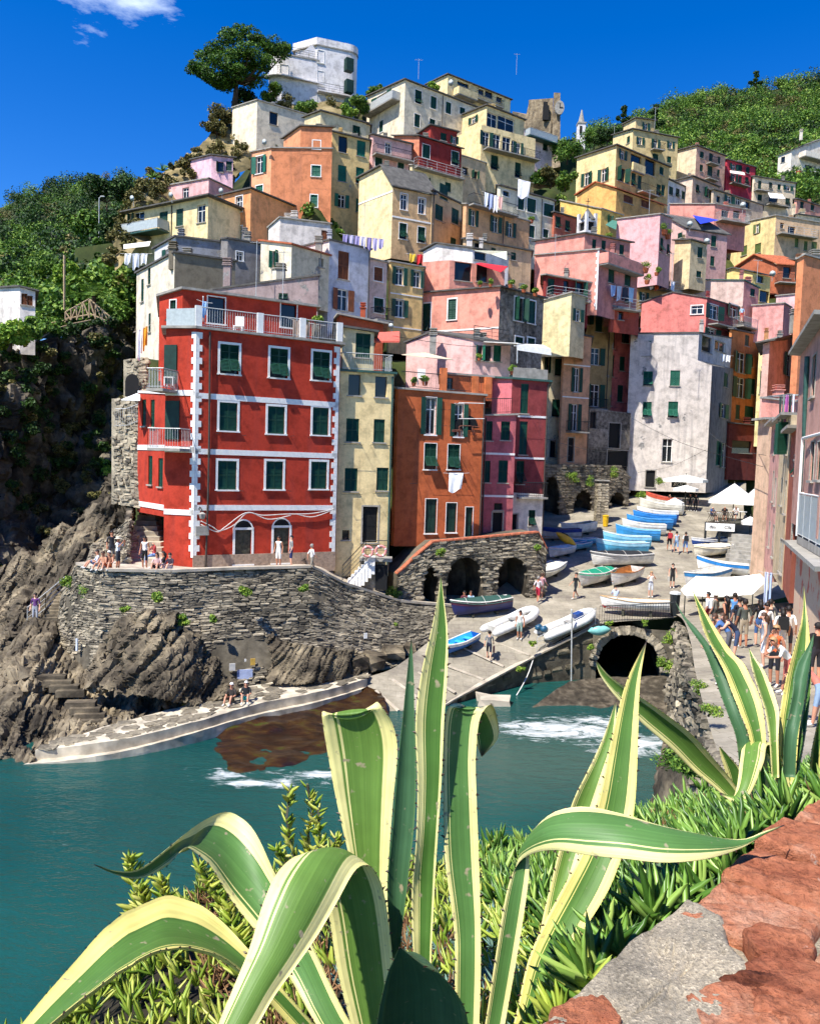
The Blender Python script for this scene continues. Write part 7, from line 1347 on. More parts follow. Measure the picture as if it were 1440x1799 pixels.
for i,(x,y,D)in enumerate(((1255,912,67),(1278,908,68.5),(1300,906,70))):
 P=at(x,y,D);P.z=dl.z+z_;o=empty('cafe_table',P,('cafe table at the deck corner above the banner','middle cafe table under the large parasol','cafe table at the back of the deck')[i],'table','cafe tables');mb=MB();mb.box((0,0,.74),(.8,.8,.04));mb.build('table_top',M_WHITE,o);mb=MB();mb.tube([(0,0,0),(0,0,.72)],.04);mb.build('leg',M_IRON,o)
ds=empty('deck_stairs',at(1300,985,62),'grey stone stairs right of the restaurant deck','steps')
for k in range(8):f=k/7;q0,q1=at(1280+6*f,988-50*f,60.5+4*f),at(1325-3*f,990-50*f,59.5+4*f);z=q0.z;mb=MB();q=[Vector((q0.x,q0.y,z)),Vector((q1.x,q1.y,z)),Vector((q1.x,q1.y+.8,z)),Vector((q0.x,q0.y+.8,z))];mb.hexa([v-ds.location-Vector((0,0,.6))for v in q],[v-ds.location for v in q]);mb.build('step',M_CONC,ds)
tn=empty('boat_tent',at(1270,1045,45.5),'long white tarpaulin tent stretched over a boat by the lane','tent');tl=Vector(tn.location)
r0,r1=at(1222,1012,47)-tl,at(1335,1008,46.5)-tl;f0,f1=at(1203,1046,45)-tl,at(1322,1044,44.5)-tl;k0,k1=at(1235,1022,49)-tl,at(1345,1022,48.5)-tl;ml=at(1195,1036,46)-tl;mr_=at(1347,1020,46.3)-tl
mb=MB();n_=12
def sag(a,b,t,s):v=a.lerp(b,t);return v-Vector((0,0,s*math.sin(t*math.pi)))
for i in range(n_):
 t0,t1=i/n_,(i+1)/n_;mb.poly([sag(r0,r1,t0,.12),sag(r0,r1,t1,.12),sag(f0,f1,t1,.1),sag(f0,f1,t0,.1)]);mb.poly([sag(r0,r1,t0,.12),sag(k0,k1,t0,.1),sag(k0,k1,t1,.1),sag(r0,r1,t1,.12)])
mb.poly([r0,f0,ml]);mb.poly([r0,ml,k0]);mb.poly([r1,mr_,f1]);mb.poly([r1,k1,mr_]);mb.build('canopy',plain('canvas','#eeeae2'),tn);mb=MB()
for v in(f0,f1,k0,k1):mb=MB();mb.tube([v,Vector((v.x,v.y,v.z-1.5))],.03);mb.build('post',M_IRON,tn)
boat('white hull with black waterline under the white tent',(1206,1058),(1300,1052),'#e6e3da','#ddd9ce','#c8c2b4',H=.7)
for x,y,w,h,colr,lb,nm in((1063,925,.52,1.05,'#e3b41e','yellow wheeled bin beside the stone pillar','litter_bin'),(1184,1082,.6,1.5,'#23282a','black bin at the end of the bridge railing','litter_bin')):
 P=ground_at(x,y);o=empty(nm,P,lb,'bin');mb=MB();mb.tube([(0,0,0),(0,0,.05),(0,0,h*.86),(0,0,h*.88)],[w*.38,w*.42,w*.52,w*.5],8);mb.build('body',paint(colr),o);mb=MB();mb.tube([(0,0,h*.88),(0,0,h*.95),(0,0,h)],[w*.58,w*.56,w*.2],8);mb.build('lid',paint(colr if colr!='#23282a' else '#c9ccca'),o)
br_=empty('bridge_railing',at(1050,1085,47.5),'iron railing on the bridge in front of the red and white boat','railing');railing(br_,Vector(br_.location),[at(1052,1094,47.6),at(1110,1092,47.2),at(1182,1088,46.7)],1.0,'bars',M_IRON)
qr=empty('quay_railing',at(960,1150,47),'sparse pipe railing along the slipway edge','railing');railing(qr,Vector(qr.location),[at(942,1150,46.4),at(985,1130,47),at(1030,1107,47.5),at(1045,1098,47.5)],1.0,'rails',M_RAIL)
M_ROPE=plain('rope','#d9d6cf',.8)
for i,(pts,lb)in enumerate((([(937,1157,46.2),(925,1190,45),(905,1225,43.5),(885,1250,42),(850,1253,41.5)],'white mooring rope hanging from the quay into the water'),([(497,1228,40.3),(515,1252,39.4),(540,1268,38.8),(570,1273,38.6),(600,1270,39)],'white rope looping over the algae covered ramp'))):tag(cable('mooring_rope',[at(*p)for p in pts],.03,M_ROPE),lb,'rope')
bo_=link('mooring_block',STONES[2],None,M_QUAYC,Matrix.Translation(at(865,1238,42)+Vector((0,0,-.2)))@Matrix.Diagonal((1.7,1.4,1.3,1)));tag(bo_,'pale concrete mooring block at the foot of the quay','block')
tag(cable('quay_pole',[at(1003,1215,46.5),at(1004,1120,46.5),at(1004,1070,46.5)],.05,M_RAIL),'tall thin metal pole standing against the quay wall','pole')
tag(cable('drift_log',[at(965,1252,42.8),at(1000,1246,43),at(1040,1236,43.6)],.12,M_WOODOLD),'dark log lying on the gravel of the stream','log')
# trees, shrubs, hanging plants
HG=[lin('#101c0a'),lin('#22380f'),lin('#3b5a1b'),lin('#64802c')]
M_LFD=leaf_mat('dark_foliage',[lin('#0e1a0a'),lin('#1d3312'),lin('#31501c'),lin('#4c6a26')],.6,.15,.12)
M_LFM=leaf_mat('mid_foliage',[lin('#1f3612'),lin('#3d5f1e'),lin('#64892f'),lin('#97ac48')],.6,.2,.1)
M_LFB=leaf_mat('bright_foliage',[lin('#32521a'),lin('#5c8426'),lin('#8cab3a'),lin('#b9c458')],.55,.2,.5)
M_LFO=leaf_mat('olive_foliage',[lin('#2b2c16'),lin('#4f4d27'),lin('#757038'),lin('#97895a')],.7,.1,.4)
M_BARK=plain('bark','#4a3a2c',.95,var=.35,scale=3,bmp=.8)
def crowns(centers,radii,seed,k=5,spread=.62,flat=.7):
 g=np.random.default_rng(seed);C_,R_=[],[]
 for c,r in zip(centers,radii):
  for i in range(k):
   d=g.normal(size=3);d/=np.linalg.norm(d);d[2]*=flat;C_.append(np.array(c)+d*r*spread*g.uniform(.4,1));R_.append(r*g.uniform(.4,.62))
 return C_,R_
def wood(name,label,G,n,rmin,rmax,mat,seed,per=34,leaf=.2,vmin=0,vmax=1,k=5,prob=None):
 g=np.random.default_rng(seed);nr,nc=G.shape[:2];C_,R_=[],[]
 while len(C_)<n:
  i,j=g.integers(int(vmin*nr),max(int(vmin*nr)+1,int(vmax*nr))),g.integers(0,nc);P=G[i,j]
  if prob is not None and not prob(P,g):continue
  r=g.uniform(rmin,rmax)*(.7+P[1]/400);C_.append(P+np.array([g.uniform(-1,1),g.uniform(-1,1),r*.45]));R_.append(r)
 c2,r2=crowns(C_,R_,seed+1,k);o=foliage(name,c2,r2,per,leaf,mat,None,seed+2);return tag(o,label,'woodland',None,'stuff')
wood('woodland','dense dark wood covering the hill at the left',GL,230,2.2,4.4,M_LFD,3,64,.75,0,.78)
wood('woodland','sunlit green trees mixed through the hill at the left',GL,260,1.8,3.6,M_LFM,7,64,.62,0,.9)
wood('scrub','dry olive scrub on the hill at the left',GL,130,1.2,2.6,M_LFO,9,54,.5,0,.9)
wood('scrub','lighter green scrub in the fold of the hill at the left',GL,260,1.2,2.6,M_LFM,13,60,.48,.3,1)
wood('bushes','bushes along the edge of the ravine at the left',GL,110,.6,1.3,M_LFM,17,50,.4,.72,.97)
wood('woodland','green wooded slope on the hill at the right',GRt,620,1.8,4.2,M_LFM,5,70,.62)
wood('woodland','darker trees scattered over the hill at the right',GRt,240,1.6,3.6,M_LFD,25,60,.6)
wood('scrub','bright green scrub at the foot of the hill at the right',GRt,260,1.2,2.8,M_LFO,27,50,.5)
wood('scrub','dry shrubs on the rocky crest below the pine',GC,150,.4,1.2,M_LFO,33,60,.3,0,.9)
wood('cliff_plants','dark plants clinging to the ravine cliff',GV,170,.4,1.2,M_LFD,41,46,.3,0,.7)
wood('cliff_plants','olive dry plants on the ravine cliff',GV,170,.3,.9,M_LFO,43,46,.26,0,.95)
wood('cliff_plants','bright shrubs on the right of the ravine',GV[:,175:],34,.4,.9,M_LFB,45,70,.26,.3,.85)
sl=np.stack([xs_,ys_,ZV],-1)
wood('gardens','garden greenery between the upper houses',sl,330,.6,1.5,M_LFM,51,46,.36,.2,1,prob=lambda P,g:P[2]>14)
def tree(name,label,foot,clumps,rad,mat,per,leaf,trunk_r,seed,cat='tree',squash=.8,group=None,limbs=True):
 root=empty(name,foot,label,cat,group);F=Vector(foot);g=random.Random(seed);mb=MB();c0=sum((Vector(c)for c in clumps),Vector())/len(clumps);fork=F.lerp(c0,.5);mb.tube([F-F,(fork-F)*.5+Vector((g.uniform(-.1,.1),0,0)),fork-F],[trunk_r,trunk_r*.8,trunk_r*.62],8)
 if limbs:
  for c in clumps:c=Vector(c);m_=fork.lerp(c,.5)+Vector((0,0,-.15*(c-fork).length));mb.tube([fork-F,m_-F,c-F],[trunk_r*.45,trunk_r*.28,trunk_r*.1],6)
 mb.build('trunk',M_BARK,root,True);c2,r2=crowns([np.array(Vector(c)-F)for c in clumps],[rad*g.uniform(.8,1.2)for _ in clumps],seed,5,.6);foliage('crown',c2,r2,per,leaf,mat,root,seed,squash=squash);return root
A_=lambda x,y,d:at(*cv('A',x,y),d)
pc=[(450,260,0),(500,200,1),(560,150,0),(630,110,1),(700,90,2),(760,120,1),(820,160,2),(560,240,-2),(640,200,-2),(720,180,-2),(780,230,-1),(520,300,-1),(600,330,-1),(860,170,3),(920,170,4),(700,260,0),(460,300,1),(650,270,-2.4),(740,330,2),(585,370,1)]
tree('umbrella_pine','big dark umbrella pine on the ridge left of the white tower',A_(635,470,109),[A_(x,y,109+d)for x,y,d in pc],2.1,leaf_mat('pine_needles',[lin('#16260c'),lin('#2b4714'),lin('#48701e'),lin('#78982f')],.6,.2,.35),240,.3,.42,5,squash=.62)
for x,y,d,r,m,lb in((570,520,104,1.6,M_LFO,'grey green olive tree on the crest left of the cream block'),(545,590,103,1.3,M_LFO,'lower olive bush on the rocky crest'),(830,400,112,1.5,M_LFM,'shrub in front of the white tower wing'),(1020,470,111,1.6,M_LFM,'round shrub below the white tower'),(1290,460,114,1.7,M_LFM,'leafy tree right of the white tower'),(1380,385,118,1.2,M_LFM,'small bush by the grey roof beside the tower'),(1240,500,108,1.1,M_LFB,'low hedge bush above the pale yellow cottage'),(700,420,113,1.6,M_LFD,'dark bush at the foot of the pine')):
 c=A_(x,y,d);g=random.Random(x);tree('tree',lb,c-Vector((0,0,r*.9)),[c+Vector((g.uniform(-.7,.7)*r,g.uniform(-.5,.5)*r,g.uniform(-.5,.5)*r))for _ in range(7)],r*.7,m,70,.3,.12,x,'tree',group='trees on the ridge')
for x,y,d,r,m,lb in((190,345,150,4.0,M_LFD,'broad dark pine above the left lamp post'),(165,395,125,3.0,M_LFM,'rounded tree behind the left lamp post'),(60,470,100,2.6,M_LFM,'leafy tree above the small white cottage'),(210,400,100,2.4,M_LFD,'dark tree touching the yellow house'),(120,480,84,1.4,M_LFB,'bright bush by the wooden pole'),(95,555,78,1.5,M_LFB,'bush before the small white cottage'),(45,582,63,1.3,M_LFM,'green bush at the ravine edge'),(15,590,62.5,1.3,M_LFB,'bush under the left cottage wall'),(72,575,64,1.0,M_LFM,'bush at the cottage corner')):
 c=at(x,y,d);g=random.Random(x);tree('tree',lb,c-Vector((0,0,r*.9)),[c+Vector((g.uniform(-.8,.8)*r,g.uniform(-.5,.5)*r,g.uniform(-.4,.5)*r))for _ in range(8)],r*.65,m,70,.34 if d<110 else .6,.18,x,'tree',group='trees on the left hillside')
B_=lambda x,y,d:at(*cv('B',x,y),d)
for x,y,d,r,m,lb in((1130,530,124,2.0,M_LFM,'tree below the ruined castle tower'),(1190,560,122,2.0,M_LFM,'tree right of the pinkish white house'),(1100,700,112,1.5,M_LFO,'shrubs on the slope below the castle'),(1180,720,110,1.4,M_LFM,'bush beside the peach gable'),(1040,690,113,1.3,M_LFM,'bush under the white terrace'),(1330,485,160,2.5,M_LFM,'tree right of the church steeple'),(1400,480,158,2.4,M_LFD,'dark tree left of the stepped yellow house'),(480,215,118,.7,M_LFB,'small palm on the roof of the long cream house')):
 c=B_(x,y,d);g=random.Random(x);tree('tree',lb,c-Vector((0,0,r*.9)),[c+Vector((g.uniform(-.8,.8)*r,g.uniform(-.5,.5)*r,g.uniform(-.4,.5)*r))for _ in range(7)],r*.7,m,70,.32,.12,x,'tree',group='trees on the upper slope')
for x,y,d,r,lb in((1328,138,290,2.2,'bare pointed conifer on the right skyline'),(1095,200,175,1.5,'windswept pine on the skyline left of the yellow house'),(1150,205,200,2.4,'pine behind the stepped yellow house')):
 c=at(x,y,d);tree('tree',lb,c-Vector((0,0,r*2.2)),[c+Vector((0,0,r*k*.8))for k in(-1,-.2,.6,1.2)]+[c+Vector((s*r*.7,0,-.6*r))for s in(-1,1)],r*.5,M_LFD,60,.5,.25,x,'tree')
M_WP=leaf_mat('wall_plant',[lin('#2f4a18'),lin('#55782a'),lin('#85a338'),lin('#b5bd52')],.55,.2,.8)
for x,y,D,r,lb in((155,1045,41.6,.72,'large green bush on the corner of the retaining wall'),(120,1020,43,.45,'yellow green bush left of the corner bush'),(276,1052,39.6,.5,'round green plant on the wall below the steps people'),(425,1040,41.2,.5,'leafy plant on the wall below the first door'),(530,1033,42.9,.42,'leafy plant on the wall below the second door'),(325,1090,38.9,.4,'dark plant above the layered rock'),(246,1125,38.2,.45,'pale green plant on the layered rock'),(220,1070,39.3,.3,'small plant beside the wall corner'),(378,1088,40.2,.3,'small tuft in the middle of the wall'),(693,1098,46.8,.3,'grass tuft on the wall near the slipway'),(775,970,49.2,.5,'plant trailing over the brick coping'),(690,1040,49,.6,'green shrub by the arched wall foot'),(945,965,52,.4,'plant on the corner of the arched wall'),(935,1130,45.8,.25,'fern on the quay wall'),(915,1175,44.5,.3,'tuft low on the quay wall'),(1038,1140,46.8,.3,'plant at the tunnel edge'),(1178,1120,45.4,.75,'tall shrub beside the tunnel mouth'),(1172,1165,44,.7,'lower half shrub hanging beside the tunnel'),(1070,1098,46.7,.3,'fern on the bridge arch'),(1130,1095,46.5,.25,'small plant at the top of the arch'),(1250,1250,18.5,.35,'yellow green plant on the rubble below the lane'),(1228,1210,23,.35,'plant on the lane wall'),(1180,1330,12,.32,'dark green bush above the ice plants'),(1205,1345,11,.3,'dark green bush beside the second agave'),(1010,838,77,.9,'prickly pear clump hanging over the vault'),(1040,845,77.5,.7,'green plant left of the pillar on the vault'),(1075,830,78.5,.8,'plant on top of the vault by the white house'),(1130,868,83,.9,'green bush by the white house wall'),(1160,845,84,.6,'potted greenery by the cafe')):
 c=at(x,y,D);g=random.Random(x*3+y);o=empty('wall_plant',c-Vector((0,0,r*.5)),lb,'plant','plants on the walls');loc=Vector(o.location);c2,r2=crowns([np.array(c-loc+Vector((g.uniform(-.5,.5)*r,-.1*r,g.uniform(-.3,.4)*r)))for _ in range(3)],[r*.7]*3,x,4,.6);foliage('leaves',c2,r2,60,.11 if D>30 else .05,M_WP if y<1300 else M_LFM,o,x);mb=MB();mb.tube([(0,.2,0),(0,0,r*.5)],.03,5);mb.build('stem',M_BARK,o)
def palm(label,P,n,L_,seed):
 root=empty('palm',P,label,'palm');g=random.Random(seed);mb=MB();mb.tube([(0,0,-1.5),(0,0,0)],[.25,.2],8);mb.build('trunk',M_BARK,root)
 for i in range(n):
  a=g.uniform(0,6.28);el=g.uniform(.25,1.3);d=Vector((math.cos(a)*math.cos(el),math.sin(a)*math.cos(el),math.sin(el)));side=d.cross(Vector((0,0,1))).normalized();f=MB()
  pts=[d*L_*t+Vector((0,0,-L_*.55*t*t))for t in np.linspace(0,1,9)];f.tube(pts,.02,4)
  for k in range(1,9):
   for s in(1,-1):
    for q in(0,.5):p=pts[k-1].lerp(pts[k],q);e=p+side*s*L_*.28*math.sin((k/9)*2.6+.3)+d*.25*L_*.3-Vector((0,0,.12));w=(pts[k]-pts[k-1])*.22;f.poly([p,p+w,e])
  f.build('frond',M_LFM,root)
palm('small palm with feathery fronds above the log fence',at(165,520,76),22,2.6,5)
for i,(x,y,D)in enumerate(((268,312,93),(285,300,95),(250,330,91),(300,296,97))):
 P=at(x,y,D);root=empty('crest_agave',P,('prickly plant at the left end of the crest skyline','spiky plant on the crest beside the lilac house','lowest spiky plant on the crest','spiky plant highest on the crest line')[i],'plant','spiky plants on the crest')
 for k in range(14):a=k*2.4;el=.3+(k%4)*.3;d=Vector((math.cos(a)*math.cos(el),math.sin(a)*math.cos(el),math.sin(el)));s=d.cross(Vector((0,0,1))).normalized()*.09;mb=MB();mb.add([-s,s,d*1.1+Vector((0,0,-.05)),d*.5+Vector((0,0,.08))],[(0,1,3),(0,3,2),(1,2,3),(0,2,1)]);mb.build('leaf',M_LFM,root)
lf=empty('log_fence',at(150,550,75),'rustic zigzag log fence on the ravine path','fence');M_LOG=plain('log','#b39a78',.9,var=.2);lp=Vector(lf.location)
for k,(xa,ya,xb,yb)in enumerate(((115,548,157,525),(157,525,200,562),(115,560,160,552),(160,552,198,568),(115,548,115,566),(125,543,125,562),(135,537,135,562),(146,531,146,560),(157,525,157,558),(168,534,168,560),(180,544,180,564),(192,555,192,568),(115,548,125,562),(125,562,135,537),(146,531,135,562),(146,531,157,558),(168,534,180,564),(157,525,168,560),(180,544,192,568))):mb=MB();mb.tube([at(xa,ya,75)-lp,at(xb,yb,75)-lp],.07,6);mb.build('log',M_LOG,lf)
for k,(pts)in enumerate(([(72,594,70),(95,578,71),(130,568,73),(160,562,74)],[(62,572,72),(100,565,73),(118,562,74)])):mb=MB();mb.tube([at(*p)-lp for p in pts],.06,5);mb.build('handrail',M_LOG,lf)
mb=MB();mb.tube([at(113,545,76),at(113,448,76)],.11,6);o=mb.build('utility_pole',M_LOG);tag(o,'wooden utility pole left of the palm','pole')
lo_=empty('lamp_post',at(174,390,110),'slim lamp post on the left hillside','lamp post');mb=MB();mb.tube([(0,0,-2),(0,0,3.2),(.3,0,3.4)],.07);mb.build('post',M_RAIL,lo_);mb=MB();mb.box((.45,0,3.4),(.5,.2,.12));mb.build('head',M_RAIL,lo_)
rk=empty('rock_steps',at(100,1060,45.5),'rough steps cut in the rock with an iron handrail','steps');rl=Vector(rk.location)
for k in range(9):f=k/8;P=at(78+40*f,1085-48*f,43.4+1.6*f);mb=MB();mb.box(P-rl+Vector((0,0,-.15)),(.95,.5,.35),Matrix.Rotation(.2,4,'Z'));mb.build('step',M_ROCKS,rk)
for k in range(6):f=k/5;P=at(72+30*f,1240+55*f,35.2-1.2*f);mb=MB();mb.box(P-rl+Vector((0,0,-.1)),(1.3,.5,.3),Matrix.Rotation(.15,4,'Z'));mb.build('step',M_ROCKS,rk)
for k in range(4):f=k/3;P=at(45+25*f,1190+28*f,38-1*f);mb=MB();mb.box(P-rl+Vector((0,0,-.1)),(1.3,.5,.3),Matrix.Rotation(.15,4,'Z'));mb.build('step',M_ROCKS,rk)
railing(rk,rl,[at(48,1098,43.2),at(80,1072,44.2),at(115,1042,45)],.95,'rails',M_RAIL)
for i,(c,x,y,D,r)in enumerate((('E',850,110,69.3,.35),('E',905,105,69.3,.4),('E',1010,105,69.6,.5),('E',1080,130,70.4,.5),('E',1140,150,71,.5),('E',560,610,52,.5),('E',500,625,51.6,.35),('E',845,495,62.6,.35),('E',1020,560,56.3,.45),('E',1150,590,56.9,.4),('C',620,830,93.5,1.0),('C',640,860,94,.8),('C',520,1030,84,.9),('C',530,1100,84,.7),('C',580,1060,84,.6),('D',1075,545,48.2,.5),('D',1010,550,47.6,.22),('B',1000,905,90,.6),('C',330,880,96,.7),('C',1330,525,160,1.2))):
 P=at(*cv(c,x,y),D);o=empty('potted_plant',P-Vector((0,0,r)),['leafy pot at the left of the coral roof terrace','second leafy pot on the coral roof terrace','bushy pot in the middle of the coral terrace rail','bushy pot near the stone corner of the coral terrace','last pot on the coral terrace edge','big pale succulent on the burnt orange terrace','small pale plant on the burnt orange terrace','potted plant on the pale pink terrace','long planter on the raspberry terrace','planter at the end of the raspberry terrace','creeper at the top of the pink stepped house','creeper lower on the pink stepped house','vine beside the washing below the pink house','vine hanging under the washing balcony','small vine by the white terrace rail','bush on the red house roof terrace','tiny pot on the red house roof terrace','yellow green bush by the pale cream house','bush below the bell turret','bush before the white hotel'][i],'potted plant','potted plants on terraces');mb=MB();mb.tube([(0,0,0),(0,0,r*.5),(0,0,r*.52)],[r*.3,r*.42,r*.38],8);mb.build('pot',M_TILE,o);c2,r2=crowns([np.array((0,0,r))],[r*.8],i,5,.6);foliage('leaves',c2,r2,70,.14,M_WP,o,i)
 # people: one skinned body per pose, clothes by slot
REST=dict(pel=(0,0,.96,.135,.105),wai=(0,0,1.12,.125,.09),che=(0,0,1.33,.155,.105),nec=(0,.01,1.48,.055,.055),hea=(0,-.01,1.58,.078,.085),top=(0,0,1.68,.082,.092))
def limbs(**k):
 """joint positions of the limbs; L and R may be posed one by one"""
 d=dict(shL=(.17,0,1.42),elL=(.24,.03,1.15),wrL=(.25,-.06,.93),haL=(.25,-.09,.85),hiL=(.09,0,.92),knL=(.1,-.02,.5),anL=(.1,.02,.09),toL=(.12,-.15,.04))
 for n in list(d):x,y,z=d[n];d[n[:2]+'R']=(-x,y,z)
 d.update(k);return d
RAD=dict(sh=(.062,.06),el=(.043,.043),wr=(.03,.026),ha=(.036,.02),hi=(.085,.09),kn=(.058,.062),an=(.038,.042),to=(.04,.03))
SLOT={'pel':2,'wai':1,'che':1,'nec':0,'hea':0,'top':0}
def pose_mesh(name,shift=None,**k):
 J=limbs(**{a:b for a,b in k.items()if a not in REST});T={n:list(v)for n,v in REST.items()}
 for n,v in k.items():
  if n in T:T[n][:3]=v
 names,co,rad,edges=[],[],[],[]
 def add(n,p,r,par=None):names.append(n);co.append(Vector(p));rad.append(r);(edges.append((names.index(par),len(names)-1))if par else None)
 pr=None
 for n in('pel','wai','che','nec','hea','top'):add(n,T[n][:3],T[n][3:],pr);pr=n
 for s in 'LR':
  for ch,root in((('sh','el','wr','ha'),'che'),(('hi','kn','an','to'),'pel')):
   pr=root
   for n in ch:add(n+s,J[n+s],RAD[n],pr);pr=n+s
  w,h=Vector(J['wr'+s]),Vector(J['ha'+s]);d=(h-w).normalized();sd=d.cross(Vector((0,1,.2))).normalized()
  for q,(o,ln)in enumerate(((-.027,.07),(-.009,.085),(.009,.08),(.027,.062))):add('f%d'%q+s,h+d*ln*.5+sd*o,(.009,.009),'ha'+s);add('g%d'%q+s,h+d*ln+sd*o*1.15+Vector((0,-.012,0)),(.007,.007),'f%d'%q+s)
  add('th'+s,w.lerp(h,.5)+sd*.045+Vector((0,-.02,0)),(.011,.011),'wr'+s);add('tt'+s,h+sd*.055+Vector((0,-.03,0)),(.008,.008),'th'+s)
 me=bpy.data.meshes.new(name);me.from_pydata(co,edges,[]);o=bpy.data.objects.new(name,me);COL.objects.link(o);m=o.modifiers.new('s','SKIN');sv=me.skin_vertices[0].data
 for i,r in enumerate(rad):sv[i].radius=r
 sv[0].use_root=True;m.use_smooth_shade=True;m2=o.modifiers.new('d','SUBSURF');m2.levels=1;dg=bpy.context.evaluated_depsgraph_get();out=bpy.data.meshes.new_from_object(o.evaluated_get(dg));bpy.data.objects.remove(o);out.name='body'
 C0=np.array([tuple(c)for c in co]);seg=[(a,b)for a,b in edges];P=np.array([tuple(p.center)for p in out.polygons]);best=np.full(len(P),9e9);idx=np.zeros(len(P),int)
 def slot_of(a,b,t):
  n=names[b];s=n[:2]
  if n in SLOT:return SLOT[n]if not(n=='wai' and t<.45)else 2
  return{'sh':1,'el':3,'wr':4,'ha':0,'hi':2,'kn':5,'an':6,'to':7}.get(s,0)
 for a,b in seg:
  d=C0[b]-C0[a];t=np.clip(((P-C0[a])@d)/(d@d+1e-9),0,1);ds=np.linalg.norm(P-C0[a]-t[:,None]*d,axis=1)-.5*(rad[a][0]*(1-t)+rad[b][0]*t);u=ds<best;best=np.where(u,ds,best);sl_=np.array([slot_of(a,b,q)for q in(0,1)]);idx=np.where(u,np.where(t<.45,sl_[0],sl_[1]),idx)
 out.polygons.foreach_set('material_index',idx.astype(np.int32));out.polygons.foreach_set('use_smooth',[True]*len(out.polygons))
 return out,Vector(T['hea'][:3]).lerp(Vector(T['top'][:3]),.55)
SITL=dict(pel=(0,0,.12),wai=(0,.03,.3),che=(0,0,.52),nec=(0,-.02,.68),hea=(0,-.05,.78),top=(0,-.05,.88),shL=(.17,0,.6),shR=(-.17,0,.6),elL=(.24,-.12,.38),elR=(-.24,-.12,.38),wrL=(.14,-.3,.34),wrR=(-.14,-.3,.34),haL=(.08,-.36,.36),haR=(-.08,-.36,.36),hiL=(.09,0,.1),hiR=(-.09,0,.1),knL=(.14,-.4,.42),knR=(-.14,-.42,.38),anL=(.14,-.62,.08),anR=(-.12,-.66,.08),toL=(.15,-.78,.04),toR=(-.13,-.82,.04))
def chair(d,h):return{n:(v[0],v[1],v[2]+h)if n[:2]not in('an','to','kn')else v for n,v in d.items()}
POSES={'stand':pose_mesh('b'),'walk':pose_mesh('b',knL=(.1,-.16,.52),anL=(.1,-.2,.1),toL=(.11,-.36,.06),knR=(-.1,.08,.5),anR=(-.1,.3,.16),toR=(-.11,.18,.06),elL=(.23,.14,1.17),wrL=(.23,.16,.95),haL=(.23,.15,.87),elR=(-.23,-.05,1.16),wrR=(-.23,-.22,1.0),haR=(-.23,-.28,.94)),'photo':pose_mesh('b',elL=(.28,-.16,1.25),wrL=(.1,-.32,1.48),haL=(.06,-.34,1.55),elR=(-.28,-.16,1.25),wrR=(-.1,-.32,1.48),haR=(-.06,-.34,1.55)),'lean':pose_mesh('b',pel=(0,.12,.95),wai=(0,.02,1.09),che=(0,-.14,1.24),nec=(0,-.28,1.33),hea=(0,-.36,1.4),top=(0,-.41,1.49),shL=(.17,-.2,1.3),shR=(-.17,-.2,1.3),elL=(.25,-.34,1.08),elR=(-.25,-.34,1.08),wrL=(.12,-.52,1.05),wrR=(-.12,-.52,1.05),haL=(.05,-.57,1.06),haR=(-.05,-.57,1.06),hiL=(.09,.12,.92),hiR=(-.09,.12,.92),knL=(.1,.06,.5),knR=(-.1,.1,.5)),'phone':pose_mesh('b',elR=(-.26,-.1,1.2),wrR=(-.12,-.28,1.34),haR=(-.07,-.28,1.42),hea=(0,-.04,1.58),top=(0,-.05,1.68)),'sit':pose_mesh('b',**SITL),'seat':pose_mesh('b',**dict(chair(SITL,.42),knL=(.12,-.42,.5),knR=(-.12,-.42,.5),anL=(.12,-.44,.08),anR=(-.12,-.42,.08),toL=(.13,-.6,.04),toR=(-.13,-.58,.04)))}
def _hair(long):
 mb=MB();n=12
 for i in range(6):
  for j in range(n):
   q=[]
   for a,b in((i,j),(i,j+1),(i+1,j+1),(i+1,j)):
    th,ph=a/6*2.0,b/n*2*math.pi;r=1.0;z=math.cos(th);y=math.sin(th)*math.sin(ph);x=math.sin(th)*math.cos(ph)
    if y<-.3:z=max(z,.38)
    q.append((x*.099,y*.112+.012,z*.125+.01-(.16*max(0,y)*max(0,-z+.3)if long else 0)))
   mb.poly(q)
 if long:mb.tube([(0,.08,.02),(0,.1,-.1),(0,.1,-.22),(0,.09,-.3)],[.085,.09,.07,.03],8)
 return mb.mesh('hair',True)
HAIR={0:_hair(False),1:_hair(True)}
mb=MB();mb.box((0,-.098,.012),(.13,.02,.03));GLAS=mb.mesh('sunglasses');mb=MB();mb.tube([(0,-.085,.03),(0,-.11,-.015),(0,-.09,-.03)],[.008,.014,.008],6);mb.box((.03,-.086,.02),(.022,.012,.01),mi=1);mb.box((-.03,-.086,.02),(.022,.012,.01),mi=1);mb.box((0,-.088,-.055),(.04,.012,.008),mi=2)
for s in(-1,1):mb.tube([(s*.088,0,.02),(s*.102,.01,.0),(s*.088,.01,-.03)],.014,5)
FACE=mb.mesh('face')
SKN=[plain('skin'+h,h,.55,var=.08)for h in('#c98f72','#b57a5c','#d9a488')];HRC={'d':plain('hair_dark','#1d1512',.6),'b':plain('hair_brown','#4a3020',.6),'y':plain('hair_blond','#a9855a',.6),'g':plain('hair_grey','#8a8680',.6),'w':plain('white_cap','#ecebe6',.7)}
def cloth(h):return plain('cloth'+h,h,.85,var=.12,scale=8)
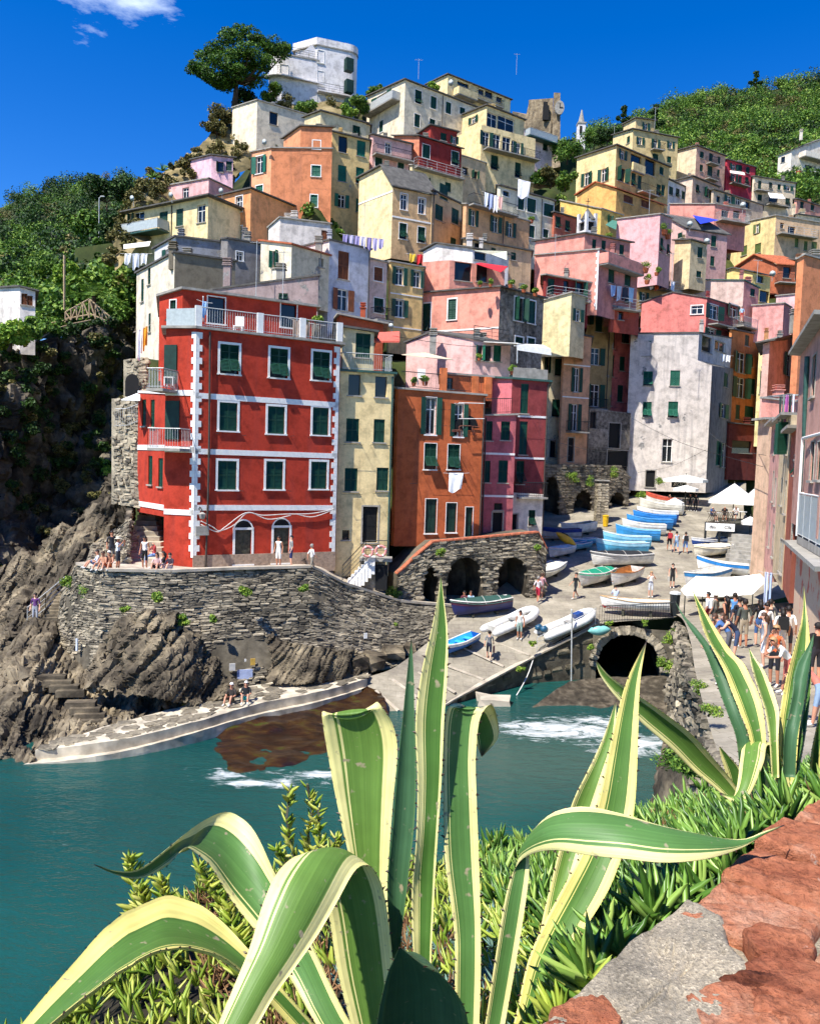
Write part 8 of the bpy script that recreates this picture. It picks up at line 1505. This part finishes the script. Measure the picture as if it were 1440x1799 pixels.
def person(label,P,face,pose,topc,botc,hair='b',long=0,sleeve=1,legs=0,shoe='#d8d4cc',s=1.0,glasses=0,bag=None,hat=None):
 """face: direction the person looks, degrees clockwise from straight away from the camera; slots: skin, torso, hips, upper arm, forearm, thigh, calf, foot"""
 me,hc=POSES[pose];i=sum(map(ord,label));sk=SKN[i%3];T_,B_2=cloth(topc),cloth(botc);o=empty('person',P,label,'person','people at the harbour');o.rotation_euler=(0,0,R(180-face));o.scale=(s,s,s)
 link('body',me,o,[sk,T_,B_2,T_ if sleeve else sk,T_ if sleeve==2 else sk,B_2,B_2 if legs else sk,cloth(shoe)]);link('hair',HAIR[long],o,HRC[hair],Matrix.Translation(hc));link('face',FACE,o,[sk,M_DARK,SKN[1]],Matrix.Translation(hc))
 if glasses:link('sunglasses',GLAS,o,M_DARK,Matrix.Translation(hc))
 if hat:mb=MB();mb.tube([(0,0,.02),(0,0,.022),(0,0,.03),(0,0,.14),(0,0,.145)],[.1,.19,.12,.1,.02],12);mb.build('hat',cloth(hat),o,M=Matrix.Translation(hc))
 if bag:
  mb=MB();mb.box((-.27,-.02,.68)if bag[0]=='s' else(0,.17,1.25),(.1,.32,.34)if bag[0]=='s' else(.3,.16,.42));bo=mb.build('bag',cloth(bag[1:]),o)
 return o
def by_head(px,py,h=1.7):
 """a place on the lane where someone of that height has the head at this pixel"""
 for D in np.linspace(14,56,200):
  P=at(px,py,D);k=np.argmin((GW[...,0]-P.x)**2+(GW[...,1]-P.y)**2);z=GW.reshape(-1,3)[k][2]
  if P.z-h<=z:return Vector((P.x,P.y,z))
 return P
gA=ground_at
for lb,P,fc,po,a,b,kw in(('person in grey shirt and navy shorts carrying a dark bag down the slipway',gA(858,1161),10,'walk','#77787a','#23283c',dict(bag='s#3a2024',hair='d')),('woman in pale top and green skirt beside the inflatable dinghy',gA(912,1124),200,'stand','#dcdcd4','#8fa59a',dict(long=1,hair='d',sleeve=0)),('man in white shirt and red shorts walking past the arched wall',gA(944,1060),30,'walk','#c9bfc0','#b0243c',dict(hair='g')),('person in patterned top walking just behind the red shorts',gA(951,1054),40,'walk','#b88a92','#7a6a66',{}),('man in black shirt and dark shorts beside the green tarpaulin',gA(1010,1053),250,'walk','#1e2224','#20242c',dict(hair='d')),('woman in white with arms raised taking a photo on the square',gA(1142,1050),185,'photo','#e8e4e0','#c8ccd4',dict(hair='y',long=1,sleeve=0)),('woman in black standing alone on the square',gA(1180,1034),190,'stand','#1c1c1e','#242428',dict(hair='d',sleeve=0,bag='s#b9b4a8')),('walker in pale blue top and denim shorts going up the square',gA(1187,972),5,'walk','#a9bfd2','#7f9cc0',dict(hair='d',sleeve=0)),('walker in white shirt and blue shorts with dark backpack',gA(1203,973),8,'walk','#e8e6e2','#6f93cc',dict(hair='d',bag='b#23252a')),('walker in black with a red backpack by the boats',gA(1175,968),5,'walk','#222224','#2a2226',dict(hair='d',bag='b#b8323c')),('man in pale blue shirt sitting on the boat behind the railing',gA(1080,1066),0,'seat','#c3d0e6','#5a5a66',dict(sleeve=2,legs=1,hair='g')),('person in dark top sitting on the ledge by the green covered boat',gA(815,1070)+Vector((0,0,.2)),200,'sit','#5c2a36','#33363c',dict(hair='d')),('person in light shirt sitting on the ledge next to the dark top',gA(826,1070)+Vector((0,0,.2)),180,'sit','#a9c4d6','#3a3f48',dict(hair='b')),('person with white cap and dark top sitting on the sea walkway',atz(407,1234,1.02),190,'sit','#3a3430','#4a4a44',dict(hair='w')),('person with white cap and turquoise shorts sitting on the sea walkway',atz(432,1231,1.04),175,'sit','#26282c','#2fa8b4',dict(hair='w')),('woman in white dress before the second door of the red house',gA(489,997),200,'stand','#f0ece6','#f0ece6',dict(hair='d',long=1,sleeve=0)),('man in patterned shirt and navy shorts beside the white dress',gA(511,996),250,'stand','#8c8a88','#1f2a5a',dict(hair='d')),('man in white shirt by the low arch of the red house',gA(547,1010),60,'walk','#e6e4e0','#8a8478',dict(hair='g')),('person sitting at the far left of the terrace corner',gA(172,998),240,'sit','#c8ccd6','#6a86b0',dict(hair='d')),('bare shouldered person sitting on the terrace corner',gA(182,1001),200,'sit','#b8886c','#d8d4cc',dict(hair='b',sleeve=0)),('person in orange trunks sitting with the terrace group',gA(192,1000),180,'sit','#a8785c','#d8692c',dict(hair='w',sleeve=0)),('standing person in dark shirt behind the terrace group',gA(196,990),150,'stand','#2a2a30','#3a3a40',dict(hair='d')),('person in white shirt raising a phone at the terrace edge',gA(207,1003),100,'photo','#dfe3e6','#3a3a40',dict(hair='b',hat='#d8cfb8')),('woman in white top and black skirt standing by the steps',gA(254,1001),190,'stand','#e8e4e0','#1a1a1c',dict(hair='d',long=1,sleeve=0)),('person in red top perched on the lowest steps',gA(270,992),230,'seat','#a83a3a','#7f9cc8',dict(hair='d',legs=1)),('person in pink top sitting in the steps group',gA(276,1002),180,'sit','#d8b0a8','#2a2a30',dict(hair='b',long=1)),('person in black leaning in the steps group',gA(288,1000),250,'sit','#1c1c20','#c9c4d6',dict(hair='d',long=1)),('person in striped shorts sitting at the right of the steps group',gA(299,1003),200,'sit','#3a2f3c','#d6d2dc',dict(hair='d')),('person in purple on the rock steps',at(62,1098,43.2),180,'stand','#6a3f78','#a9aab0',dict(hair='d',legs=1)),('person in light blue shirt on the salmon house balcony',at(1302,566,89.2),190,'stand','#a9c8e2','#b8483c',dict(hair='g')),('waiter in black at the cafe entrance',gA(1211,898),180,'stand','#18181a','#1c1c1e',dict(hair='d',legs=1,sleeve=2)),('second dark figure at the cafe entrance',gA(1221,899),200,'stand','#222226','#1c1c1e',dict(hair='d',legs=1)),('guest in dark clothes at the cafe tables',gA(1175,890),150,'seat','#2a2422','#3a3430',dict(hair='d')),('guest in blue at the corner of the restaurant deck',Vector((0,0,0)),150,'seat','#3a5a8a','#2a2a30',dict(hair='d')),('guest in black on the restaurant deck',Vector((1,0,0)),200,'seat','#1f1f22','#2a2a30',dict(hair='b')),('guest in white on the restaurant deck',Vector((2,0,0)),220,'seat','#d8d4cc','#3a3a44',dict(hair='d')),('man in dark grey shirt seen from behind in the crowd',by_head(1309,1054,1.8),0,'stand','#4f534b','#a3937c',dict(hair='d',s=1.04)),('woman in navy tank top with brown hair at the lane wall',by_head(1291,1072),290,'lean','#1c2238','#3a4a6a',dict(hair='b',long=1,sleeve=0)),('person in blue shirt leaning on the lane wall',by_head(1277,1074),300,'lean','#4a6fa6','#5a5a60',dict(hair='b')),('person in teal shirt leaning over the lane wall',by_head(1272,1102),300,'lean','#3f7f80','#2a2a30',dict(hair='b')),('woman in white shorts raising her arm in the crowd',by_head(1344,1082),290,'phone','#8d8f96','#eceae6',dict(hair='b',long=1,sleeve=0)),('man in white shirt with sunglasses facing the camera',by_head(1347,1060,1.75),190,'phone','#ecebe8','#6a6a70',dict(hair='d',glasses=1)),('dark haired woman in black top in the crowd',by_head(1336,1056),10,'stand','#19191c','#3f5f90',dict(hair='d',long=1)),('woman in white shirt with black strap seen from behind',by_head(1375,1071),10,'stand','#efede9','#d9d6d0',dict(hair='d',long=1,bag='b#1e1e20')),('man in white shirt with short dark hair at the wall',by_head(1386,1066,1.75),20,'stand','#eeece8','#4a4a52',dict(hair='d')),('blond person with orange vest and sunglasses',by_head(1364,1102),230,'stand','#e0602c','#1e1e22',dict(hair='y',glasses=1,sleeve=0)),('fair haired boy in cream shirt bending forward',by_head(1381,1125,1.5),260,'lean','#e6dfd0','#c96a5a',dict(hair='y')),('man in black shirt at the right picture edge',by_head(1437,1094,1.75),0,'stand','#161618','#2a2a30',dict(hair='d')),('person in salmon top at the lower right of the crowd',by_head(1432,1165,1.5),300,'lean','#e0806c','#8fa4bc',dict(hair='b')),('man in white shirt and red shorts at the tent corner',by_head(1244,1043),300,'stand','#e4e6ea','#8c2430',dict(hair='d',bag='b#dfe3ea')),('person with pale sun hat near the tent',by_head(1257,1044),320,'stand','#8a8478','#4a4a44',dict(hat='#e4e0d2')),('woman in black strap top walking under the tent',by_head(1276,1050),330,'walk','#28242a','#3a3a40',dict(hair='d',long=1,sleeve=0)),('person in bright blue shirt beyond the crowd',by_head(1291,1044),10,'stand','#5f97d2','#3a3a44',dict(hair='d')),('dark haired man in dark shirt beyond the grey shirt',by_head(1299,1052),350,'stand','#1e222c','#2a2a30',dict(hair='d')),('dark haired person near the wall behind the sunglasses man',by_head(1354,1055),20,'stand','#3a3a40','#3a3a44',dict(hair='d'))):
 if P.y==0 and P.z==0:k=int(P.x);P=at((1250,1272,1292)[k],913,(66.6,67.6,69)[k]);P.z=dl.z+z_
 person(lb,P,fc,po,a,b,**kw)
 # washing, aerials, dishes, awnings, wires
def washing(c,D,x0,y0,x1,y1,cols,h,what,group):
 """pieces of washing pegged along a line; every piece hangs in its own folds"""
 D=D if isinstance(D,tuple)else(D,D);a,b=at(*cv(c,x0,y0),D[0]),at(*cv(c,x1,y1),D[1]);n=len(cols);g=random.Random(int(x0));t=(b-a).normalized();nn=Vector((t.y,-t.x,0))
 for i,(colr,wd)in enumerate(zip(cols,what)):
  w=(b-a).length/n*.86;p=a+(b-a)*((i+.07)/n);hh=h*g.uniform(.75,1.15);G=[]
  for r in range(7):
   v=r/6;G.append([tuple(t*(w*u*(1-.12*v))+nn*(.07*math.sin(u*9+i*2+v)*(.3+v))-Vector((0,0,hh*v*(1+.12*math.sin(u*5+i)))))for u in np.linspace(0,1,9)])
  o=link('washing',grid_mesh('washing',np.array(G)),None,plain('wash'+colr,colr,.9,var=.1,scale=3),Matrix.Translation(p));tag(o,wd,'washing',group)
 mb=MB();mb.tube([a-t*.3,(a+b)/2-Vector((0,0,.06)),b+t*.3],.012,4);return tag(mb.build('washing_line',M_CABLE),'washing line '+group,'line')
washing('E',50.9,680,1112,768,1112,['#f2f2f2'],1.15,['white T-shirt drying on the burnt orange house'],'below the windows of the burnt orange house')
pl_=['#8f86b4','#b8b2d0','#9a90bc','#c4bfd6','#8a80b0','#b0a8cc','#a8a0c6'];od=['first','second','third','fourth','fifth','sixth','seventh']
washing('D',68,1205,92,1425,120,pl_,1.0,['%s lilac striped towel from the left on the terrace line'%k for k in od],'of striped towels above the white house')
washing('B',83.3,752,770,850,800,['#dfe2ea','#a9b4d6','#e6e4ea','#d8a8a0'],1.4,['white sheet at the left of the peach terrace line','lavender sheet on the peach terrace line','second white sheet on the peach terrace line','rosy cloth at the right of the peach terrace line'],'on the peach house terrace')
washing('B',91,925,700,1000,720,['#eceaf0'],1.6,['large white sheet hanging below the yellow house'],'below the large yellow house')
washing('B',69,355,1095,432,1100,['#d9b23c','#c9282c'],.8,['yellow towel on the roof terrace','red towel beside the yellow towel on the roof terrace'],'on the ochre house roof')
washing('C',(80.3,83.5),335,1140,462,1158,['#9fb4d4','#c6ccd6','#3a3a44','#a9c8dc'],1.3,['pale blue jeans under the salmon pink windows','grey shirt under the salmon pink windows','black trousers under the salmon pink windows','light blue towel under the salmon pink windows'],'of the salmon pink house')
washing('C',(94,95.5),540,1110,680,1125,['#e8e4dc','#d8602c','#2f4a8c','#23262c','#d9dbe2'],1.1,['cream shirt on the green terrace line','orange shirt on the green terrace line','navy shirt on the green terrace line','black shirt on the green terrace line','pale grey shirt on the green terrace line'],'on the terrace right of the salmon pink house')
washing('D',56.5,55,195,180,195,['#efefec','#e6e8ea','#f2f2f0'],.9,['white sheet at the left end of the side balcony','white sheet in the middle of the side balcony','white sheet nearest the olive grey house'],'on the side balcony')
washing('D',52,125,600,180,575,['#e4e6ea','#e8a22c'],1.6,['pale sheet hanging left of the red house','orange towel hanging left of the red house'],'left of the red house')
washing('S',40,378,235,500,225,['#3f4a48','#7f8a86','#a85a9c','#2f3a3a','#e6e6ea'],1.5,['dark green shirt over the lane','grey shirt over the lane','purple towel over the lane','black shirt over the lane','white shirt over the lane'],'over the lane')
washing('S',36,268,1560,335,1570,['#c3d0e8','#b0c4e6'],1.9,['pale blue shirt hanging by the white tent','second blue shirt hanging by the white tent'],'by the white tent')
washing('E',47.5,-140,300,10,330,['#8d7a6c','#a28c7a','#6f665c'],1.3,['brown cloth on the red house terrace rail','tan cloth on the red house terrace rail','grey brown cloth on the red house terrace rail'],'on the red house terrace')
washing('F',90.5,940,445,1005,455,['#e8e8e6','#d6dade','#eeeeee'],.9,['white cloth at the left of the white house loggia','grey cloth on the white house loggia','white cloth at the corner of the white house loggia'],'on the white house loggia')
def sheet4(name,label,cat,pts,col,th=.04):
 P=[at(*p)for p in pts];o=P[0];mb=MB();mb.hexa([v-o for v in P],[v-o+Vector((0,0,th))for v in P]);return tag(link(name,mb.mesh(name),None,plain('awn'+col,col,.85,var=.1),Matrix.Translation(o)),label,cat)
eE=lambda x,y,d:cv('E',x,y)+(d,);bB=lambda x,y,d:cv('B',x,y)+(d,);cC=lambda x,y,d:cv('C',x,y)+(d,)
sheet4('awning','red awning on the coral roof terrace','awning',[bB(705,1150,73),bB(840,1195,70.5),bB(875,1165,73.5),bB(730,1145,75)],'#c0202c');sheet4('awning','pale green awning behind the red one','awning',[bB(700,1080,75),bB(870,1085,74),bB(870,1130,73.5),bB(790,1100,74.5)],'#c9cdb4')
sheet4('awning','blue tarpaulin beside the mauve house','awning',[cC(770,775,104),cC(810,820,100),cC(905,800,102),cC(860,790,105)],'#2038c0');sheet4('awning','white awning of the cream house under the hill','awning',[cC(1165,655,130.5),cC(1178,682,128.5),cC(1258,686,128.5),cC(1240,664,130.5)],'#efece4')
sheet4('awning','cream awning left of the crimson house door','awning',[cC(965,538,139.5),cC(968,550,138),cC(1045,562,138),cC(1040,548,139.5)],'#eae2d4');sheet4('awning','cream roller awning below the yellow glazed balcony','awning',[(217,430,77.5),(217,437,76),(262,432,76),(265,424,78)],'#efe9d8')
sheet4('awning','white sunshade left of the red wing','awning',[(213,703,46.5),(246,704,46),(246,694,47.5),(240,692,48.5)],'#f2f0ec');sheet4('awning','green awning of the golden yellow house','awning',[cC(310,825,97),cC(365,850,95.5),cC(372,805,96.5),cC(345,800,98)],'#3f7060')
sheet4('awning','beige canvas over the burnt orange terrace','awning',[eE(435,490,53),eE(560,505,52.5),eE(712,518,54.5),eE(560,480,56)],'#d9c4a4');sheet4('awning','red cushions on the terrace behind the mustard house','cushions',[eE(290,425,53),eE(425,425,53),eE(425,375,54.5),eE(300,380,54.5)],'#d06050',.12)
def aerial(label,x,y,D,h):
 o=empty('tv_aerial',at(x,y,D),label,'aerial','television aerials');mb=MB();mb.tube([(0,0,-1),(0,0,h)],.025,5);mb.build('mast',M_RAIL,o);mb=MB();mb.tube([(-.5,0,h-.1),(.5,.1,h-.1)],.015,4)
 for k in range(6):u=-.45+k*.18;mb.tube([(u,-.25,h-.1),(u,.25,h-.1)],.01,4)
 mb.build('elements',M_RAIL,o)
for x,y,D,h,lb in((450,500,57,3.0,'tall aerial on the roof of the red house'),(497,498,56,2.2,'aerial behind the red house terrace'),(735,125,110,1.6,'aerial on the long cream house'),(1150,215,132,2.4,'aerial on the stepped yellow house'),(735,190,112,2.0,'aerial before the large yellow house'),(907,120,142,2.5,'thin aerial by the castle'),(1140,365,100,2.2,'aerial above the pink stepped house'),(1078,250,150,3,'aerial left of the stepped yellow house'),(1180,480,80,2,'aerial above the salmon washing'),(975,440,80,1.6,'aerial on the salmon pink house'),(640,385,76,1.4,'aerial by the striped towels'),(1330,480,90,1.5,'aerial above the lemon house')):aerial(lb,x,y,D,h)
for x,y,D,lb in((466,249,87.5,'white dish on the orange tower parapet'),(302,342,79,'white dish on the low pink terrace'),(390,335,82.5,'grey dish on the light orange wing'),(234,348,79.5,'dark dish at the left end of the crest row'),(793,145,121,'dish on the highest yellow house'),(1212,393,99,'dish on the mauve house'),(1242,423,97,'dish on the narrow cream house'),(688,572,58,'dish behind the burnt orange terrace'),(1357,480,88,'dish below the brick orange gable'),(1305,360,108,'dish on the white railing terrace')):
 o=empty('satellite_dish',at(x,y,D),lb,'satellite dish','satellite dishes');s=D/85;mb=MB();mb.tube([(0,-.16*s,0),(0,-.06*s,0),(0,0,0)],[.3*s,.22*s,.03],14);mb.build('dish',M_PANEL,o,True).rotation_euler=(.3,0,-.5);mb=MB();mb.tube([(0,0,0),(0,.1,-.8*s)],.025);mb.build('arm',M_RAIL,o)
for i,(a,b)in enumerate((((720,850,50.5),(1000,800,78)),((955,770,56),(1110,790,82)),((1245,760,84),(1345,800,50)),((1110,735,84),(1340,820,50)),((1000,540,78),(1120,560,84)),((690,590,53),(960,600,57)),((1240,790,84),(1120,830,84)))):
 A,B=at(*a),at(*b);tag(cable('overhead_wire',[A,A.lerp(B,.5)-Vector((0,0,.5)),B],.016,M_IRON),['wire from the orange house to the lane','wire by the raspberry house','wire from the white house to the peach wall','long wire across the front of the lane','wire above the peach house','wire over the burnt orange terrace','cable looped on the white house front'][i],'wire')
tag(cable('flag_pole',[at(357,565,44.8),at(357,520,44.8)],.03,M_RAIL),'flag pole on the red house terrace corner','pole')
washing('P',44.7,355,528,364,530,['#8fb4dc'],1.0,['furled blue and white flag on the red terrace'],'on the flag pole')
for i,(x,y,D)in enumerate(((419,578,45.9),(298,668,44.2),(595,590,50),(740,668,52))):
 o=empty('garden_chair',at(x,y,D)-Vector((0,0,.3)),('white plastic chair on the red house terrace','white armchair on the red house side balcony','dark chair on the mustard terrace','white chair on the burnt orange terrace')[i],'chair','terrace chairs');m=M_IRON if i==2 else M_WHITE;mb=MB();mb.box((0,0,.45),(.5,.5,.05));mb.build('seat',m,o);mb=MB();mb.box((0,.25,.75),(.5,.05,.6));mb.build('backrest',m,o)
 for sx in(-1,1):
  for sy in(-1,1):mb=MB();mb.box((sx*.22,sy*.22,.22),(.05,.05,.44));mb.build('leg',m,o)
if __import__('os').environ.get('DBG'):
 for h in HOUSES:print(h)
